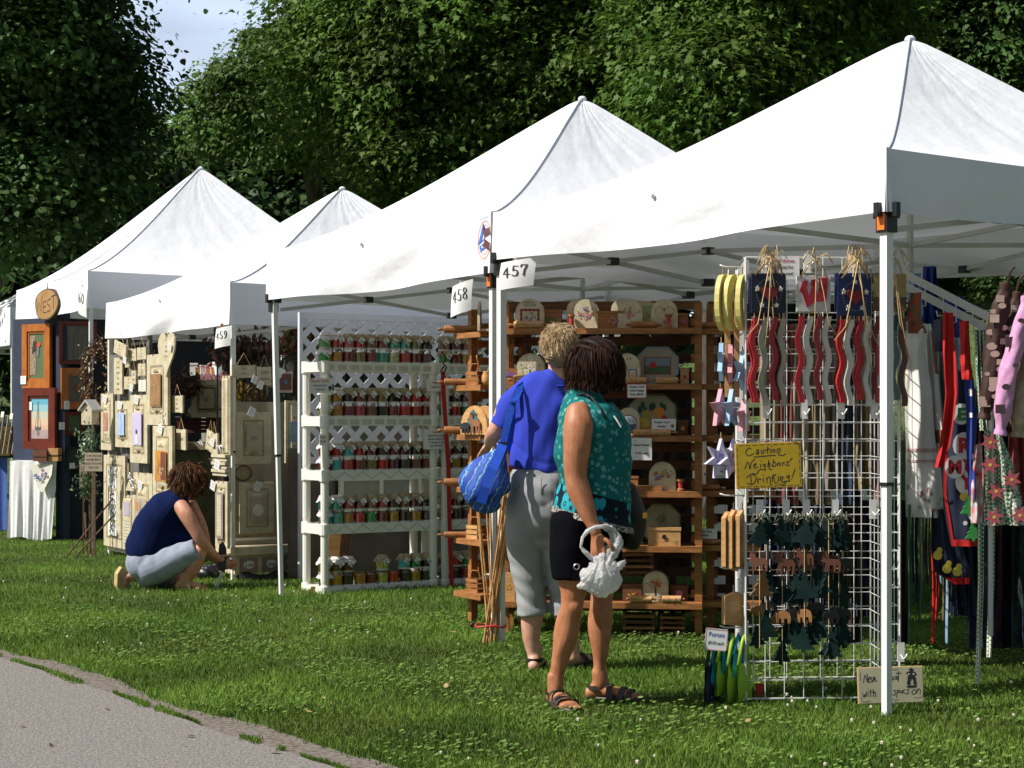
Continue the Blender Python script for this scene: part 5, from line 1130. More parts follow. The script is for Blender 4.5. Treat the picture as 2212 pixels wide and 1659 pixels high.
def hook(px, py, off=-.012, lab=''):
    p = GP.P(px, py, off); t = thing('display_hook', lab, 'hook', p, GP.rz, 'white hooks clipped on the wire grid'); b = MB(); b.box(-.016,.016,-.002,.003,-.03,.055,WHK); b.build('back_plate', t)
    MB().tube([(0,0,0),(0,-.04,-.012),(0,-.06,-.008),(.008,-.075,.014)], .0035, WHK, 6).build('prong', t, True); return t
ORD = ['first','second','third','fourth','fifth']
for i, x in enumerate((1653,1745,1840)): hook(x, 575, lab=ORD[i]+' hook from the left along the top of the wire grid')
for i, x in enumerate((1656,1737,1817,1890)): hook(x, 890, lab=ORD[i]+' bare hook from the left in the middle of the wire grid')
for i, x in enumerate((1642,1698,1742,1804,1886)): hook(x, 1106, lab=ORD[i]+' hook from the left in the row above the wooden trees')
hook(1948, 575, lab='hook at the top right corner of the wire grid'); hook(1946, 1415, lab='low hook at the right edge of the wire grid')
def wavy(mb, x, z0, z1, w, y, mat, ph, amp=.010):
    n = 18; L = []; R = []
    for i in range(n+1):
        z = z0+(z1-z0)*i/n; o = amp*math.sin(ph+i*2*PI*2.1/n); L.append((x+o-w/2,z)); R.append((x+o+w/2,z))
    vs = [(a,y,b) for a,b in L]+[(a,y,b) for a,b in R]+[(a,y+.014,b) for a,b in L]+[(a,y+.014,b) for a,b in R]; m = n+1; fs = []
    for i in range(n): fs += [(i,i+1,m+i+1,m+i)[::-1], (2*m+i,2*m+i+1,3*m+i+1,3*m+i), (i,i+1,2*m+i+1,2*m+i), (m+i,m+i+1,3*m+i+1,3*m+i)[::-1]]
    fs += [(0,m,3*m,2*m), (n,m+n,3*m+n,2*m+n)[::-1]]; mb.add(vs, fs, mat)
RED_ = C(.34,.012,.02); DRED = C(.17,.01,.015); WHT = C(.66,.66,.60); TAUPE = C(.40,.38,.30); DGR = C(.02,.05,.05)
def chime(label, px, off, board, design, strips, tilt=0, hookx=None):
    x0,x1,y0,y1 = px; p, w, h = GP.rect(x0,x1,y0,y1,off); t = thing('wind_chime', label, 'wind chime', p, GP.rz+tilt, 'wooden wind chimes on the wire grid')
    b = MB(); b.box(-w/2,w/2,0,.018,0,h,board); b.build('board', t); b = MB(); design(b, w, h); b.build('board_design', t)
    zs, ze = -.02, -.02-(860-y1)*p.y/FL-.0
    n = len(strips)
    for i, c in enumerate(strips):
        x = -w*.42+w*.84*i/(n-1); s = MB(); dz = [0,-.01,.012,-.016,.008,-.01][i%6]; wavy(s, x, zs, ze+dz, .024, -.004+.012*(i%2), c, 1.1+i*.25); so2 = s.build('wavy_strip', t)
        MB().tube([(x,.004,zs-.012),(x,.004,.012)], .003, RAFFIA, 5).build('tie', so2)
    s = MB(); g = random.Random(label); hz = h+.075
    for k in range(7):
        sx = w*.4*(1 if k%2 else -1); s.tube([(sx, .002, h*.95), (sx*.55+g.uniform(-.01,.01), -.02-g.random()*.02, h+.035+g.random()*.02), (g.uniform(-.02,.02), -.03, hz)], .0024, RAFFIA, 5)
    for k in range(6):
        a = g.uniform(0,6.28); s.tube([(0,-.03,hz), (.045*math.cos(a), -.045, hz+.02+.03*abs(math.sin(a))), (.07*math.cos(a), -.05, hz-.02+.03*math.sin(a))], .0022, RAFFIA, 5)
    for k in range(2):
        e = g.uniform(-.09,.09); s.tube([(0,-.035,hz), (e*.4,-.04,h*.5), (e*.7,-.035,-.05), (e*1.3,-.03,-g.uniform(.1,.26))], .0024, RAFFIA, 5)
    s.build('raffia_bow', t, True); return t
def d_hs(b, w, h):
    H = ORI([(x, z+h*.5) for x, z in heart(w*.25)]); b.prism(H, -.008, 0, C(.2,.01,.015))
    for k in range(5): a = PI/2+k*2*PI/5; b.prism(ORI([(x+w*.36*math.cos(a), z+h*.5+h*.37*math.sin(a)) for x, z in star(w*.085, w*.042)]), -.005, 0, OFFW)
    for k in range(30): a = k*2*PI/30+.1; b.disc(w*.36*math.cos(a), h*.5+h*.37*math.sin(a), w*.011, OFFW, -.002, 5)
def d_w(b, w, h):
    P = [(.03,.60),(.14,.86),(.28,.88),(.28,.72),(.25,.70),(.335,.40),(.43,.70),(.40,.73),(.41,.90),(.56,.92),(.565,.76),(.53,.74),(.61,.43),(.69,.76),(.66,.79),(.66,.95),(.93,.97),(.945,.84),(.90,.34),(.88,.30),(.60,.28),(.585,.32),(.53,.40),(.50,.30),(.50,.24),(.27,.12),(.25,.16),(.10,.56),(.05,.56)]
    b.prism(ORI([((x-.5)*w*.92, z*h) for x, z in P]), -.007, 0, C(.36,.012,.03))
def d_moon(b, w, h):
    b.prism(ORI([(w*.15*math.cos(a), h*.75+w*.15*math.sin(a)) for a in [2*PI*i/14 for i in range(14)]]), -.008, 0, C(.8,.55,.08)); b.box(-w/2,w/2,-.002,0,0,h*.38,WOODD); b.prism(ORI(star(w*.16,w*.08)) if 0 else ORI([(x,z+h*.5) for x,z in star(w*.16,w*.08)]), -.006, 0, WOOD)
chime('navy heart and stars wind chime with dark red and cream strips, leftmost on the grid', (1623,1699,591,676), -.045, C(.004,.008,.028), d_hs, [RED_,TAUPE,DRED,TAUPE], .12)
chime('navy heart wind chime tucked behind the leftmost one', (1616,1690,600,684), -.012, C(.006,.012,.04), lambda b,w,h: None, [RED_,TAUPE,DRED], .3)
chime('white wind chime with a red letter W and red and white strips', (1721,1795,597,673), -.05, C(.62,.62,.60), d_w, [RED_,WHT,DRED,WHT], .10)
chime('navy heart and stars wind chime with bright red strips, right of the letter W', (1808,1885,598,682), -.055, C(.006,.02,.10), d_hs, [C(.5,.015,.02),WHT,RED_,WHT], .22)
chime('navy wind chime behind the one right of the letter W', (1804,1880,590,672), -.015, C(.006,.02,.10), lambda b,w,h: None, [DRED,TAUPE,DRED,TAUPE], .05)
chime('tan wind chime with a yellow moon and dark strips behind the near tent leg', (1888,1958,592,672), -.03, C(.35,.25,.10), d_moon, [DRED,DGR,DGR,C(.12,.05,.04)], .0)
price_sign('wind chimes sign clipped at the top of the wire grid', GP, (1652,1727,553,604), -.002, [('Wind chimes',C(.5,.02,.12)),'are sealed for','outside use!'])
# yellow caution sign: hand lettering as strokes, coordinates from its own face (0..1)
def bez(pts, n=6):
    out = []; m = len(pts)
    for i in range(m-1):
        p0,p1,p2,p3 = pts[max(i-1,0)],pts[i],pts[i+1],pts[min(i+2,m-1)]
        for j in range(n):
            t = j/n; out.append(tuple(.5*((2*p1[k])+(p2[k]-p0[k])*t+(2*p0[k]-5*p1[k]+4*p2[k]-p3[k])*t*t+(3*p1[k]-p0[k]-3*p2[k]+p3[k])*t**3) for k in (0,1)))
    return out+[pts[-1]]
CAUT = [[(505,400),(490,365),(440,370),(370,450),(375,540),(450,580),(540,545),(575,520)],[(650,440),(690,420),(715,430),(705,480),(655,500),(650,535),(690,540),(715,500),(710,430),(715,530)],
 [(800,430),(785,500),(815,535),(850,500),(870,420)],[(975,345),(960,520)],[(905,440),(1040,408)],[(1065,430),(1045,520)],[(1130,425),(1100,460),(1115,500),(1155,495),(1175,455),(1150,425),(1130,425)],[(1240,425),(1225,510)],[(1235,450),(1280,405),(1320,430),(1295,500),(1265,570),(1300,600),(1400,600),(1460,560)],[(585,620),(1175,590)],[(1090,335),(1098,337)],
 [(322,940),(412,750),(460,960),(500,780),(610,675)],[(590,870),(640,820),(600,810),(565,860),(590,935),(680,900)],[(765,830),(752,915)],[(775,745),(782,747)],[(890,840),(840,830),(830,880),(870,890),(890,840),(880,940),(880,1010),(850,985),(760,970),(700,1010),(650,1090),(590,1100),(525,1080)],
 [(990,730),(955,915)],[(965,870),(1000,800),(1020,830),(990,950),(1010,985),(1075,982)],[(1125,720),(1090,880),(1060,880)],[(1100,880),(1140,910),(1190,860),(1180,800),(1120,790)],[(1270,810),(1225,850),(1240,885),(1290,880),(1310,830),(1280,805)],[(1370,810),(1360,900)],[(1365,840),(1400,800),(1435,820)],[(1560,790),(1500,785),(1495,820),(1545,860),(1520,900),(1435,865)],[(1640,690),(1580,760)],
 [(370,1190),(430,1130),(520,1110),(600,1150),(620,1230),(570,1350),(480,1390),(368,1350)],[(478,1150),(480,1385)],[(665,1250),(662,1360)],[(665,1290),(710,1235),(770,1268)],[(825,1230),(822,1330)],[(828,1145),(835,1147)],[(910,1220),(925,1350)],[(915,1270),(960,1205),(1010,1210),(1015,1300),(1010,1390),(1060,1405)],[(1100,1130),(1070,1235),(1072,1335)],[(1175,1125),(1070,1235),(1120,1240),(1130,1350),(1160,1380),(1205,1362)],[(1245,1190),(1225,1325)],[(1258,1128),(1265,1130)],
 [(1305,1210),(1275,1320)],[(1290,1260),(1340,1200),(1370,1220),(1330,1320),(1350,1365),(1440,1325)],[(1548,1175),(1480,1195),(1475,1235),(1520,1240),(1548,1180),(1530,1270),(1545,1345),(1480,1330),(1380,1430),(1310,1430),(1250,1400)],[(1710,1010),(1620,1235)],[(1600,1290),(1608,1294)]]
def hand_sign(name, label, px, off, strokes, box_, lw, face, edge, pl=GP, tilt=0, extra=None, lean=0):
    p, w, h = pl.rect(*px, off); t = thing(name, label, 'sign', p, pl.rz, None); T = Matrix.Rotation(lean,4,'X') @ Matrix.Rotation(tilt,4,'Y'); b = MB(T); b.box(-w/2,w/2,0,.014,0,h,edge); b.box(-w/2+.003,w/2-.003,-.002,0,.003,h-.003,face); b.build('board', t)
    x0,y0,x1,y1 = box_; b = MB(T)
    for s in strokes: b.stroke([(((x-x0)/(x1-x0)-.5)*w, (1-(y-y0)/(y1-y0))*h) for x, y in bez(s, 4)], lw, INK, -.0025)
    if extra: extra(b, w, h)
    b.build('lettering', t); return t
def dashes(b, w, h):
    for i in range(9):
        x = -w*.45+i*w*.105
        for z in (h*.045, h*.955): b.stroke([(x,z),(x+w*.07,z)], .0022, INK, -.0024)
    for i in range(6):
        z = h*.07+i*h*.15
        for x in (-w*.47, w*.47): b.stroke([(x,z),(x,z+h*.09)], .0022, INK, -.0024)
hand_sign('caution_sign', 'yellow wooden sign reading Caution Neighbors Drinking on the wire grid', (1591,1733,956,1054), -.05, CAUT, (75,230,1900,1510), .0036, M('mustard_paint', (.50,.34,.012), .6, (.42,.28,.01), 10), C(.75,.42,.12), tilt=-.035, extra=dashes)
SQ = [[(300,625),(345,400),(410,625),(410,370)],[(455,540),(500,500),(480,460),(450,500),(455,630),(520,590)],[(520,470),(560,625),(590,460)],[(610,560),(650,500),(620,480),(600,540),(640,600),(690,570)],[(960,480),(930,470),(960,540),(930,570)],
 [(1060,470),(1010,470),(1010,550),(1050,560),(1065,470),(1050,680)],[(1100,460),(1100,560),(1140,560),(1150,460),(1160,570)],[(1260,460),(1200,500),(1220,560),(1260,520),(1275,460),(1280,560)],[(1325,320),(1300,620)],[(1250,375),(1400,380)],
 [(250,930),(300,1060),(320,960),(350,1040),(375,890)],[(415,920),(410,1030)],[(425,820),(432,822)],[(495,840),(490,1040)],[(440,890),(540,905)],[(570,830),(570,1040)],[(570,950),(620,900),(635,1045)],[(930,920),(975,930),(940,970),(930,1010),(985,990)],[(1000,910),(990,990)],[(1000,930),(1035,880),(1050,950)],
 [(1220,880),(1165,880),(1210,950),(1180,1020),(1100,980)],[(1265,880),(1240,1080)],[(1260,890),(1310,870),(1320,920),(1260,950)],[(1340,880),(1350,950),(1400,930),(1400,870),(1400,960)],[(1440,880),(1430,960)],[(1440,900),(1480,860)],[(1610,870),(1540,870),(1590,940),(1550,990),(1470,960)],[(1760,870),(1690,920),(1710,1000),(1790,980),(1810,910),(1760,870)],[(1850,860),(1830,970)],[(1845,900),(1900,850),(1930,890),(1920,1000)]]
def cowboy(b, w, h):
    P = [(1605,270),(1660,255),(1665,235),(1720,235),(1730,260),(1765,280),(1730,305),(1730,335),(1790,345),(1845,410),(1780,465),(1770,470),(1805,500),(1815,600),(1830,690),(1790,735),(1740,720),(1745,620),(1700,525),(1650,620),(1640,735),(1560,720),(1545,670),(1580,580),(1570,500),(1600,480),(1590,455),(1530,385),(1580,345),(1640,330),(1645,300)]
    f = lambda x, y: (((x-145)/(2035-145)-.5)*w, (1-(y-190)/(1250-190))*h)
    b.prism(ORI([f(*p) for p in P]), -.0032, -.0021, INK); b.prism(ORI([f(*p) for p in [(1530,740),(1560,760),(1640,745),(1740,745),(1800,760),(1840,740),(1790,805),(1560,805)]]), -.0032, -.0021, INK)
    for e in (1610,1752): b.disc(*f(e,412), .004, OFFW, -.0038, 6)
    for s in ([(940,280),(1060,300),(1150,260),(1220,290),(1290,250)],[(230,330),(200,420),(225,480),(205,560)],[(220,1050),(240,1140),(300,1190),(400,1180),(470,1160)],[(1000,1150),(1060,1170),(1120,1140),(1200,1170),(1290,1140)],[(1980,940),(2010,1000),(1980,1080),(1900,1110),(1740,1110)]): b.stroke([f(*p) for p in bez(s,3)], .002, INK, -.0024)
hand_sign('spurs_sign', 'cream wooden sign about spurs with a cowboy standing on the grass', (1855,1996,1441,1519), -.16, SQ, (145,190,2035,1250), .0032, M('putty_paint', (.46,.43,.29), .6), C(.6,.42,.2), tilt=-.02, extra=cowboy, lean=-.05)
# wooden tree mobiles
DKG = M('dark_green_paint', (.010,.028,.026), .8, (.006,.018,.017), 15, spec=.12); MOOSEC = C(.16,.055,.03); BRZ = C(.24,.11,.03); BEARC = C(.012,.011,.012)
def pine(b, x, z, s, y, m, dx=0):
    P = [(0,1)]
    for k in range(4): P += [(-.12-.09*k, .80-.2*k), (-.06-.07*k, .78-.2*k)] if k < 3 else [(-.42,.12),(-.07,.12)]
    P += [(-.07,0),(.07,0)]; R = [(-a, c) for a, c in P[1:]][::-1]; b.prism(ORI([(x+a*s, z+c*s) for a, c in P+R[2:]]), y, y+.010, m)
def mobile(label, px, y0, off, seq, seed):
    p = GP.P(px, y0, off); t = thing('animal_mobile', label, 'mobile', p, GP.rz+random.Random(seed).uniform(-.4,.4), 'strings of wooden trees and animals on the wire grid'); g = random.Random(seed); k = p.y/FL
    MB().tube([(0,0,.03),(0,0,-(seq[-1][1]-y0)*k)], .0018, RAFFIA, 4).build('string', t)
    b = MB(); 
    for q in range(5): a = q*1.3; b.tube([(0,0,.01),(.03*math.cos(a),-.01,.02+.02*math.sin(a)),(.045*math.cos(a),-.012,-.01)], .003, M('check_ribbon', (.16,.17,.12), .9), 5)
    b.build('ribbon_bow', t, True)
    for kind, yb, s in seq:
        z = -(yb-y0)*k; x = g.uniform(-.012,.012); y = g.uniform(-.02,.01); b = MB(); ss = s*k
        Tm = Matrix.Translation((x,y,0)) @ Matrix.Rotation(g.uniform(-.5,.5),4,'Z') @ Matrix.Rotation(g.uniform(-.12,.12),4,'Y'); b.M = Matrix.Translation((0,0,z)) @ Tm
        if kind[0] == 't': pine(b, 0, 0, ss, 0, BRZ if kind == 'tb' else DKG); nm = 'pine_tree_cutout'
        elif kind[0] == 'm': moose(b, 0, 0, ss, 0, MOOSEC); nm = 'moose_cutout'
        else: bear(b, 0, 0, ss, 0, BRZ if kind == 'bb' else BEARC); nm = 'bear_cutout'
        b.build(nm, t)
LAB = ['leftmost string of wooden trees with a copper pine halfway','string of wooden trees just right of the copper pine','string of dark wooden trees with a copper bear below','dark string of wooden trees half behind its neighbour','long string of dark wooden trees, right of the others','shorter dark string at the right of the wooden trees']
SEQ = [[('t',1182,62),('m',1234,44),('tb',1296,66),('bb',1330,34),('t',1400,52)],[('t',1180,68),('m',1240,50),('t',1305,62),('bb',1345,40),('t',1436,60)],[('t',1182,72),('m',1222,40),('t',1300,66),('bb',1345,44),('t',1410,60)],[('t',1186,62),('b',1232,40),('t',1300,66),('b',1340,38),('t',1398,66)],[('t',1190,70),('m',1236,44),('t',1300,70),('b',1345,40),('t',1425,66)],[('t',1196,66),('m',1240,38),('t',1318,70),('b',1352,44),('t',1400,60)]]
for i, x in enumerate((1641,1690,1738,1716,1790,1812)): mobile(LAB[i], x, 1124, -.07+.03*(i%2), SEQ[i], 80+i)
for i, (x, k) in enumerate(((1656,3),(1704,5),(1752,0),(1768,3),(1800,4),(1822,3),(1728,5))): mobile('dark string of wooden trees and bears, %s from the left in the rear layer' % ['first','second','third','fourth','fifth','sixth','seventh'][i], x, 1124, -.035, [(q[0][0], q[1]-14+7*i%20, q[2]*1.05) for q in SEQ[k]], 120+i)
# left arm of the rack: moons, stars, boards, purses
LP = Plane((.93,8.02),(1.03,8.02))
YEL = C(.66,.58,.18); PINK = C(.70,.30,.38); LBL = C(.32,.52,.72); LAV = C(.60,.58,.78)
def armrod(py, lab):
    p = LP.P(1610, py); t = thing('display_hook', lab, 'hook', p, 0, 'white hooks clipped on the wire grid'); MB().tube([(.0,0,0),(-.09,-.01,0),(-.115,-.012,.008)], .004, WHK, 6).build('prong', t, True); MB().box(0,.012,-.012,.012,-.03,.03,WHK).build('back_plate', t)
for i, y in enumerate((577,880,1070,1228,1355)): armrod(y, 'side hook of the wire grid holding the '+['yellow moons','pink and blue stars','wooden boards','lone wooden board','purses'][i])
def moonchime(px, lab, r=.10, yaw=1.1, dz=0):
    p = LP.P(px, 654, 0); t = thing('moon_cutout', lab, 'moon', p, yaw, 'yellow wooden moons at the left of the grid'); o = []; R = .125
    for i in range(15): a = math.radians(75+210*i/14); o.append((R*math.cos(a)*.62, R*math.sin(a)))
    for i in range(15): a = math.radians(285-210*i/14); o.append((R*.55*math.cos(a)*.62+.022, R*.86*math.sin(a)))
    b = MB(); b.prism(ORI(o), -.011, .011, YEL); b.build('moon_body', t); MB().tube([(0,0,.115),(0,0,.155)], .002, RAFFIA, 4).build('string', t)
moonchime(1561,'yellow wooden moon hanging outermost at the left of the grid'); moonchime(1582,'yellow wooden moon hanging second from the outside', yaw=1.0); moonchime(1604,'yellow wooden moon hanging closest to the grid', yaw=1.15)
def starc(px, py, r, m, lab, yaw=1.0, word=None, n=5):
    p = LP.P(px, py, 0); t = thing('star_cutout', lab, 'star', p, yaw, 'wooden stars at the left of the grid'); b = MB(); b.prism(ORI(star(r, r*.45, n)), -.010, .010, m); b.build('star_body', t)
    if word: MB().text('Little', r*.42, BLUEINK, 0, r*.05, -.012).text('Star', r*.42, BLUEINK, 0, -r*.3, -.012).build('lettering', t)
    MB().tube([(0,0,r*.9),(0,0,r*1.3)], .002, RAFFIA, 4).build('string', t)
starc(1558,782,.085,LBL,'light blue star edge-on under the outer yellow moon',1.35,n=6); starc(1578,785,.085,PINK,'pink star edge-on under the middle yellow moon',1.4,n=6); starc(1604,802,.085,LBL,'light blue star beside the grid under the yellow moons',1.0,n=6)
starc(1556,884,.09,PINK,'pink star above the purple Little Star pair',.95); starc(1580,884,.09,LBL,'light blue star right of the pink star',1.05); starc(1607,900,.08,PINK,'pink star half behind the wire posts',1.1)
starc(1557,992,.092,LAV,'purple star lettered Little Star, outer one',.55,True,7); starc(1584,992,.092,LAV,'purple star lettered Little Star, nearer the grid',.65,True,7)
for i, (x, lab) in enumerate(((1572,'long wooden stick behind the outer yellow moon'),(1592,'long wooden stick between the yellow moons and the grid'))):
    p = LP.P(x, 858, .03); t = thing('wooden_hanger', lab, 'hanger', p, 0, 'long wooden hangers behind the moons and stars'); b = MB(); b.box(-.012,.012,0,.012,0,.55,WOODL); b.build('stick', t); MB().tube([(0,.006,.50),(0,-.008,.53),(.004,.0,.57)], .003, WHK, 5).build('peg', t)
for i, (x,y0,y1,lab) in enumerate(((1570,1105,1232,'pointed wooden board hanging outermost under the stars'),(1584,1100,1236,'pointed wooden board hanging in the middle of three'),(1600,1100,1232,'pointed wooden board hanging nearest the grid'),(1584,1278,1356,'single pointed wooden board hanging lower, above the purses'))):
    p = LP.P(x, y1, 0); H = (y1-y0)*p.y/FL; w = .10 if i < 3 else .13; t = thing('pointed_board', lab, 'board', p, 1.15 if i < 3 else .7, 'pointed wooden boards at the left of the grid'); b = MB(); b.prism(ORI([(-w/2,.02),(w/2,0),(w/2,H*.86),(w*.1,H),(-w/2,H*.9)]), -.01, .01, WOODL); b.build('board_body', t); MB().tube([(0,0,H*.9),(0,0,H+.03)], .002, SILVER, 4).build('wire_loop', t)
PC = [C(.015,.02,.06), C(.02,.36,.62), C(.30,.52,.03), C(.02,.30,.42), C(.34,.55,.04), C(.02,.36,.62), C(.30,.52,.03)]
for i in range(7):
    px = 1538+i*11.5; yb = [1528,1505,1500,1470,1520,1462,1515][i]; p = LP.P(px, yb, -.02+.02*(i%2)); H = (yb-1372)*p.y/FL
    t = thing('purse', ['navy purse hanging outermost at the left','turquoise purse next to the navy one','lime green purse left of the dark teal one','dark teal purse in the middle of the purses','lime green purse right of the dark teal one','turquoise purse second from the grid','lime green purse touching the wire grid'][i], 'purse', p, .95, 'small cloth purses under the boards')
    mb = MB(); hb2 = H*.58; mb.grid(lambda u, v: V(((u-.5)*.12*(1.08-.12*v)+.004*math.sin(v*9), -.016*math.sin(PI*u)*math.sin(PI*min(1,v*1.05))-.004, hb2*v)), 8, 10, PC[i]); mb.grid(lambda u, v: V(((.5-u)*.12*(1.08-.12*v), .016*math.sin(PI*u)*math.sin(PI*min(1,v*1.05))+.004, hb2*v)), 8, 10, PC[i]); mb.build('pouch', t, True)
    s = MB(); s.tube([(-.05,0,hb2*.97),(-.015,0,H*.9),(0,0,H),(.015,0,H*.9),(.05,0,hb2*.97)], .009, PC[i], 6); s.build('strap', t, True)
price_sign('purse price sign hanging beside the purses', LP, (1521,1569,1358,1405), -.13, [('Purses',BLUEINK),'$9.00 each'], C(.75,.45,.5), sizes=[1.1,.8], tilt=.09)

# ---------------------------------------------------------------- aprons on the slanted bar
AB = [W(1946,588,8.55), W(2142,688,7.85)]
t = thing('apron_bar', 'slanted grey double bar carrying the aprons', 'display bar', AB[0]); e = AB[1]-AB[0]
MB().bar((0,0,0), e, .012, .034, GREYM).build('front_bar', t); MB().bar(V((0,.05,-.045)), e+V((0,.05,-.045)), .012, .034, GREYM).build('rear_bar', t)
MB().tube([e, e+V((0,.4,-e.z+.0)) if 0 else V((e.x,e.y+.02,e.z-1.38))], .012, GREYM, 6).build('support_post', t)
for k, f in enumerate((.28,.48,.62,.80)):
    q = e*f; MB().tube([q+V((0,-.01,0)), q+V((0,-.02,-.10)), q+V((-.03,-.03,-.105)), q+V((-.035,-.03,-.08))], .0035, WHK, 6).build('peg', t, True)
def drape(label, name, cat, pts, mat, off=0, nfold=4, amp=.02, grp='aprons hanging at the right', extra=None, Y=8.1, trim=None, thick=.004, seed=0, ties=None):
    """pts: rows (py, x0, x1) from top to bottom in the picture; a cloth hanging with vertical folds"""
    top = pts[0]; base = W((pts[-1][1]+pts[-1][2])/2, pts[-1][0], Y); t = thing(name, label, cat, base, 0, grp); g = random.Random(seed); ph = g.random()*6
    def fn(u, v, back=0):
        s = v*(len(pts)-1); i = min(int(s), len(pts)-2); f = s-i; y = pts[i][0]*(1-f)+pts[i+1][0]*f; a = pts[i][1]*(1-f)+pts[i+1][1]*f; b = pts[i][2]*(1-f)+pts[i+1][2]*f
        p = W(a+(b-a)*u, y, Y)-base; wd2 = (b-a)*Y/FL
        p.y += min(amp, wd2*.3)*math.sin(ph+u*2*PI*nfold+.8*math.sin(v*4))+.3*amp*math.sin(ph*2+u*2*PI*nfold*2.3+v*6)+.25*amp*math.sin(v*17+u*5)+back; p.x += .35*amp*math.cos(ph+u*2*PI*nfold)*min(1,wd2*6)*.6
        return p
    mb = MB(); mb.grid(lambda u, v: fn(1-u, v), 40, 40, mat); mb.grid(lambda u, v: fn(u, v, thick), 40, 40, mat); mb.build('cloth', t, True)
    if trim:
        for (u0,v0,u1,v1,wf) in trim[1]:
            tm = MB()
            tm.grid(lambda a, b, u0=u0,v0=v0,u1=u1,v1=v1: fn(u0+(u1-u0)*a, v0+(v1-v0)*b)+V((0,-.006,0)), 24, 3, trim[0])
            tm.build('trim', t, True)
    if extra: extra(t, fn)
    return t
WAPR = M('white_apron_cloth', (.74,.73,.70), .85, (.66,.65,.61), 6, .002, 30)
HOLLY = M('holly_trim', (.10,.16,.06), .8, (.45,.05,.04), 60)
def holly(t, fn):
    b = MB(); g = random.Random(2)
    for k in range(14):
        u, v = g.uniform(.08,.9), g.uniform(.80,.95); p = fn(u, v)+V((0,-.004,0))
        b.M = Matrix.Translation(p); b.prism(ORI(star(.014,.006,5)), 0, .001, C(.55,.22,.22) if k%2 else C(.35,.45,.3))
    b.build('printed_flowers', t)
drape('long white apron with a faded pink flower border', 'apron', 'apron', [(700,1960,2008),(760,1958,2000),(850,1956,2014),(960,1957,2024),(1050,1957,2036),(1118,1956,2044)], WAPR, Y=8.25, nfold=1, amp=.03, extra=holly, trim=(C(.52,.36,.34), [(0,.62,1,.635,0),(0,.675,1,.685,0)]), seed=1)
drape('holly edged bib strap folded above the white apron', 'apron_bib', 'apron', [(632,1966,1990),(690,1962,1990),(720,1960,2002)], HOLLY, Y=8.22, nfold=1, amp=.01, seed=2)
drape('white cloth panel with holly trim behind the long white apron', 'apron', 'apron', [(700,1990,2012),(800,1996,2028),(950,2000,2046),(1118,2010,2058)], WAPR, Y=8.35, nfold=2, amp=.02, trim=(HOLLY, [(.7,.05,1,.35,0),(0,.62,1,.68,0)]), seed=3)
REDC = M('red_cotton', (.56,.012,.01), .75, (.46,.01,.008), 10, .001, 60); DKC = M('midnight_cotton', (.012,.018,.05), .85, (.008,.012,.035), 10, .001, 60)
def merry(t, fn):
    b = MB()
    for ch, u, v, s in (('E',.50,.28,.05),('R',.60,.42,.062),('R',.62,.52,.062),('Y',.64,.60,.062),('M',.32,.52,.055)):
        p = fn(u, v)+V((0,-.03,0)); b.M = Matrix.Translation(p); b.disc(0,0,s*.82,PAPER,-.001,14,s*.95); b.text(ch, s*1.45, C(.05,.3,.08) if ch=='E' else C(.6,.02,.04), 0, -s*.5, -.003, bold=.004)
    for u, v, c, r in ((.55,.68,PAL[5],.02),(.7,.80,PAPER,.012),(.5,.84,PAPER,.010),(.66,.735,LEAFG,.0)):
        p = fn(u, v)+V((0,-.03,0)); b.M = Matrix.Translation(p)
        if r: b.disc(0,0,r,c,-.001,10)
        else: pine(b, 0, -.04, .09, -.004, C(.04,.3,.06))
    p = fn(.72,.90)+V((0,-.03,0)); b.M = Matrix.Translation(p); pine(b, 0, -.04, .09, -.004, C(.04,.28,.06)); b.build('printed_letters', t)
drape('midnight blue apron with red border and big white lettered circles', 'apron', 'apron', [(800,2052,2078),(880,2044,2100),(1000,2034,2108),(1100,2040,2112),(1180,2056,2118)], DKC, Y=8.05, nfold=1, amp=.012, extra=merry, trim=(REDC, [(0,.955,1,1,0),(.0,.0,.10,1,0)]), seed=4)
drape('red neck strap gathered above the midnight blue apron', 'apron_strap', 'apron', [(675,2037,2058),(760,2036,2062),(850,2042,2068),(960,2030,2052),(1010,2020,2036)], REDC, Y=7.98, nfold=1, amp=.012, seed=5)
drape('red bordered hem of a second dark apron with yellow chicks', 'apron', 'apron', [(1100,2012,2050),(1180,2010,2078),(1235,2018,2096),(1262,2060,2092)], DKC, Y=8.22, nfold=2, amp=.012, trim=(REDC, [(0,.82,1,1,0)]), seed=6, extra=lambda t, fn: [MB(Matrix.Translation(fn(u,v)+V((0,-.02,0)))).disc(0,0,.022,PAL[5],-.001,9).disc(.008,.024,.014,PAL[5],-.002,8).build('printed_chick', t) for u, v in ((.15,.45),(.35,.62),(.6,.66))])
BLUC = M('blue_cotton', (.02,.05,.30), .8, (.015,.035,.22), 10)
drape('bright red apron strap at the middle of the bar', 'apron_strap', 'apron', [(693,2074,2094),(780,2076,2098),(820,2080,2104)], REDC, Y=7.95, nfold=1, amp=.01, seed=7)
drape('blue apron with white stars below the bright red strap', 'apron', 'apron', [(815,2084,2104),(900,2088,2112),(1000,2090,2110),(1080,2094,2112)], BLUC, Y=8.0, nfold=1, amp=.012, seed=8, trim=(PAPER, [(.3,.1,.6,.16,0),(.2,.3,.5,.34,0),(.4,.6,.7,.64,0)]))
drape('red and white holiday cloth hanging inside the blue apron', 'apron', 'apron', [(960,2102,2122),(1040,2098,2124),(1130,2098,2124)], M('snowman_print', (.55,.02,.02), .8, (.7,.7,.7), 16), Y=8.0, nfold=1, amp=.01, seed=9)
CHK = M('green_check', (.42,.45,.34), .85, (.04,.16,.08), 50, .001, 60)
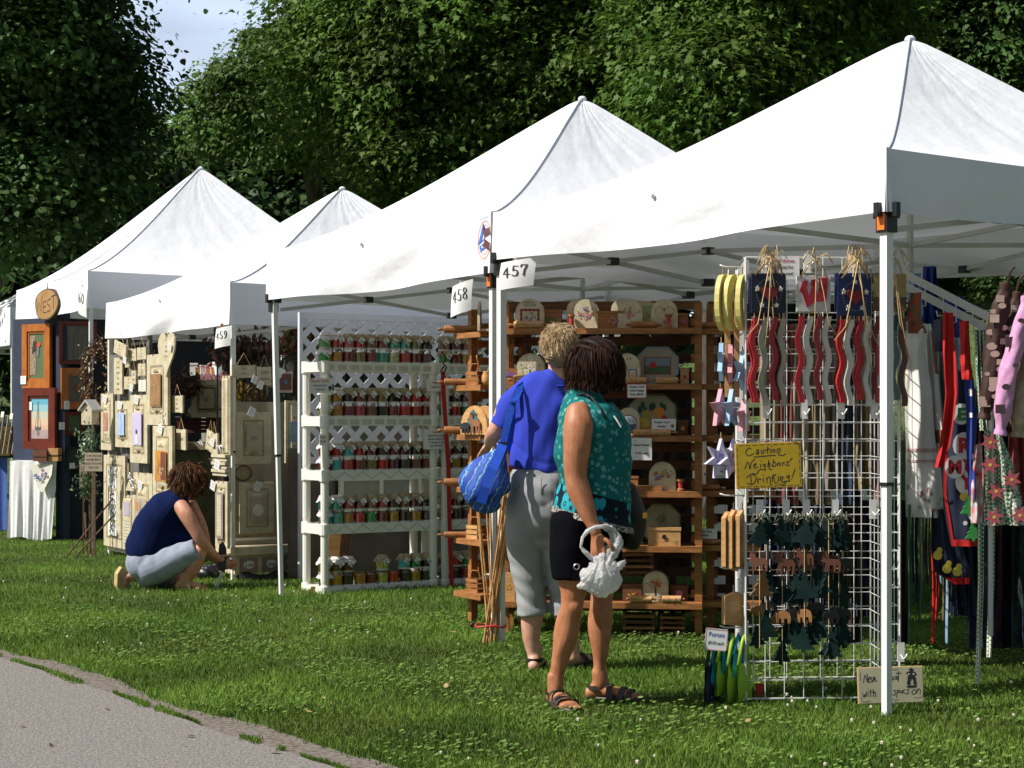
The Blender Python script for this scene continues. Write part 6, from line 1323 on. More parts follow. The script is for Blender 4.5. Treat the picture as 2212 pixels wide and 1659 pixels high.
_n = CHK.node_tree; _c = _n.nodes.new('ShaderNodeTexChecker'); _c.inputs['Scale'].default_value = 75; _c.inputs['Color1'].default_value = (.62,.60,.5,1); _c.inputs['Color2'].default_value = (.04,.16,.08,1)
_t = _n.nodes.new('ShaderNodeTexCoord'); _m = _n.nodes.new('ShaderNodeMapping'); _m.inputs['Rotation'].default_value = (0,.785,0); _n.links.new(_t.outputs['Object'], _m.inputs[0]); _n.links.new(_m.outputs[0], _c.inputs[0]); _n.links.new(_c.outputs[0], _n.nodes['Principled BSDF'].inputs['Base Color'])
def pointset(t, fn):
    g = random.Random(8); 
    for k, (u, v) in enumerate(((.12,.12),(.1,.35),(.25,.62),(.75,.50),(.8,.88),(.15,.9))):
        b = MB(Matrix.Translation(fn(u, v)+V((0,-.03,0)))); b.prism(ORI(star(.045,.02,6,g.random())), 0, .002, C(.5,.10,.13)); b.disc(0,0,.008,PAL[5],-.001,6); b.build('printed_flower', t)
drape('green checked apron with pink flowers at the right edge', 'apron', 'apron', [(930,2128,2160),(1000,2126,2190),(1070,2126,2206),(1135,2128,2215)], CHK, Y=7.85, nfold=1.6, amp=.02, extra=pointset, seed=10)
drape('green checked gathered neck strap near the end of the bar', 'apron_strap', 'apron', [(712,2106,2128),(780,2108,2134),(850,2112,2138),(930,2118,2148)], CHK, Y=7.9, nfold=3, amp=.012, seed=11)
for i, (x, y1) in enumerate(((2118,1478),(2142,1420))): drape(['long green checked apron tie reaching lowest','shorter green checked apron tie to its right'][i], 'apron_tie', 'apron', [(1130,x-6,x+8),(1250,x-5,x+7),(1350,x-8,x+4),(y1,x-10,x)], CHK, Y=7.85+.1*i, nfold=1, amp=.006, seed=12+i, grp='apron ties hanging low')
BRN = M('brown_print', (.045,.015,.008), .7, (.028,.009,.006), 20, .003, 25); PNK = M('pink_gingham', (.62,.32,.52), .8, (.54,.25,.45), 40, .003, 25); BEI = M('beige_floral', (.45,.36,.24), .8, (.30,.22,.14), 30, .003, 25)
def tubebag(label, a, b, r, mat, patches, Y=7.75, seed=0, pc=None):
    A = W(*a, Y); B = W(*b, Y); t = thing('bag_holder', label, 'bag holder', B, 0, 'stuffed cloth tube holders at the right edge'); g = random.Random(seed); d = A-B; n = 22; vs = []; m = 18
    x = d.cross(V((0,1,0))).normalized(); x = -x if x.x < 0 else x
    def fr(k, v): 
        rr = r*(.38+.62*min(1, 6*v, 6*(1-v)))*(1+.10*math.sin(k*3+v*11)+.07*math.sin(k*5-v*27)+.04*math.sin(k*9+v*5)); 
        if v < .04 or v > .96: rr = r*.75
        return rr
    def fn(u, v): k = 2*PI*u; return d*v+x*(fr(k,v)*math.cos(k))+V((0,1,0))*(fr(k,v)*math.sin(k))+x*(.012*math.sin(v*5+seed))
    mb = MB(); mb.grid(fn, m, 40, mat); mb.build('tube_body', t, True)
    for k in range(patches):
        v = .1+.8*(k+.5)/patches; u = .75+g.uniform(-.16,.16); p = fn(u, v)+V((0,-.006,0)); q = MB(Matrix.Translation(p)); s = .012+g.random()*.012
        q.box(-s*1.1,s*1.1,-.002,.002,-s,s,pc) if k%3 == 0 else q.disc(0,0,s,pc,-.003,9,s*.7); q.build('printed_cup', t)
    MB().tube([d+V((0,0,0)), d+V((.01,-.01,.05)), d+V((.03,0,.07))], .006, mat, 6).build('hang_loop', t); return t
tubebag('brown cloth tube printed with cups, larger one', (2176,612), (2120,905), .038, BRN, 16, Y=7.72, seed=1, pc=C(.55,.42,.34))
tubebag('brown cloth tube printed with cups behind the pink one', (2196,630), (2150,900), .032, BRN, 10, Y=7.80, seed=2, pc=C(.55,.42,.34))
tubebag('pink gingham cloth tube with dark monogram dots', (2214,640), (2160,940), .037, PNK, 5, Y=7.62, seed=3, pc=C(.08,.04,.05))
tubebag('beige floral cloth tube at the very edge of the view', (2230,700), (2205,945), .045, BEI, 0, Y=7.66, seed=4, pc=BRN)
# blue fabrics and dark clothing deeper inside
for i, (x0,x1,y0,y1,m,Y,lab) in enumerate(((1995,2022,575,760,BLUC,8.9,'deep blue scarf hanging behind the slanted bar'),(1966,1988,590,700,C(.2,.35,.6),8.9,'pale blue printed cloth behind the wire grid corner'),(2014,2062,690,900,C(.06,.07,.12),8.8,'dark grey cloth behind the red neck strap'),(1984,2014,735,1000,C(.10,.12,.06),8.75,'olive cloth behind the long white apron'),(2040,2082,640,760,BLUC,8.8,'blue cloth under the middle of the bar'))):
    drape(lab, 'hanging_cloth', 'cloth', [(y0,x0,x1),((y0+y1)/2,x0-4,x1+6),(y1,x0-8,x1+8)], m, Y=Y, nfold=2, amp=.02, seed=30+i, grp='cloths hanging inside the nearest tent')
g = random.Random(77); RC = [REDC, C(.30,.03,.04), C(.28,.42,.62), DKC, C(.05,.16,.08), BRN, PAPER, BLUC, C(.15,.12,.05)]
RCN = ['red','dark red','pale blue','black','dark green','brown','white','blue','olive']
for i in range(20):
    x = 1962+i*7.4; ci = g.randrange(len(RC)); y1 = g.choice((1300,1260,1390,1340,1200)); 
    drape('%s apron tie, %s in the row below the aprons' % (RCN[ci], ['first','second','third','fourth','fifth','sixth','seventh','eighth','ninth','tenth','eleventh','twelfth','thirteenth','fourteenth','fifteenth','sixteenth','seventeenth','eighteenth','nineteenth','twentieth'][i]), 'apron_tie', 'apron tie', [(1090,x,x+6),(1180,x-2,x+5),(1260,x+1,x+7),(y1,x-1,x+5)], RC[ci], Y=8.25+.02*i, nfold=1, amp=.005, seed=40+i, grp='apron ties hanging low')
for i in range(9):
    x = 2098+i*22; Y = 8.5+.08*i; m = [DKC, M('dark_floral', (.10,.02,.03), .9, (.01,.012,.03), 22), SHORT, M('dark_green_print', (.02,.06,.03), .9, (.008,.012,.01), 26)][i%4]
    drape('dark garment on the rail at the right edge, %s from the left' % ['first','second','third','fourth','fifth','sixth','seventh','eighth','ninth'][i], 'hanging_garment', 'garment', [(880,x,x+34),(1150,x-8,x+44),(1400,x-10,x+46)], m, Y=Y, nfold=1.3, amp=.018, seed=70+i, grp='dark garments at the right edge')
# beige curtains / cloths seen dimly through the wire grid, widened to darken the background
for i in range(8):
    x = 1650+i*34; y1 = 1090 if i%2 else 1060; m = [C(.30,.24,.15), C(.22,.06,.05), C(.34,.30,.22), C(.20,.15,.08), C(.25,.22,.20), C(.03,.05,.10), C(.3,.22,.1), C(.26,.10,.08)][i]
    drape('%s printed cloth hanging behind the wire grid, %s from the left' % (['tan','maroon','cream','brown','grey','navy','gold','rust'][i], ['first','second','third','fourth','fifth','sixth','seventh','eighth'][i]), 'hanging_cloth', 'cloth', [(700,x-8,x+36),(950,x-8,x+38),(y1,x-9,x+40)], m, Y=8.95, nfold=2, amp=.02, seed=90+i, grp='cloths hanging inside the nearest tent')
for i in range(9):  # dark cloths added to darken the background behind the grid
    x = 1650+i*34; m = [DKC, C(.02,.02,.02), C(.05,.03,.02)][i%3]
    drape('dark lower cloth behind the wooden tree strings, %s from the left' % ['first','second','third','fourth','fifth','sixth','seventh','eighth','ninth'][i], 'hanging_cloth', 'cloth', [(1080,x-4,x+38),(1200,x-6,x+42),(1330+(i%3)*30,x-7,x+42)], m, Y=9.1, nfold=2, amp=.02, seed=110+i, grp='dark cloths behind the wire grid')
t = thing('garment_rail', 'dark metal rail holding the cloths behind the wire grid', 'rail', (1.55,9.05,0)); MB().tube([(-.4,0,1.42),(1.3,.2,1.42)], .012, GREYM, 8).build('rail_bar', t)
for x,y in ((-.4,0),(1.3,.2)): MB().tube([(x,y,0),(x,y,1.42)], .012, GREYM, 8).build('rail_post', t)
# a low table with cloth in the back of the booth
t = thing('draped_table', 'white draped table behind the tall shelf post', 'table', (1.72,12.3,0)); mb = MB()
mb.grid(lambda u,v: V((-.35+.9*u, .015*math.sin(u*26)*(1-v), .85*v)), 40, 6, PAPER); mb.box(-.35,.55,.0,.6,.85,.87,PAPER); mb.build('tablecloth', t)
t = thing('cloth_bundle', 'turquoise cloth heaped on the white draped table', 'cloth', (1.62,12.45,.87)); mb = MB()
mb.grid(lambda u,v: V((-.1+.35*u, .2*v, .13*math.sin(PI*u)*math.sin(PI*v)**.5+.02*math.sin(u*17+v*9))), 16, 8, C(.05,.45,.55)); mb.build('cloth', t, True)

for i, (rows, m, Y, lab, nf) in enumerate((
  ([(730,2060,2082),(820,2056,2090),(930,2058,2098),(1000,2062,2100)], M('pale_blue_print', (.30,.42,.58), .85, (.55,.58,.62), 30), 8.35, 'pale blue printed apron between the two red straps', 2),
  ([(840,2106,2130),(930,2100,2140),(1040,2098,2146),(1120,2100,2150)], M('plum_print', (.16,.03,.05), .85, (.30,.10,.08), 24), 8.3, 'plum printed apron behind the green checked one', 3),
  ([(760,2012,2034),(880,2004,2046),(1010,2000,2052),(1090,1998,2056)], M('grey_leaf_print', (.26,.28,.30), .85, (.42,.42,.40), 22), 8.45, 'grey leaf printed apron behind the long red strap', 2),
  ([(900,2180,2215),(1000,2176,2222),(1110,2176,2228)], M('wine_print', (.22,.02,.03), .85, (.35,.08,.06), 20), 8.1, 'wine red apron behind the flowered checked one', 2),
  ([(1120,2060,2100),(1230,2054,2112),(1330,2056,2118)], DKC, 8.5, 'black apron skirt under the chick hem', 3))):
    drape(lab, 'apron', 'apron', rows, m, Y=Y, nfold=nf, amp=.022, seed=140+i)

for i, (x0,x1,y0,y1,lab) in enumerate(((1345,1412,1188,1240,'slatted folding crate standing under the fifth shelf'),(1345,1415,1322,1372,'slatted folding crate on the grass under the lowest shelf'),(1425,1480,1326,1370,'narrow slatted crate on the grass right of the folding one'))):
    p, w, h = WP.rect(x0,x1,y0,y1,.0); t = thing('slatted_crate', lab, 'crate', p, WP.rz, 'slatted crates in the shelf unit'); b = MB()
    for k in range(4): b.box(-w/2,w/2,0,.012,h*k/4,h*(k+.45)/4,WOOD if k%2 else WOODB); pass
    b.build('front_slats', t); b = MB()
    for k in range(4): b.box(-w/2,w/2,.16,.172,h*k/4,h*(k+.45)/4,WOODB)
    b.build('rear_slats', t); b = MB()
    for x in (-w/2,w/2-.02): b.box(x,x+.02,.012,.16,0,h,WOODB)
    b.build('end_boards', t)
small_box('brown recipe box painted with a strawberry on the fourth shelf', WP, (1345,1378,1028,1060), -.02, WOOD, lambda b,w,h: b.disc(0,h*.45,w*.2,PAL[0],-.003,8), zsnap=Z[3])
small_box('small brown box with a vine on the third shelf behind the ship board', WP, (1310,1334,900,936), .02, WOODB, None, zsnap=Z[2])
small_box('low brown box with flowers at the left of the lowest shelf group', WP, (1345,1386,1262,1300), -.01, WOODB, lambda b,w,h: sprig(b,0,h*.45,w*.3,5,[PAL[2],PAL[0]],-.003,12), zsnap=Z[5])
arch_holder('dim arched board with orange blossoms left of the ivy tray', WP, (1346,1386,1126,1180), .06, d_flowers([PAL[2]],6,.5,41), face=C(.40,.36,.24), zsnap=Z[4])
for i, (zi,x0,x1,nm) in enumerate(((1,1470,1488,'second'),(2,1464,1486,'third'),(0,1466,1486,'top'),(5,1448,1486,'lowest'))):
    small_box('small plain box squeezed at the right end of the %s shelf' % nm, WP, (x0,x1,0+HY-(Z[zi]+.09-1.3)*FL/10.45,HY-(Z[zi]-1.3)*FL/10.45), .05, [WOODL,WOODB,WOOD,WOODB][i], lambda b,w,h: b.disc(0,h*.45,w*.22,PAL[(i*2)%7],-.003,8), zsnap=Z[zi])
for i in range(5):
    p = WQ.at(.26,-.02,Z[i+1 if i < 5 else 5]); t = thing('wooden_basket', 'small slatted wooden basket on the narrow shelf unit, %s level from the top' % ['second','third','fourth','fifth','lowest'][i], 'basket', p, WQ.rz+.2, 'small baskets on the narrow shelf unit'); b = MB()
    for k in range(3): b.box(-.05,.05,-.03,-.024,k*.03,k*.03+.022,WOODL if i%2 else WOOD); b.box(-.05,.05,.03,.036,k*.03,k*.03+.022,WOODB); b.box(-.056,-.05,-.03,.036,k*.03,k*.03+.022,WOOD); b.box(.05,.056,-.03,.036,k*.03,k*.03+.022,WOODB)
    b.build('slat_sides', t); MB().tube([(-.05,0,.08),(-.03,0,.13),(.03,0,.13),(.05,0,.08)], .004, WOOD, 5).build('handle', t)

bd0 = Plane((.10,12.9),(1.25,12.6)); t = thing('added_dark_sheet', 'dim dark cloth hanging some way behind the widest wooden shelf unit', 'cloth', bd0.at(.6,0,0), bd0.rz); mb = MB(); mb.grid(lambda u,v: V((-.62+1.22*u, .03*math.sin(u*29)+.02*math.sin(u*67), .22+1.42*v+.03*math.sin(u*5))), 70, 5, M('dark_sheet_shade', (.030,.028,.030), .95, (.018,.016,.018), 5, spec=.1)); mb.build('cloth', t, True)  # added dark sheet, keeps the view through the shelves dim
# ---------------------------------------------------------------- booth 458: plastic shelving with gel jars
JP = Plane((-1.366,12.90),(-.563,13.40)); RD = .30
LEV = [1.655, 1.265, .875, .49, .045]
def rack_unit(label, s0, w=.95):
    t = thing('plastic_shelf_rack', label, 'shelf', JP.at(s0+w/2), JP.rz, 'cream plastic shelf racks')
    for sx in (-1,1):
        for y in (0, RD):
            p = MB(); x = sx*(w/2-.03)
            zz = [0]+LEV[::-1]
            for a, b in zip([0]+LEV[::-1][:-1], LEV[::-1]):
                p.lathe([(.024,a+.0),(.029,a+.04),(.029,b-.06),(.024,b-.02)], WHITEP, 12, Matrix.Translation((x,y,0)))
            for z in LEV: p.lathe([(.036,z-.075),(.038,z-.07),(.038,z+.004),(.034,z+.012)], WHITEP, 12, Matrix.Translation((x,y,0)))
            p.build('post', t, False)
    for z in LEV:
        s = MB(); x0, x1 = -w/2+.03, w/2-.03
        s.box(x0,x1,-.015,RD+.015,z-.018,z,WHITEP); s.box(x0,x1,-.02,-.012,z-.065,z+.004,WHITEP); s.box(x0,x1,RD+.012,RD+.02,z-.065,z+.004,WHITEP)
        s.box(x0-.032,x0-.024,0,RD,z-.066,z+.004,WHITEP); s.box(x1+.024,x1+.032,0,RD,z-.066,z+.004,WHITEP)
        if z < 1: 
            k = 12
            for i in range(k):
                a = x0+(x1-x0)*i/k; b = x0+(x1-x0)*(i+1)/k; s.stroke([(a, z-.058 if i%2 else z-.006),(b, z-.006 if i%2 else z-.058)], .006, M('shelf_groove', (.50,.49,.42), .6), -.0215)
        s.build('shelf', t)
    return t
rack_unit('left cream plastic shelf rack full of gel jars', 0.0); rack_unit('right cream plastic shelf rack behind the shop signs', .99)
CLOTHC = M('white_frill_cloth', (.74,.73,.74), .8, (.60,.58,.62), 30, .003, 60); NATC = M('natural_frill_cloth', (.42,.36,.24), .85, (.28,.23,.15), 30, .003, 60)
GLASS = bpy.data.materials.new('jar_glass'); GLASS.use_nodes = True
def _gl():
    nt = GLASS.node_tree; n = nt.nodes; L = nt.links; b = n['Principled BSDF']; n.remove(b)
    tr = n.new('ShaderNodeBsdfTransparent'); tr.inputs[0].default_value = (1,1,1,1); gl = n.new('ShaderNodeBsdfGlossy'); gl.inputs['Roughness'].default_value = .08; mx = n.new('ShaderNodeMixShader'); fr = n.new('ShaderNodeFresnel'); fr.inputs[0].default_value = 1.5
    ad = n.new('ShaderNodeMath'); ad.operation = 'ADD'; ad.inputs[1].default_value = .04; L.new(fr.outputs[0], ad.inputs[0]); L.new(ad.outputs[0], mx.inputs[0]); L.new(tr.outputs[0], mx.inputs[1]); L.new(gl.outputs[0], mx.inputs[2]); L.new(mx.outputs[0], n['Material Output'].inputs[0])
_gl()
GEL = {'orange': (.85,.14,.01), 'red': (.50,.008,.006), 'maroon': (.13,.008,.008), 'green': (.015,.20,.03), 'lime': (.42,.55,.06), 'teal': (.02,.26,.20), 'turquoise': (.04,.42,.46), 'olive': (.16,.14,.03), 'amber': (.48,.18,.01), 'black': (.012,.010,.010), 'pink': (.42,.05,.09), 'plum': (.09,.015,.04), 'cream': (.42,.38,.20), 'brown': (.13,.05,.015)}
PROTO = {}
def jar_proto(col, kind):
    key = (col, kind)
    if key in PROTO: return PROTO[key]
    G_ = tuple(min(.95, c*3+.012) for c in GEL[col]); m = M('gel_'+col, G_, .25, tuple(c*.6 for c in G_), 60, .002, 90)
    t = thing('gel_jar', 'x', 'jar', (0,0,-50)); R = .0445; H = .100
    MB().lathe([(R*.9,.012),(R*.95,.018),(R*.97,H*.74),(R*.84,H*.775),(R*.3,H*.78)], m, 12).build('gel', t)
    MB().lathe([(R*.96,0),(R*.98,.012)], PAPER if kind != 2 else GREYM, 12).build('base_label', t)
    g = MB(); n = 14; prof = [(R,.008),(R,H*.72),(R*.86,H*.86),(R*.86,H)]
    g.lathe(prof, GLASS, 14).build('glass', t)
    if kind in (1,2):
        cm = NATC if kind == 1 else CLOTHC; c = MB(); N = 26; vs = []; rg = random.Random(col+str(kind))
        for r, z, wv in ((.001,H+.012,0),(R*.8,H+.010,0),(R*.95,H-.004,.02),(R*1.10,H-.014,.10),(R*1.24,H-.025,.20)):
            for k in range(N): a = 2*PI*k/N; rr = r*(1+wv*math.sin(k*PI/2*1.0+rg.random()*.8)); vs.append((rr*math.cos(a), rr*math.sin(a), z-(wv*.05*(1+math.cos(k*1.9)))))
        fs = [(i*N+k, i*N+(k+1)%N, (i+1)*N+(k+1)%N, (i+1)*N+k)[::-1] for i in range(4) for k in range(N)]
        c.add(vs, fs, cm).build('cloth_cap', t, True)
        MB().tube([(R*.98*math.cos(2*PI*k/14), R*.98*math.sin(2*PI*k/14), H-.008) for k in range(15)], .0035, RAFFIA, 5).build('twine', t)
    PROTO[key] = t; return t
TAGM = MB(); TAGM.prism(ORI([(0,.028),(.025,0),(0,-.029),(-.025,0)]), -.0005, .0005, PAPER); TAGM.stroke([(-.010,.006),(.004,.010)], .003, INK, -.0012); TAGM.stroke([(-.008,-.002),(-.004,-.014),(.004,-.010),(.006,-.020)], .005, INK, -.0012); TAGM.stroke([(.004,-.004),(.012,-.012)], .005, INK, -.0012)
tag0 = TAGM.build('paper_tag', None); TAGME = tag0.data; bpy.data.objects.remove(tag0)
ROWC = {(0,0): 'green orange maroon olive maroon teal cream red maroon plum', (0,1): 'green red pink red brown maroon teal teal olive black',
 (1,0): 'lime orange maroon pink brown black maroon red red maroon', (1,1): 'lime orange black maroon brown olive black maroon red red',
 (2,0): 'red turquoise red maroon olive red plum black brown maroon', (2,1): 'red red turquoise red maroon black maroon plum black brown',
 (3,0): 'teal teal orange red green maroon amber black amber black', (3,1): 'teal teal red maroon brown red black brown maroon black',
 (4,0): 'amber amber black orange maroon lime red black amber black', (4,1): 'amber brown maroon . . lime . turquoise green black'}
RN = ['top','second','third','fourth','bottom']; UN = ['left','right']; rg = random.Random(21)
ORD10 = ['first','second','third','fourth','fifth','sixth','seventh','eighth','ninth','tenth','eleventh']
for unit in (0,1):
    for li, z in enumerate(LEV):
        for tier in (0,1):
            cols = ROWC[(li,tier)].split()
            for i in range(10):
                if unit == 1 and i > 3: break
                c = cols[i] if unit == 0 else rg.choice(['maroon','red','black','green','plum','brown','amber'])
                if c == '.': continue
                s = .055+i*.0925+unit*.99; kind = 0 if tier == 0 and i > 0 else (2 if (i < 2 or (li == 4 and i < 4)) and unit == 0 else 1)
                if tier == 0 and i == 0 and unit == 0: kind = 2
                p = JP.at(s+rg.uniform(-.004,.004), .045+rg.uniform(-.004,.008), z+tier*.101)
                j = dup(jar_proto(c, kind), p, JP.rz+rg.uniform(-1,1), 'jar of %s gel, %s from the left, %s tier, %s shelf, %s plastic rack' % (c, ORD10[i], ['lower','upper'][tier], RN[li], UN[unit]), 'gel jars on the plastic racks')
                if kind and (tier == 1 or i == 0):
                    a = j.rotation_euler.z; tg = bpy.data.objects.new('paper_tag', TAGME); COL.objects.link(tg); tg.parent = j; d = V((rg.uniform(-.02,.02), -.058, .062)); R_ = Matrix.Rotation(-(a-JP.rz), 4, 'Z'); tg.location = R_ @ d; tg.rotation_euler = (0, rg.uniform(-.35,.35), -(a-JP.rz)+rg.uniform(-.3,.3)-.35)
for q in list(PROTO.values()):
    for ch in list(q.children): bpy.data.objects.remove(ch)
    bpy.data.objects.remove(q)
# second depth row, only its caps show between the front jars
# little price labels on the shelf lips
for unit in (0,1):
    for li in (0,1):
        for i in range(9 if unit == 0 else 4):
            s = .06+i*.10+unit*.99; p = JP.at(s, -.024, LEV[li]-.052); t = thing('scent_label', 'small scent label, %s from left, %s shelf lip, %s rack' % (ORD10[i], RN[li], UN[unit]), 'label', p, JP.rz, 'scent name labels on the shelf lips')
            b = MB(); b.box(-.035,.035,0,.002,0,.036,C(.62,.60,.52)); b.text(['Vanilla','Apple','Cherry','Pine','Clove','Melon','Peach','Lilac','Berry'][i] if 0 else '~~~~', .014, GREYM, 0, .012, -.001); b.build('label_body', t)
# signs on the rack
price_sign('white sign about fragrance jars with a small skunk on the left rack post', JP, (667,723,817,849), -.06, [('"Skunk Gunk"',C(.75,.2,.08)),('Fragrance Jars',C(.08,.1,.45)),'$5.50 each'], sizes=[1.5,.9,.7], x=-.06, tilt=-.03,
   extra=lambda b,w,h: (b.stroke([(w*x,h*z) for x,z in ((.30,.18),(.34,.30),(.42,.34),(.45,.20))], .012, INK, -.003), b.stroke([(w*x,h*z) for x,z in ((.43,.30),(.47,.45),(.43,.55),(.40,.48))], .008, INK, -.003), b.disc(w*.31,h*.36,.012,INK,-.003,7)))
price_sign('cream New Scents sign on the right post of the left rack', JP, (922,958,819,845), -.06, [('New',REDINK),('Scents!',REDINK)])
price_sign('folded New Scents card on the left rack post under the third shelf', JP, (690,706,938,962), -.05, [('New',REDINK),('Scents!',REDINK)])
price_sign('white Caution sign asking shoppers not to tip jars', JP, (915,971,928,970), -.06, [('Caution!',REDINK),'Smell all you want.','But be careful not','To tip jars to far.','Jars will spill!!'], sizes=[1.1,1,1,1,1])
p = JP.P(958, 1262, -.07); t = thing('red_strap', 'long red webbing strap tied with black cord beside the jar racks', 'strap', (p.x,p.y,0), JP.rz)
webbing([V((.06,-.02,.0)), V((.045,-.02,.3)), V((.03,-.02,.9)), V((.0,0,1.45)), V((-.005,0,1.60))], .034, C(.50,.01,.015), 'webbing', t); mb = MB(); mb.tube([(-.005,-.005,1.58),(.02,-.01,1.63),(-.01,-.012,1.66),(.015,-.01,1.70),(-.02,-.01,1.745)], .006, BLACKP, 6); mb.tube([(.0,-.01,1.64),(-.03,-.01,1.60)], .006, BLACKP, 6); mb.build('cord_knot', t, True)
p = G(674, 1286); t = thing('yellow_clip', 'small yellow plastic clip at the foot of the left rack', 'clip', p); b = MB(); b.box(-.02,.014,-.02,.01,0,.045,PAL[5]); b.box(-.008,.024,-.016,.004,.045,.062,PAL[5]); b.build('clip_body', t)
# white lattice behind the racks
LT = Plane((-1.62,13.95),(.35,15.25)); LTW = 2.25
lat = thing('lattice_screen', 'white diagonal lattice screen standing behind the jar racks', 'screen', LT.at(LTW/2), LT.rz); LM = M('lattice_white', (.66,.68,.74), .6, (.60,.62,.68), 6)
def clipseg(x0,z0,x1,z1,w,a,b):
    dx, dz = x1-x0, z1-z0; t0, t1 = 0., 1.
    for p, q in ((-dx,x0-(-w/2)),(dx,w/2-x0),(-dz,z0-a),(dz,b-z0)):
        if abs(p) < 1e-9: continue
        r = q/p
        if p < 0: t0 = max(t0,r)
        else: t1 = min(t1,r)
    return None if t0 >= t1 else ((x0+dx*t0, z0+dz*t0),(x0+dx*t1, z0+dz*t1))
mb = MB(); mb2 = MB(); z0, z1 = .95, 2.02
for k in range(-14, 30):
    x = -LTW/2+k*.155
    for sgn, m_, y in ((1,mb,0),(-1,mb2,.008)):
        s = clipseg(x if sgn > 0 else x, z0, x+sgn*(z1-z0), z1, LTW, z0, z1)
        if s: m_.bar((s[0][0],y,s[0][1]),(s[1][0],y,s[1][1]), .008, .048, LM, (0,1,0)) if 0 else m_.bar((s[0][0],y,s[0][1]),(s[1][0],y,s[1][1]), .048, .007, LM, (0,1,0))
mb.build('lattice_slats', lat); mb2.build('lattice_slats', lat)
fr = MB(); fr.box(-LTW/2-.02,LTW/2+.02,-.012,.02,z1,z1+.05,LM); fr.box(-LTW/2-.02,LTW/2+.02,-.012,.02,z0-.05,z0,LM)
for x in (-LTW/2-.03, LTW/2+.0): fr.box(x,x+.03,-.012,.02,0,z1+.05,LM)
fr.build('frame', lat)
t = thing('window_frame', 'old cream window frame hung below the lattice', 'window frame', LT.at(.85,-.05,.52), LT.rz); b = MB()
for z in (0,.24): b.box(-.55,.55,0,.03,z,z+.035,OFFW)
for i in range(4): b.box(-.55+i*.355,-.515+i*.355,0,.028,.035,.24,OFFW)
b.box(-.52,.52,.012,.016,.03,.245,C(.30,.30,.26)); b.build('frame_body', t)
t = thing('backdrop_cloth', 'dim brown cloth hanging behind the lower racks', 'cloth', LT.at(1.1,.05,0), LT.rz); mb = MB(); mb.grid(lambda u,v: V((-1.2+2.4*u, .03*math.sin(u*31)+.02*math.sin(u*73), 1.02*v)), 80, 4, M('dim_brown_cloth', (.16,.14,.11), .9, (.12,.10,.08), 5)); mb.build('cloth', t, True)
for i in range(4):
    p = JP.at(.27+.04*i, .42+.02*i, 0); t = thing('wooden_plank', 'leaning bare wooden plank under the racks, %s from the left' % ORD10[i], 'plank', p, JP.rz, 'bare planks leaning under the racks'); T = Matrix.Rotation(.13+.03*i,4,'Y') @ Matrix.Rotation(-.1,4,'X'); b = MB(T); b.box(-.03,.03,0,.012,0,.47,WOODL if i < 2 else WOODD); b.build('board', t)
# jars and goods glimpsed behind the lattice
gg = random.Random(9)
for i in range(16):
    s = .12+i*.14; p = LT.at(s, .45+gg.random()*.3, 1.0+.35*(i%3)); t = thing('dried_flower_bunch', 'dark dried flower bunch behind the lattice, %s' % (['far left','second','third','fourth','fifth','sixth','seventh','eighth','ninth','tenth','eleventh','twelfth','thirteenth','fourteenth','fifteenth','far right'][i])+' one', 'dried flowers', p, 0, 'dried flowers hung behind the lattice')
    pts = []
    for k in range(60): d = V((gg.gauss(0,.06), gg.gauss(0,.05), gg.gauss(0,.07))); pts.append(d)
    mb = MB(); cm = [C(.10,.02,.02), C(.05,.05,.02), C(.14,.06,.03)][i%3]
    for d in pts: mb.M = Matrix.Translation(d) @ Euler((gg.random()*6,gg.random()*6,0)).to_matrix().to_4x4(); mb.prism([(-.02,-.008),(.02,-.008),(.0,.02)], 0, .002, cm)
    mb.build('dried_petals', t); MB().tube([(0,0,0),(0,.02,-.35 if i%3 else .3)], .006, TWIG, 5).build('stem', t)
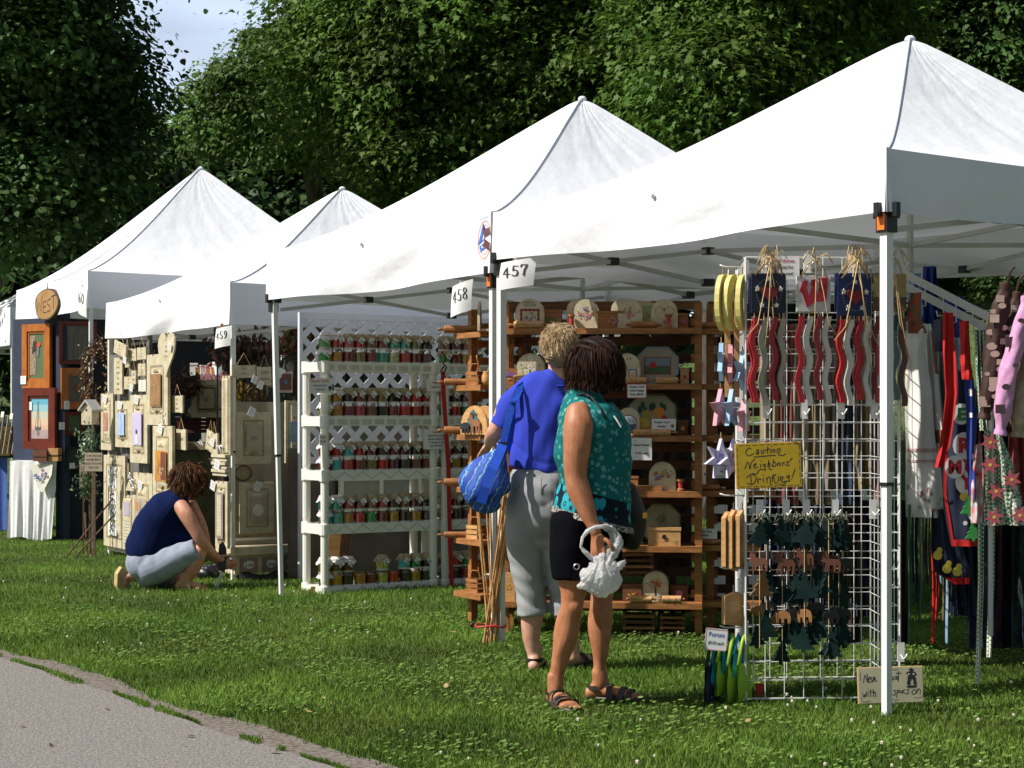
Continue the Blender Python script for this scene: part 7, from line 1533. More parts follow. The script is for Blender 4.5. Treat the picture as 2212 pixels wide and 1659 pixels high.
# ---------------------------------------------------------------- booth 459: cream cupboard-door plaques
FPn = Plane((-3.72,16.55),(-2.167,13.9)); RPn = Plane((-2.12,13.92),(-2.12+.86*2.9,13.92+.51*2.9))
GLZ = M('grey_board_back', (.16,.155,.14), .8, (.12,.115,.10), 6)
def price_tag(t, x, z, y=-.02, s=.032, rot=.4):
    b = MB(Matrix.Translation((x,y,z)) @ Matrix.Rotation(rot,4,'Y') @ Matrix.Rotation(.25,4,'Z')); b.box(-s,s,-.001,.001,-s*1.15,s*1.15,PAPER)
    b.stroke([(-s*.6,s*.5),(s*.5,s*.5)], .006, GREYM, -.002); b.stroke([(-s*.6,-s*.1),(s*.6,-s*.1)], .004, GREYM, -.002); b.stroke([(-s*.6,-s*.5),(s*.3,-s*.5)], .004, GREYM, -.002); b.build('price_tag', t)
def plaque(label, px, off, pic=None, pl=FPn, tagp=None, base=CREAM, tilt=0, name='cupboard_door_plaque', panel=.22, grp='cream cupboard door plaques', dark=False, gr=True):
    p, w, h = pl.rect(*px, off); t = thing(name, label, 'plaque', p, pl.rz+tilt, grp); b = MB(); b.box(-w/2,w/2,0,.024,0,h,base); b.build('door_board', t)
    m = min(w,h)*panel; b = MB()
    if gr:   # bevelled raised panel: groove frame + inner field
        for (x0,x1,z0,z1) in ((-w/2+m*.8,w/2-m*.8,m*.8,m*.95),(-w/2+m*.8,w/2-m*.8,h-m*.95,h-m*.8)): b.box(x0,x1,-.002,0,z0,z1,CREAMD)
        for x in (-w/2+m*.8, w/2-m*.95): b.box(x,x+m*.15,-.002,0,m*.95,h-m*.95,CREAMD)
        a = m*1.15; c = m*1.6
        for q in ([(-w/2+a,-.003,a),(w/2-a,-.003,a),(w/2-c,-.014,c),(-w/2+c,-.014,c)],[(w/2-a,-.003,h-a),(-w/2+a,-.003,h-a),(-w/2+c,-.014,h-c),(w/2-c,-.014,h-c)],[(-w/2+a,-.003,h-a),(-w/2+a,-.003,a),(-w/2+c,-.014,c),(-w/2+c,-.014,h-c)],[(w/2-a,-.003,a),(w/2-a,-.003,h-a),(w/2-c,-.014,h-c),(w/2-c,-.014,c)]): b.add(q, [(0,1,2,3)], base)
        b.add([(-w/2+c,-.014,c),(w/2-c,-.014,c),(w/2-c,-.014,h-c),(-w/2+c,-.014,h-c)], [(0,1,2,3)], base); b.build('raised_panel', t)
    if pic:
        b = MB(); pic(b, w, h); b.build('picture', t)
    for x in (-w*.2, w*.2): MB().tube([(x,-.004,h*.98),(x*.4,-.004,h+.035)], .0025, TWIG, 5).build('hang_wire', t)
    if tagp: price_tag(t, tagp[0]*w, tagp[1]*h)
    return t
def rectpic(col, fx=.30, z0=.3, z1=.7, details=None, frame=None):
    def f(b, w, h):
        y = -.0165
        if frame: b.box(-w*fx-.008,w*fx+.008,y,-.013,h*z0-.012,h*z1+.012,frame); y -= .0015
        b.box(-w*fx,w*fx,y-.001,y,h*z0,h*z1,col)
        if details: details(b, w, h, y-.002)
        for z in (z0-.05, z1+.05): b.prism(ORI([(-w*.14,h*z),(w*.14,h*z),(0,h*(z-.045 if z < .5 else z+.045))]), -.018, -.014, CREAMD)
    return f
def spr(cols, cx=0, cz=.5, r=.2, n=7, sd=1): return lambda b, w, h, y: sprig(b, cx*w, cz*h, r*w, n, cols, y, sd)
LSKY = M('lilac_wash', (.42,.40,.66), .7, (.60,.50,.62), 3); AMB = M('amber_wash', (.62,.30,.06), .7, (.30,.10,.03), 5); PBL = M('powder_blue_wash', (.32,.42,.68), .7, (.40,.50,.74), 6); BRW = M('tan_wash', (.34,.19,.08), .7, (.24,.12,.05), 9); PNKW = M('brick_wash', (.42,.14,.11), .7, (.5,.3,.25), 12)
plaque('tall narrow plaque with a brick red picture, leftmost of the middle row', (218,244,850,972), -.03, rectpic(PNKW,.16,.34,.66,spr([CREAM],0,.5,.1,4)), tagp=(0,.9))
plaque('plaque with a powder blue picture of a flowering twig', (249,281,866,966), -.05, rectpic(PBL,.22,.26,.74,lambda b,w,h,y: b.stroke([(0,h*.3),(w*.05,h*.5),(-w*.03,h*.7)], .008, C(.15,.2,.4), y)), tagp=(-.05,.90))
plaque('tall plaque with a lilac seaside picture of a figure', (281,318,853,1000), -.07, rectpic(LSKY,.27,.26,.74,lambda b,w,h,y: (b.prism(ORI([(-w*.1,h*.28),(w*.1,h*.28),(w*.04,h*.42),(-.02*w,h*.44)]), y-.002, y, OFFW), b.disc(0,h*.46,w*.05,TWIG,y-.003,7))), tagp=(0,.93))
plaque('large plaque with a brown framed classical figure picture', (317,362,765,918), -.10, rectpic(BRW,.24,.28,.70,spr([C(.4,.25,.12)],0,.5,.14,6,4),BRW), tagp=None)
plaque('large plaque with an amber vase of white blossoms', (330,372,920,1086), -.12, rectpic(AMB,.28,.28,.68,lambda b,w,h,y: (b.box(w*.02,w*.26,y-.001,y,h*.30,h*.66,C(.18,.05,.03)), sprig(b,w*.06,h*.42,w*.13,9,[CREAM],y-.002,7,False))), tagp=(0,.96))
def tiles(b, w, h):
    for i, z in enumerate((.13,.30,.47,.64,.80)):
        b.box(-w*.19,w*.19,-.018,-.014,h*z,h*(z+(.135 if i<4 else .08)),PAPER); g = random.Random(i)
        pts = [(g.uniform(-.13,.13)*w, h*(z+.02+.1*k/4)) for k in range(5)]; b.stroke(pts, .014, C(.12,.07,.06), -.0195)
plaque('tall plaque with a column of white rooster tiles, low at the far left', (224,270,984,1182), -.04, tiles, tagp=None, panel=.16)
plaque('slim plaque with a lilac square and lines of script', (268,287,1070,1184), -.03, lambda b,w,h: (b.box(-w*.3,w*.3,-.018,-.014,h*.62,h*.88,C(.45,.40,.50)), [b.stroke([(-w*.3,h*(.1+.06*i)),(w*.25,h*(.1+.06*i))], .006, GREYM, -.017) for i in range(8)]), panel=.1)
plaque('wide plaque with a cathedral picture behind the crouching woman', (286,329,1022,1185), -.06, rectpic(C(.42,.34,.26),.30,.12,.66,lambda b,w,h,y: (b.prism(ORI([(-w*.12,h*.14),(w*.10,h*.14),(w*.06,h*.5),(0,h*.62),(-w*.06,h*.5)]), y-.002, y, C(.28,.24,.22)), b.box(-w*.26,-w*.12,y-.001,y,h*.5,h*.62,C(.6,.25,.06)))), tagp=(0,.84))
def script(n, col=TWIG):
    def f(b, w, h):
        for i in range(n): b.text(['Love','home','Family','hope','Bless','peace','faith','Friends'][i%8], h/(n+1.2)*.7, col, 0, h*(1-(i+1)/(n+.8)), -.003, shear=.35, xs=min(1, w*.8/(h/(n+1.2)*.7*2.6)))
    return f
def tagsign(label, px, off, n=3, pl=FPn, tilt=0, tg=None, rot=0, base=CREAM, name='small_word_sign', shape=None):
    p, w, h = pl.rect(*px, off); t = thing(name, label, 'sign', p, pl.rz+tilt, 'small hanging word signs'); T = Matrix.Rotation(rot,4,'Y'); b = MB(T)
    if shape == 'heart': b.prism(ORI([(x, z+h*.52) for x, z in heart(w*.5)]), 0, .014, base)
    else: g = random.Random(label); b.prism(ORI([(-w/2,0)]+[(-w/2+w*k/6, g.uniform(0,.006)) for k in range(1,6)]+[(w/2,0),(w/2,h)]+[(w/2-w*k/6, h-g.uniform(0,.006)) for k in range(1,6)]+[(-w/2,h)]), 0, .016, base)
    b.build('board', t); b = MB(T); script(n)(b, w, h); b.build('lettering', t)
    MB(T).tube([(-w*.3,.004,h*.95),(0,.0,h+.09),(w*.3,.004,h*.95)], .002, RAFFIA, 5).build('string', t)
    if tg: price_tag(t, tg[0]*w, tg[1]*h, s=.026)
    return t
tagsign('tilted yellowish word sign at the top left of the plaque wall', (245,271,740,768), -.10, 3, rot=.2, tg=(.6,-.4)); tagsign('tall narrow word sign below the tilted yellowish one', (246,264,772,852), -.05, 6)
tagsign('narrow word sign right of the tilted yellowish one', (270,279,753,794), -.05, 4); tagsign('small square word sign, third along the top', (280,294,753,780), -.05, 2); tagsign('small square word sign, fourth along the top', (296,315,750,777), -.06, 3)
tagsign('small upright sign in the second row beside the brown figure plaque', (298,314,785,812), -.06, 3); tagsign('yellowish sign overlapped by paper tags in the second row', (268,288,813,841), -.06, 3, tg=(.5,.1)); tagsign('white square word sign in the third row beside the brown figure plaque', (299,315,820,846), -.07, 4, base=OFFW); tagsign('tiny narrow word sign between the paper tags', (284,293,800,830), -.08, 2)
tagsign('cream heart-shaped sign hanging under the valance', (341,377,739,780), -.14, 3, shape='heart', tg=(.35,.75), name='heart_sign')
tagsign('shaded word sign on long ribbons right of the figure plaque', (371,394,854,892), -.04, 3, tg=(-.7,.1)); tagsign('small sign with two framed squares below the shaded word sign', (381,401,927,972), -.05, 1)
tagsign('narrow tilted sign beside the tall ruler plaque, left one', (443,456,930,974), -.05, 2, rot=.25); tagsign('narrow tilted sign beside the tall ruler plaque, right one', (457,470,936,984), -.05, 2, rot=-.05, tg=(0,.6))
plaque('tall thin plaque edge like a ruler beside the tent leg', (480,497,812,984), -.06, lambda b,w,h: [b.stroke([(-w*.2,h*(.06+.028*i)),(w*.1,h*(.06+.028*i))], .006, CREAMD, -.017) for i in range(32)], panel=.1)
plaque('plaque with a long framed verse at the right of the crouching woman', (465,491,1040,1183), -.10, rectpic(C(.30,.24,.20),.30,.14,.84,lambda b,w,h,y: (b.box(-w*.17,w*.17,y-.001,y,h*.18,h*.80,CREAM), [b.stroke([(-w*.1,h*(.24+.05*i)),(w*.08,h*(.24+.05*i))], .006, GREYM, y-.002) for i in range(11)])), tagp=(-.5,.93))
p, w, h = FPn.rect(459,489,980,1028,-.10); t = thing('moulding_stack', 'stack of carved cream mouldings above the framed verse plaque', 'moulding', p, FPn.rz); b = MB()
for i in range(6): b.box(-w/2,w/2,-.012*(i%2),.03,h*i/6,h*(i+.8)/6,CREAM)
b.build('moulding_strips', t); price_tag(t, 0, h*.5, s=.034)
# lattice-backed stand that carries the plaques
t = thing('panel_stand', 'grey painted gridded panel carrying the cream plaques', 'display panel', FPn.at(.62), FPn.rz); b = MB()
for x in (-.58,-.05,.52): b.box(x,x+.045,.0,.03,0,1.98,OFFW if x < -.5 else GLZ)
b.box(-.58,.56,.0,.028,.04,.10,OFFW); b.build('stand_frame', t)
b = MB(); b.box(-.535,.52,.005,.02,.2,1.82,GLZ); b.build('backing', t)
p = FPn.at(1.13); t = thing('display_post', 'slim grey post at the right end of the plaque wall', 'post', (p.x,p.y,0), FPn.rz); b = MB(); b.box(-.02,.02,0,.03,0,1.9,GLZ); b.box(-.03,.03,-.01,.04,0,.02,GLZ); b.build('post_body', t)
# glitter snowflake / wire ornaments
for i, (x,y) in enumerate(((285,1035),(290,1048),(250,1018),(360,905),(437,965),(478,962))):
    p = FPn.P(x, y, -.09); t = thing('wire_bow', 'silver wire bow ornament %s on the plaque wall' % ['near the cathedral plaque top','just above the slim plaque','under the powder blue plaque','under the figure plaque','left of the tilted narrow signs','above the framed verse'][i], 'bow', p, FPn.rz, 'wire and ribbon bows among the plaques'); b = MB(); g = random.Random(i)
    for k in range(5): a = g.uniform(0,6.28); b.tube([(0,0,0),(.04*math.cos(a),-.02,.035*math.sin(a)+.02),(.07*math.cos(a+.3),-.01,.05*math.sin(a)-.02)], .0035, SILVER if k%2 else CLOTHC, 5)
    b.build('ribbon_loops', t, True)
# small house shaped ornament
p = FPn.P(279, 1060, -.09); t = thing('house_ornament', 'little wooden roof ornament above the slim plaque', 'ornament', p, FPn.rz); b = MB(); b.prism(ORI([(-.10,0),(.10,0),(0,.10)]), 0, .02, CREAM); b.box(-.015,.015,-.01,0,.1,.24,CREAMD); b.build('roof_shape', t)
# interior: cupboard, plaques and table of goods seen between plaque wall and post
IP = Plane((-3.25,16.6),(-2.15,16.6))
def ip(px, off=0): return IP.rect(*px, off)
p, w, h = ip((372,470,935,1182)); t = thing('painted_cupboard', 'dim floral painted cupboard inside the plaque booth', 'cupboard', (p.x,p.y,0), 0); h += p.z; FLO = M('floral_green_paint', (.20,.19,.11), .8, (.12,.11,.06), 7); b = MB(); b.box(-w/2,w/2,0,.4,0,h*.86,FLO); b.build('cupboard_body', t); MB().box(-w/2-.02,w/2+.02,-.02,.42,h*.86,h*.92,CREAMD).build('cupboard_top', t)
b = MB(); sprig(b,-w*.1,h*.55,w*.2,9,[C(.25,.06,.05)],-.003,3); sprig(b,w*.2,h*.35,w*.16,8,[C(.25,.08,.05)],-.003,5); b.build('painted_flowers', t)
p, w, h = ip((382,472,902,935)); t = thing('brick_red_shelf', 'dark red slatted box shelf on top of the cupboard', 'shelf', p, 0); b = MB(); 
for i in range(4): b.box(-w/2,w/2,0,.3,h*i/4,h*(i+.85)/4,C(.12,.02,.02))
b.build('slats', t); MB().box(-w/2-.01,w/2+.01,-.03,.32,h,h+.012,SILVER).build('glass_top', t)
t2_ = plaque('shaded door plaque with a flower square inside the booth', (413,482,820,902), -.1, rectpic(C(.42,.36,.26),.24,.24,.76,spr([C(.35,.08,.08)],0,.5,.16,8,3),INK), pl=IP, dark=True, tagp=None)
p, w, h = ip((392,434,885,906)); t = thing('oval_plate', 'dark oval plate with a painted centre on the red shelf', 'plate', (p.x, p.y-.06, p.z), 0); b = MB(); b.prism(ORI([(w/2*math.cos(a), h/2+h/2*math.sin(a)) for a in [2*PI*i/22 for i in range(22)]]), 0, .012, C(.03,.04,.05)); b.build('plate_body', t); b = MB(); b.disc(0,h*.5,w*.24,C(.35,.3,.2),-.002,14,h*.22); b.build('painted_centre', t); price_tag(t, w*.2, h*1.0, s=.04, rot=.6)
p, w, h = ip((412,482,808,823), .05); t = thing('goods_table', 'bright white table edged with pink scallops inside the plaque booth', 'table', (p.x,p.y+.5,0), 0); z = p.z+h; b = MB(); b.box(-w/2,w/2,0,.7,z-.03,z,PAPER); b.build('table_top', t); b = MB(); n = 8
for i in range(n): b.disc(-w/2+w*(i+.5)/n, z-.03, w/n*.6, C(.55,.25,.28), -.003, 10, .05)
b.build('scalloped_edge', t)
for x in (-w*.45,w*.45): MB().box(x-.02,x+.02,.1,.14,0,z-.03,OFFW).build('table_leg', t)
for i, (x,m,s) in enumerate(((418,PAPER,.12),(430,WOODL,.08),(441,PAPER,.10),(452,C(.6,.3,.3),.09),(463,WOODL,.08),(474,PAPER,.13))):
    q = W(x, 806, 17.3); t = thing('small_gift_box', ['white','light wooden','white lidded','pink printed','plain wooden','tall white'][i]+' gift box on the bright table, %s from the left' % ORD10[i], 'box', (q.x,q.y,z), .2*i, 'gift boxes on the bright table'); b = MB(); b.box(-.035,.035,0,.06,0,s,m); b.build('box_body', t); MB().box(-.038,.038,-.003,.063,s*.8,s*.86,C(.4,.1,.1)).build('ribbon', t)
# dark twig wreath inside and wall of things behind
def foliage_ball(name, label, cat, c, R, n, mats, seed, parent_grp=None, size=.03, sc=(1,1,1), ring=None, berries=None, twigs=0):
    t = thing(name, label, cat, c, 0, parent_grp); g = random.Random(seed); mb = MB()
    for k in range(n):
        if ring: a = g.random()*2*PI; rr = R*(1+g.gauss(0,ring)); d = V((rr*math.cos(a)*sc[0], g.gauss(0,.04), rr*math.sin(a)*sc[2]))
        else: d = V((g.gauss(0,R*.45)*sc[0], g.gauss(0,R*.45)*sc[1], g.gauss(0,R*.45)*sc[2]))
        mb.M = Matrix.Translation(d) @ Euler((g.random()*6,g.random()*6,g.random()*6)).to_matrix().to_4x4(); s = size*(.6+g.random()*.8); mb.prism([(-s,0),(0,-s*.35),(s,0),(0,s*.45)], 0, .0015, g.choice(mats))
    mb.build('leaves', t)
    if twigs:
        tb_ = MB()
        for k in range(twigs):
            if ring: a = g.random()*2*PI; d = V((R*math.cos(a)*sc[0],g.gauss(0,.03),R*math.sin(a)*sc[2]))*(1+g.gauss(0,ring)); e = V((R*math.cos(a+.7)*sc[0],g.gauss(0,.04),R*math.sin(a+.7)*sc[2]))*(1+abs(g.gauss(0,ring*1.6)))
            else: d = V((0,0,-R*.4)); e = V((g.gauss(0,R*.5)*sc[0],g.gauss(0,R*.4),g.gauss(0,R*.5)*sc[2]))
            tb_.tube([d, (d+e)/2+V((0,0,g.gauss(0,.02))), e], .0025, TWIG, 4, False)
        tb_.build('twigs', t)
    if berries:
        bb = MB()
        for k in range(berries[0]): a = g.random()*2*PI; rr = R*(1+g.gauss(0,(ring or .4)*1.2)); bb.ball((rr*math.cos(a)*sc[0], g.gauss(-.03,.04), rr*math.sin(a)*sc[2]), .0085, berries[1], 5)
        bb.build('berries', t)
    return t
foliage_ball('twig_wreath', 'dark wreath of twigs inside the plaque booth', 'wreath', IP.P(405,835,-.2), .13, 200, [TWIG,C(.10,.02,.02),C(.06,.05,.02)], 4, size=.04, twigs=40)
foliage_ball('berry_wreath', 'brown twig wreath with pale berries on the tent leg left of the plaques', 'wreath', W(214,812,16.75), .20, 120, [TWIG,C(.16,.07,.03)], 5, size=.05, sc=(.62,1,1.25), ring=.22, berries=(150,M('pale_berry',(.62,.50,.28),.5)), twigs=260)
foliage_ball('dried_bouquet', 'orange and green dried bouquet right of the slanted tent leg', 'dried flowers', W(655,735,14.9), .17, 420, [C(.20,.12,.02),C(.08,.08,.02),C(.22,.05,.04)], 6, size=.04, sc=(1.2,1,1), twigs=30)
foliage_ball('dried_bouquet', 'dark red dried bouquet in the shade right of the framed verse', 'dried flowers', W(520,760,14.9), .2, 420, [C(.10,.02,.02),C(.07,.05,.03),C(.05,.03,.02)], 7, size=.04, sc=(1.3,1,.9), twigs=40)
foliage_ball('gold_basket', 'woven gilt basket with glittering trim below the hanging sign', 'basket', W(530,850,15.0), .12, 160, [C(.25,.14,.03),M('gold_leafing',(.6,.38,.1),.3,metal=.7)], 8, size=.03, sc=(1.3,1,.7), twigs=50)
# iron scroll work
t = thing('iron_scroll', 'dark wrought iron scroll rack behind the hanging signs', 'rack', W(575,800,14.8), 0); b = MB()
for cx_2,cz_2,r_2 in ((0,0,.13),(.22,.02,.12),(-.2,.03,.1),(.1,-.22,.09),(-.1,-.2,.08),(.34,-.12,.09)):
    b.tube([(cx_2+r_2*math.cos(a)*(1-.05*a), 0, cz_2+r_2*math.sin(a)*(1-.05*a)) for a in [i*.45 for i in range(24)]], .007, BLACKP, 5)
b.tube([(-.4,0,-.32),(.5,0,-.32)], .008, BLACKP, 6); b.build('scrolls', t); MB().tube([(-.4,0,-.8),(-.4,0,.3)], .008, BLACKP, 6).build('upright', t)
# right side wall of the plaque booth (in the shade)
BSH = M('beige_drape', (.34,.31,.24), .9, (.28,.25,.19), 4)
t = thing('beige_drape', 'plain beige drape lining the shaded side of the plaque booth', 'drape', RPn.at(.95,.22,0), RPn.rz); mb = MB(); mb.grid(lambda u,v: V((-.92+1.9*u, .02*math.sin(u*22)+.01*math.sin(u*51), .2+1.18*v)), 70, 6, BSH); mb.build('cloth', t, True)
def rpl(label, px, off, pic, tagp=None, **k): return plaque(label, px, off, pic, pl=RPn, tagp=tagp, grp='door plaques on the shaded side wall', **k)
rpl('shaded door plaque with an oval of small blue flowers', (509,586,890,1002), .02, rectpic(C(.44,.38,.26),.22,.25,.75,spr([C(.1,.12,.35)],0,.5,.10,7,2)), (-.08,1.0), panel=.26)
rpl('shaded door plaque tilted, with a pinkish square and white round verse', (519,592,1042,1152), .03, lambda b,w,h: (b.box(-w*.22,w*.24,-.018,-.014,h*.22,h*.72,C(.48,.36,.28)), b.disc(0,h*.46,w*.16,OFFW,-.019,16)), (-.02,.92), panel=.22)
rpl('shaded door plaque with a light blue bird picture near the white rack', (617,650,865,1000), .02, rectpic(C(.22,.36,.44),.26,.34,.66,spr([C(.6,.4,.1)],0,.5,.14,5,6)))
tagsign('wide hanging cream sign on raffia right of the tent leg', (501,552,788,817), -.06, 2, pl=RPn, tg=(.42,-.1)); tagsign('shaded wide sign behind the wide cream one', (556,586,792,832), .0, 2, pl=RPn, tg=(-.35,.0)); 
plaque('small framed picture with a blue motif right of the slanted leg', (598,632,802,848), -.02, lambda b,w,h: (b.box(-w*.38,w*.38,-.018,-.001,h*.12,h*.88,C(.16,.06,.05)), b.disc(0,h*.5,w*.14,C(.08,.2,.3),-.020,7)), pl=RPn, tagp=(-.3,.9), gr=False, grp='door plaques on the shaded side wall', name='framed_picture')
p, w, h = RPn.rect(505,545,1004,1040,.05); t = thing('oval_picture', 'brown oval frame with gilt script between the shaded doors', 'frame', p, RPn.rz); b = MB(); b.prism(ORI([(w/2*math.cos(a), h/2+h/2*math.sin(a)) for a in [2*PI*i/22 for i in range(22)]]), 0, .02, C(.10,.05,.03)); b.build('oval_board', t); b = MB(); b.prism(ORI([(w*.4*math.cos(a), h/2+h*.4*math.sin(a)) for a in [2*PI*i/22 for i in range(22)]]), -.003, 0, C(.30,.25,.16)); b.text('B', h*.6, C(.5,.35,.1), 0, h*.28, -.005, shear=.3); b.build('painted_centre', t)
p, w, h = RPn.rect(507,655,1180,1246,.0); t = thing('drawer_bench', 'low cream bench with word drawers on the shaded side', 'bench', (p.x,p.y,.05), RPn.rz); h += p.z-.05; b = MB(); b.box(-w/2,w/2,0,.35,0,h*.72,CREAM); b.build('bench_body', t); b = MB(); b.box(-w/2-.03,w/2+.03,-.03,.36,h*.72,h*.78,CREAM); b.box(-w/2-.015,w/2+.015,-.015,.36,h*.78,h,CREAM); b.build('bench_top', t)
for i, (x, tx) in enumerate(((-.30,'Live'),(.02,'Laugh'),(.32,'Love'))):
    b = MB(); X = x*w; b.box(X-w*.13,X+w*.13,-.006,0,h*.06,h*.62,CREAMD); b.box(X-w*.115,X+w*.115,-.012,-.006,h*.1,h*.58,C(.30,.20,.17)); b.prism(ORI([(X+w*.08*math.cos(a), h*.34+h*.15*math.sin(a)) for a in [2*PI*k/18 for k in range(18)]]), -.015, -.012, OFFW); b.text(tx, h*.24, INK, X, h*.27, -.0165, shear=.35); b.build('word_drawer', t)
t = thing('black_groundsheet', 'folded black ground cloth under the drawer bench', 'cloth', RPn.at(.62,.0,0), RPn.rz); mb = MB(); mb.grid(lambda u,v: V((-.62+1.3*u, -.06+.1*v, .05*math.sin(PI*v)*(1+.3*math.sin(u*30)))), 40, 6, BLACKP); mb.build('cloth', t, True)
p = RPn.P(545,1165,.1); t = thing('leaning_panel', 'white edged panel leaning behind the bench', 'panel', (p.x,p.y,.3), RPn.rz); b = MB(); b.box(-.2,.2,0,.02,0,.28,CREAMD); b.box(-.2,.2,-.01,0,0,.02,PAPER); b.build('panel_body', t)
# clutter of dark posts and shelves deeper in the booth
for i, (x0,x1,y0,y1,Y,m,lab) in enumerate(((516,524,745,1000,15.2,WOODD,'dark upright post right of the shaded sign'),(568,574,820,900,15.1,WOODD,'short dark post under the shaded wide sign'),(640,646,745,1000,15.6,WOODD,'dark upright post behind the white rack'))):
    p = W((x0+x1)/2, y1, Y); hh = (y1-y0)*Y/FL; ww = (x1-x0)*Y/FL; t = thing('wooden_post', lab, 'post', (p.x,p.y,0), 0, 'dark posts inside the plaque booth'); b = MB(); b.box(-ww/2,ww/2,0,.05,0,p.z+hh,m); b.box(-ww,ww,-.01,.06,0,.03,m); b.build('post_body', t)
for i, (x0,x1,y,Y,lab) in enumerate(((508,640,880,15.1,'dark shelf board behind the shaded doors'),(505,640,765,15.3,'high dark shelf board with ornaments behind the hanging signs'))):
    p = W((x0+x1)/2, y, Y); ww = (x1-x0)*Y/FL; t = thing('shelf_board', lab, 'shelf', p, .1, 'dark shelves in the plaque booth'); MB().box(-ww/2,ww/2,0,.3,0,.025,WOODD).build('board', t); b = MB()
    for s in (-1,1): b.box(s*ww/2-.02,s*ww/2+.02,.1,.14,-p.z,0,WOODD)
    b.build('bracket_posts', t)
g = random.Random(12)
for i in range(22):
    x = 508+i*6.3; yb = 764 if i%2 else 879; Y = 15.35; hh = .07+g.random()*.14; p = W(x, yb, Y); col = g.choice([C(.12,.03,.03),C(.25,.2,.12),C(.06,.07,.05),C(.3,.1,.1),C(.09,.12,.14),CREAMD])
    t = thing('shelf_ornament', '%s ornament on the %s dark shelf of the plaque booth, %s in line' % (['slim','squat','round','tall','narrow','broad'][i%6], ['lower','upper'][i%2], ORD10[i//2]), 'ornament', p, 0, 'ornaments on the dark shelves'); k = .018+.01*g.random()
    MB().lathe([(k*.8,0),(k*1.2,hh*.25),(k,hh*.6),(k*.5,hh*.8),(k*.7,hh)], col, 9).build('body', t, True)
# staircase, vendor in a cap and things behind the booths
t = thing('stair_railing', 'pale stair with metal railing far behind the plaque booth', 'stairs', (W(445,890,27).x, 27, 0)); b = MB()
for i in range(16):
    x = -.8+i*.14; zz = 1.35+i*.10; b.tube([(x,0,zz),(x,0,zz+.62)], .012, OFFW, 5)
b.tube([(-.85,0,1.93),(1.45,0,3.5)], .022, OFFW, 6); b.tube([(-.85,0,1.36),(1.45,0,2.93)], .018, OFFW, 6); b.build('railing', t)
b = MB()
for i in range(12): b.box(-.8+i*.19,-.8+(i+1)*.19,.1,1.2,1.1+i*.13-.6,1.18+i*.13,C(.10,.09,.08))
b.build('steps', t)
B4 = Body(22.0); t4 = thing('person', 'distant vendor in white cap and pale shirt behind the plaque booth', 'person', (W(482,890,22.0).x, 22.0, 0)); B4.base = V(t4.location); hc4 = B4.p(480,776)
hp, R4 = head_parts(hc4, .23, PI*.45)
bd = hp+[B4.loft([(482,800,0,9,.05),(481,785,0,9,.05)]), loftmesh([(B4.p(484,900),.19,.12),(B4.p(484,860),.18,.12),(B4.p(484,820),.20,.12),(B4.p(483,804),.12,.08)], n=16),
   loftmesh([(B4.p(466,815),.05,.05),(B4.p(460,850),.045,.045),(B4.p(466,880,-.2),.035,.035)], n=10), loftmesh([(B4.p(502,815),.05,.05),(B4.p(508,850),.045,.045),(B4.p(500,880,-.2),.035,.035)], n=10)]
for sx in (-1,1): bd.append(loftmesh([(V((sx*.09+B4.p(484,0).x,0,.85)),.09,.1),(V((sx*.09+B4.p(484,0).x,0,.45)),.06,.06),(V((sx*.09+B4.p(484,0).x,0,.05)),.04,.045)], n=10))
bd += hand_parts(B4.p(466,880,-.22), (.3,-1,-.2), (1,0,0), (0,0,-1))+hand_parts(B4.p(500,880,-.22), (-.3,-1,-.2), (-1,0,0), (0,0,-1))
remeshed('body', bd, .009, SK1, t4, 2); remeshed('shirt', [loftmesh([(B4.p(484,905),.21,.14),(B4.p(484,860),.20,.14),(B4.p(484,818),.22,.14),(B4.p(483,803),.12,.09)], n=16), loftmesh([(B4.p(468,812),.07,.07),(B4.p(462,838),.065,.065)], n=10), loftmesh([(B4.p(500,812),.07,.07),(B4.p(506,838),.065,.065)], n=10)], .012, C(.6,.6,.62), t4, 3)
remeshed('hair', [ell(hc4+V((0,.02,.0)), .11,.115,.12)], .012, HAIR2, t4, 2); remeshed('cap', [ell(hc4+V((0,.0,.06)), .118,.12,.085), ell(hc4+V((.10,-.02,.045)), .09,.08,.014)], .01, PAPER, t4, 2)
remeshed('trousers', [loftmesh([(B4.p(484,885),.17,.13),(B4.p(484,915),.19,.14)], n=14)]+[loftmesh([(V((sx*.09+B4.p(484,0).x,0,.95)),.11,.12),(V((sx*.09+B4.p(484,0).x,0,.1)),.08,.08)], n=12) for sx in (-1,1)], .014, NAVY, t4, 2)

# ---------------------------------------------------------------- booth 460: framed paintings
PP = Plane((-5.28,18.75),(-4.50,18.25)); NVB = M('slate_blue_panel', (.028,.040,.078), .7, (.020,.030,.06), 8)
def framed(label, px, off, frame, paint, pl=PP, fw=.13, name='framed_painting', mat=None, dim=False, grp='framed paintings in the tall peaked tent'):
    p, w, h = pl.rect(*px, off); t = thing(name, label, 'painting', p, pl.rz, grp); f = w*fw; b = MB()
    for (x0,x1,z0,z1) in ((-w/2,w/2,0,f),(-w/2,w/2,h-f,h),(-w/2,-w/2+f,f,h-f),(w/2-f,w/2,f,h-f)): b.box(x0,x1,-.02,.02,z0,z1,frame)
    f2 = f*1.35
    for (x0,x1,z0,z1) in ((-w/2+f,w/2-f,f,f2),(-w/2+f,w/2-f,h-f2,h-f),(-w/2+f,-w/2+f2,f2,h-f2),(w/2-f2,w/2-f,f2,h-f2)): b.box(x0,x1,-.008,.02,z0,z1,frame)
    b.build('frame', t); b = MB(); b.box(-w/2+f2,w/2-f2,.0,.015,f2,h-f2,mat or PAPER); paint(b, w, h); b.build('canvas', t); return t
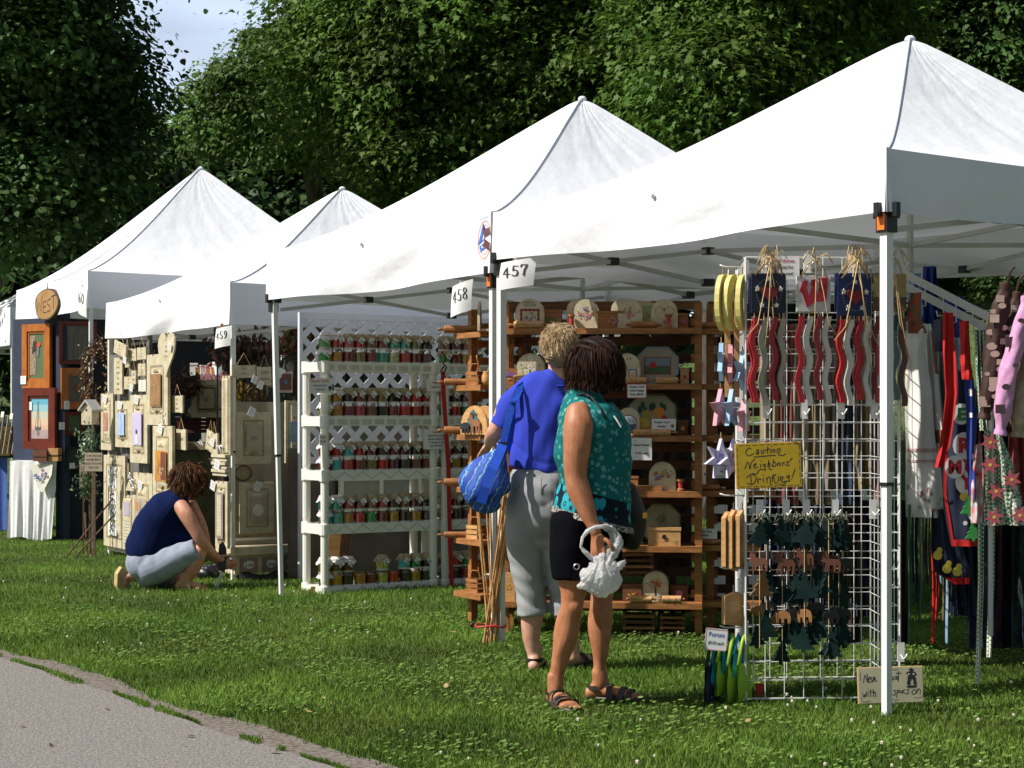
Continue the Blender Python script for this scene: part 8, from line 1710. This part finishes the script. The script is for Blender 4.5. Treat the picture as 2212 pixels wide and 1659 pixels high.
ORW = M('orange_wood', (.50,.16,.03), .35, (.38,.11,.02), 8, stretch=(3,3,1)); MAH = M('mahogany', (.16,.025,.015), .3, (.11,.016,.010), 8)
def wood_p(b, w, h):
    b.prism(ORI([(-w*.28,h*.2),(-w*.05,h*.2),(-w*.02,h*.45),(-w*.10,h*.6),(-w*.06,h*.82),(-w*.26,h*.82)]), -.003, 0, M('birch_paint', (.40,.30,.22), .7, (.2,.12,.08), 40)); b.prism(ORI([(-w*.18,h*.52),(-w*.02,h*.60),(0,h*.72),(-w*.12,h*.74)]), -.004, -.003, C(.04,.02,.02)); b.prism(ORI([(-w*.02,h*.50),(w*.06,h*.48),(w*.10,h*.60),(w*.08,h*.66),(0,h*.66)]), -.005, -.003, C(.18,.19,.18)); b.disc(w*.07,h*.68,w*.07,C(.75,.08,.02),-.006,9)
framed('orange wood frame with a woodpecker painting at the tent front', (50,110,700,838), -.03, ORW, wood_p, mat=M('woodland_green', (.10,.16,.07), .7), fw=.18)
def boat_p(b, w, h):
    cs_ = [(.60,.34,.24),(.66,.42,.28),(.68,.50,.34),(.55,.54,.42),(.30,.52,.56),(.12,.42,.56)]
    for i, c in enumerate(cs_): z = h*(.16+.68*i/6); b.box(-w*.33,w*.33,-.002,.001,z,z+h*.68/6,M('dusk_band_%d' % i, c, .7, c, 2))
    b.box(-w*.33,w*.33,-.003,-.002,h*.16,h*.32,C(.45,.33,.33)); b.prism(ORI([(-w*.16,h*.36),(-w*.13,h*.31),(w*.02,h*.31),(w*.05,h*.36)]), -.005, -.003, C(.1,.1,.14)); b.stroke([(-w*.06,h*.36),(-w*.05,h*.78)], .008, C(.12,.12,.16), -.005); b.stroke([(-w*.14,h*.36),(-w*.05,h*.76),(w*.03,h*.36)], .004, C(.12,.12,.16), -.005); b.disc(-w*.05,h*.26,w*.05,C(.2,.18,.22),-.004,6,h*.05)
framed('mahogany framed painting of a sailing boat at dusk', (52,121,838,970), -.05, MAH, boat_p, fw=.17)
t = thing('panel_stand', 'slate blue front display panel behind the woodpecker painting', 'display panel', PP.at(.47,.03,0), PP.rz, 'slate blue display panels'); b = MB(); b.box(-.32,.30,0,.03,.75,2.26,NVB); b.build('panel_board', t); b = MB(); b.box(.30,.42,-.03,.05,0,2.32,NVB); b.build('panel_post', t); MB().box(-.36,-.32,0,.04,0,2.26,NVB).build('panel_post', t)
PS = Plane((-4.56,18.3),(-4.56+.887*1.9,18.3+.461*1.9))
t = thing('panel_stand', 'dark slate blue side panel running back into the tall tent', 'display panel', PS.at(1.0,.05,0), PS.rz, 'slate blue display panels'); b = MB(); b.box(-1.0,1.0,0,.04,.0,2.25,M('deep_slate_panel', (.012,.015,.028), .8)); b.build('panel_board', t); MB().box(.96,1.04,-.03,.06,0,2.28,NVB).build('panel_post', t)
MIST = M('mist_paint', (.20,.20,.17), .6, (.14,.14,.12), 4, stretch=(4,4,1))
framed('big dark framed misty forest painting on the side panel', (127,208,694,787), -.02, MAH, lambda b,w,h: [b.stroke([(x*w,h*.15),(x*w+.005,h*.7)], .008, C(.08,.09,.08), -.003) for x in (-.25,-.12,0,.1,.27)], pl=PS, mat=MIST, fw=.09)
framed('dim wooden frame with a bird picture on the side panel', (132,194,795,884), -.02, ORW, lambda b,w,h: (b.disc(0,h*.5,w*.08,C(.25,.06,.02),-.003,8,h*.14),), pl=PS, mat=C(.12,.12,.11), fw=.2)
framed('small dark frame with a green landscape on the side panel', (140,180,890,940), -.02, MAH, lambda b,w,h: None, pl=PS, mat=C(.08,.12,.06), fw=.14)
framed('low dark frame at the bottom of the side panel', (142,184,965,1015), -.02, BLACKP, lambda b,w,h: None, pl=PS, mat=C(.04,.05,.04), fw=.12)
for i, (px, pl, lab) in enumerate((((48,60,812,830),PP,'small white price card left of the woodpecker painting foot'),((60,73,868,886),PP,'small white price card on the sailing boat frame'),((139,150,866,884),PS,'white price card under the dim bird picture'),((128,140,912,928),PS,'white price card low on the side panel'),((150,162,1000,1012),PS,'yellowish price card at the low dark frame'))):
    if i < 2: px = (px[0]-4, px[1]-4, px[2], px[3])
    price_sign(lab, pl, px, -.06, ['~~','~~'], name='price_card', grp='white price cards beside the paintings', col=GREYM)
# draped table in front
t = thing('draped_table', 'table under a white cloth in front of the paintings', 'table', W(74,890,18.35)*1.0, PP.rz*0-.35); t.location.z = 0
mb = MB(); wT = .56; hT = .79
def clothf(u, v): return V((-wT/2+wT*u+ (1-v)*.02*math.sin(u*5), -.02-.05*(1-v)+ .018*math.sin(u*24+v*2)*(1-v)**.5+.012*math.sin(u*53)*(1-v), hT*v+.02*(1-v)*math.sin(u*7)+.012))
mb.grid(clothf, 60, 14, CLOTHC if 0 else M('white_linen', (.74,.74,.74), .9, (.68,.68,.68), 20, .002, 60)); mb.grid(lambda u,v: V((-wT/2+wT*u, -.02+.5*v, hT+.012)), 8, 4, MATS['white_linen']); mb.grid(lambda u,v: V((-wT/2-.03*(1-v)+.012*math.sin(u*20), -.02+.5*(1-u), hT*v+.02)), 20, 8, MATS['white_linen']); mb.build('tablecloth', t, True)
b = MB(); b.box(-wT/2+.02,wT/2-.02,.0,.46,hT-.03,hT,WOODD); b.build('table_top', t)
for x in (-.24,.24): MB().box(x-.015,x+.015,.2,.23,0,hT-.03,GREYM).build('table_leg', t)
b = MB(); b.add([(.0,-.075,hT-.02),(.27,-.075,hT-.02),(.27,-.09,hT-.12),(.17,-.10,hT-.30),(.12,-.095,hT-.28)], [(0,1,2,3,4)], OFFW); sprig(b, .14, hT-.12, .09, 8, [PAL[1],PAL[4]], -.10, 5); b.build('embroidered_corner', t)
for i, (x0,x1,y0,y1,m,lab) in enumerate(((70,102,976,1003,C(.18,.06,.03),'flat reddish box at the left on the white draped table'),(103,126,972,1003,WOODL,'open brown tray of cards on the white draped table'))):
    p = W((x0+x1)/2, 1003, 18.2); p.z = hT+.014; ww = (x1-x0)*18.2/FL; hh = (y1-y0)*18.2/FL; t = thing('card_box', lab, 'box', p, -.2, 'boxes on the white draped table'); b = MB(); b.box(-ww/2,ww/2,0,.2,0,hh*.9,m); b.build('box_body', t); MB().box(-ww/2-.003,ww/2+.003,-.004,.2,hh*.35,hh*.45,WOODD).build('band', t)
# wood slice sign
PV = Plane(T460_FL, T460_FR); p, w, h = PV.rect(78,123,623,692,-.07); t = thing('wood_slice_sign', 'round wood slice sign with carved letters on the tall tent valance', 'sign', p, PV.rz+.15)
w *= .70
def sl(k): return [((w/2*k)*math.cos(a)*(1+.05*math.sin(3*a+1)), h/2+(h/2*k)*math.sin(a)*(1+.04*math.sin(2*a+.5))) for a in [2*PI*i/30 for i in range(30)]]
MB().prism(ORI(sl(1)), 0, .04, BARK).build('bark_rim', t); b = MB(); b.prism(ORI(sl(.93)), -.004, 0, M('slice_wood', (.42,.25,.10), .6, (.34,.18,.06), 5)); b.build('cut_face', t)
b = MB(); g_ = C(.05,.03,.02); ss = w*.2
for st in ([(-.42,.70),(-.37,.30),(-.30,.58),(-.22,.30),(-.16,.78)],[(.0,.60),(-.12,.57),(-.12,.26),(.0,.24)],[(-.12,.42),(-.02,.44)],[(.20,.66),(.08,.62),(.07,.50),(.18,.42),(.18,.30),(.06,.26)],[(.24,.72),(.42,.76)],[(.33,.74),(.33,.34)]): b.stroke([(x*w*.95, z*h) for x, z in st], .014, g_, -.0046)
b.build('lettering', t); MB().tube([(0,.01,h),(0,.01,h+.06)], .004, BLACKP, 5).build('hook', t)
# birdhouse and signpost with ivy
bp = W(195,917,16.2); t = thing('birdhouse', 'cream birdhouse with a bark roof standing on a thin stake', 'birdhouse', (bp.x,bp.y,0), -.5); z0 = bp.z; b = MB(); b.prism(ORI([(-.06,z0),(.06,z0),(.06,z0+.13),(0,z0+.19),(-.06,z0+.13)]), -.05, .05, CREAM); b.build('house_body', t)
b = MB(); T1 = [(-.085,z0+.12),(0,z0+.205),(.085,z0+.12),(.085,z0+.135),(0,z0+.225),(-.085,z0+.135)]; b.prism(ORI(T1), -.07, .07, GREYM); b.build('roof', t); MB().disc(0,z0+.13,.012,INK,-.052,8).build('entrance_hole', t); MB().tube([(0,0,0),(0,0,z0)], .012, TWIG, 6).build('stake', t)
foliage_ball('ivy', 'trailing ivy below the birdhouse', 'ivy', W(192,960,16.15), .15, 260, [C(.05,.14,.05),C(.12,.22,.10),C(.35,.45,.30)], 21, 'ivy on the birdhouse stake', size=.022, sc=(.7,.6,1.3), twigs=20)
foliage_ball('ivy', 'lower trailing ivy under the small wooden sign', 'ivy', W(188,1050,16.15), .14, 160, [C(.03,.09,.03),C(.06,.14,.05)], 22, 'ivy on the birdhouse stake', size=.022, sc=(.9,.6,1.1), twigs=20)
sg = price_sign('weathered wooden sign with painted words on a stake below the birdhouse', Plane((-3.9,16.0),(-3.3,15.85)), (183,221,978,1018), 0, ['OUR HOUSE','SHE BE SMALL','GOD KNOWS','WE LIVE'], name='stake_sign', grp=None, col=C(.12,.08,.08))
sg.children[0].data.materials[0] = M('weathered_board', (.42,.35,.26), .8, (.30,.24,.17), 14)
p = sg.location; MB().box(-.012,.012,.006,.02,-p.z,.1,TWIG).build('stake', sg)
t = thing('wooden_stake', 'dark garden stakes with a narrow side sign left of the plaques', 'stake', (W(200,890,16.2).x-.09, 16.25, 0), 0); MB().box(-.012,.0,0,.012,0,.95,TWIG).build('stake_body', t); b = MB(); b.box(-.035,.03,-.02,0,.62,.86,MATS['weathered_board']); b.build('side_board', t)
t = thing('twig_tripod', 'thin dark twigs leaning at the foot of the stakes', 'twigs', (W(190,890,16.1).x,16.1,0)); b = MB()
for a_, b_ in (((-.18,-.1,0),(.22,.1,.55)),((-.1,-.12,0),(.28,.1,.45)),((.02,-.1,0),(-.05,.1,.4))): b.tube([a_, b_], .008, TWIG, 5)
b.tube([(-.18,-.1,0),(0,0,.02),(.02,-.1,0)], .006, TWIG, 5); b.build('twig_frame', t)
# blue skirted table with a crate of prints at the far left
t = thing('skirted_table', 'blue skirted table at the left edge', 'table', (-5.62,19.6,0), -.3); mb = MB(); mb.grid(lambda u,v: V((-.55+.72*u, .02*math.sin(u*30)*(1-v*.5), .78*v+.02)), 40, 4, M('royal_skirt', (.05,.10,.36), .85)); mb.build('skirt', t, True); MB().box(-.56,.18,0,.6,.80,.83,NVB).build('table_top', t)
t = thing('print_crate', 'slatted wooden crate holding mounted prints at the left edge', 'crate', (-5.58,19.55,.83), -.3); b = MB()
for i in range(5): b.box(-.20,.16,-.01,0,.065*i,.065*i+.055,WOODL); b.box(.15,.16,0,.35,.065*i,.065*i+.055,WOODL)
for x in (-.20,.145): b.box(x,x+.015,.0,.015,0,.33,WOODL)
b.box(-.2,.16,0,.35,0,.01,WOODL); b.build('crate_body', t)
for i in range(6):
    t = thing('mounted_print', 'white mounted print leaning in the crate, %s from the left' % ORD10[i], 'print', (-5.70+.05*i,19.60,.85), -.3-.9, 'mounted prints in the crate'); b = MB(Matrix.Rotation(-.15,4,'X')); b.box(-.16,.16,0,.006,0,.42+.02*(i%3),PAPER if i%2 else OFFW); b.build('mount', t); b = MB(Matrix.Rotation(-.15,4,'X')); b.box(-.10,.10,-.002,-.0005,.1,.34,C(.25,.28,.3)); b.build('print_sheet', t)
# dark draped interior behind paintings and goods in far tent
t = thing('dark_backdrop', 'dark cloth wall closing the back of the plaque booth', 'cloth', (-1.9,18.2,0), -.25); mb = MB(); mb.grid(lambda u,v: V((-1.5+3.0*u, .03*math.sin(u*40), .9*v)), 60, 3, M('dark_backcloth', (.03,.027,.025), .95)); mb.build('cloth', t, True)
# low black plastic bag by the crouching woman
t = thing('black_bag', 'crumpled black plastic bag on the grass by the crouching woman', 'bag', G(452,1252), 0); remeshed('bag_body', [ell((0,0,.055),.085,.07,.065), ell((-.05,.01,.04),.06,.05,.05), ell((.05,.02,.08),.03,.03,.05)], .006, BLACKP, t, 1, lambda c: .007*np.sin(70*c[:,0]+60*c[:,2])*np.sin(80*c[:,1]+30*c[:,2])); MB().ball((.05,.02,.13), .018, BLACKP, 6).build('knot', t)
t = thing('crow_ornament', 'black metal crow ornament held by the crouching woman', 'ornament', B3.base+B3.p(482,1212,-.05), 0); b = MB(); b.prism(ORI([(-.03,-.06),(.02,-.08),(.035,.02),(.03,.10),(.005,.15),(-.02,.12),(-.03,.02)]), -.01, .01, BLACKP); b.tube([(0,0,-.06),(-.03,-.02,-.15),(-.06,-.04,-.22)], .004, SILVER, 5); b.tube([(.01,0,-.06),(-.015,-.02,-.15),(-.04,-.04,-.22)], .004, SILVER, 5); b.build('crow_body', t)
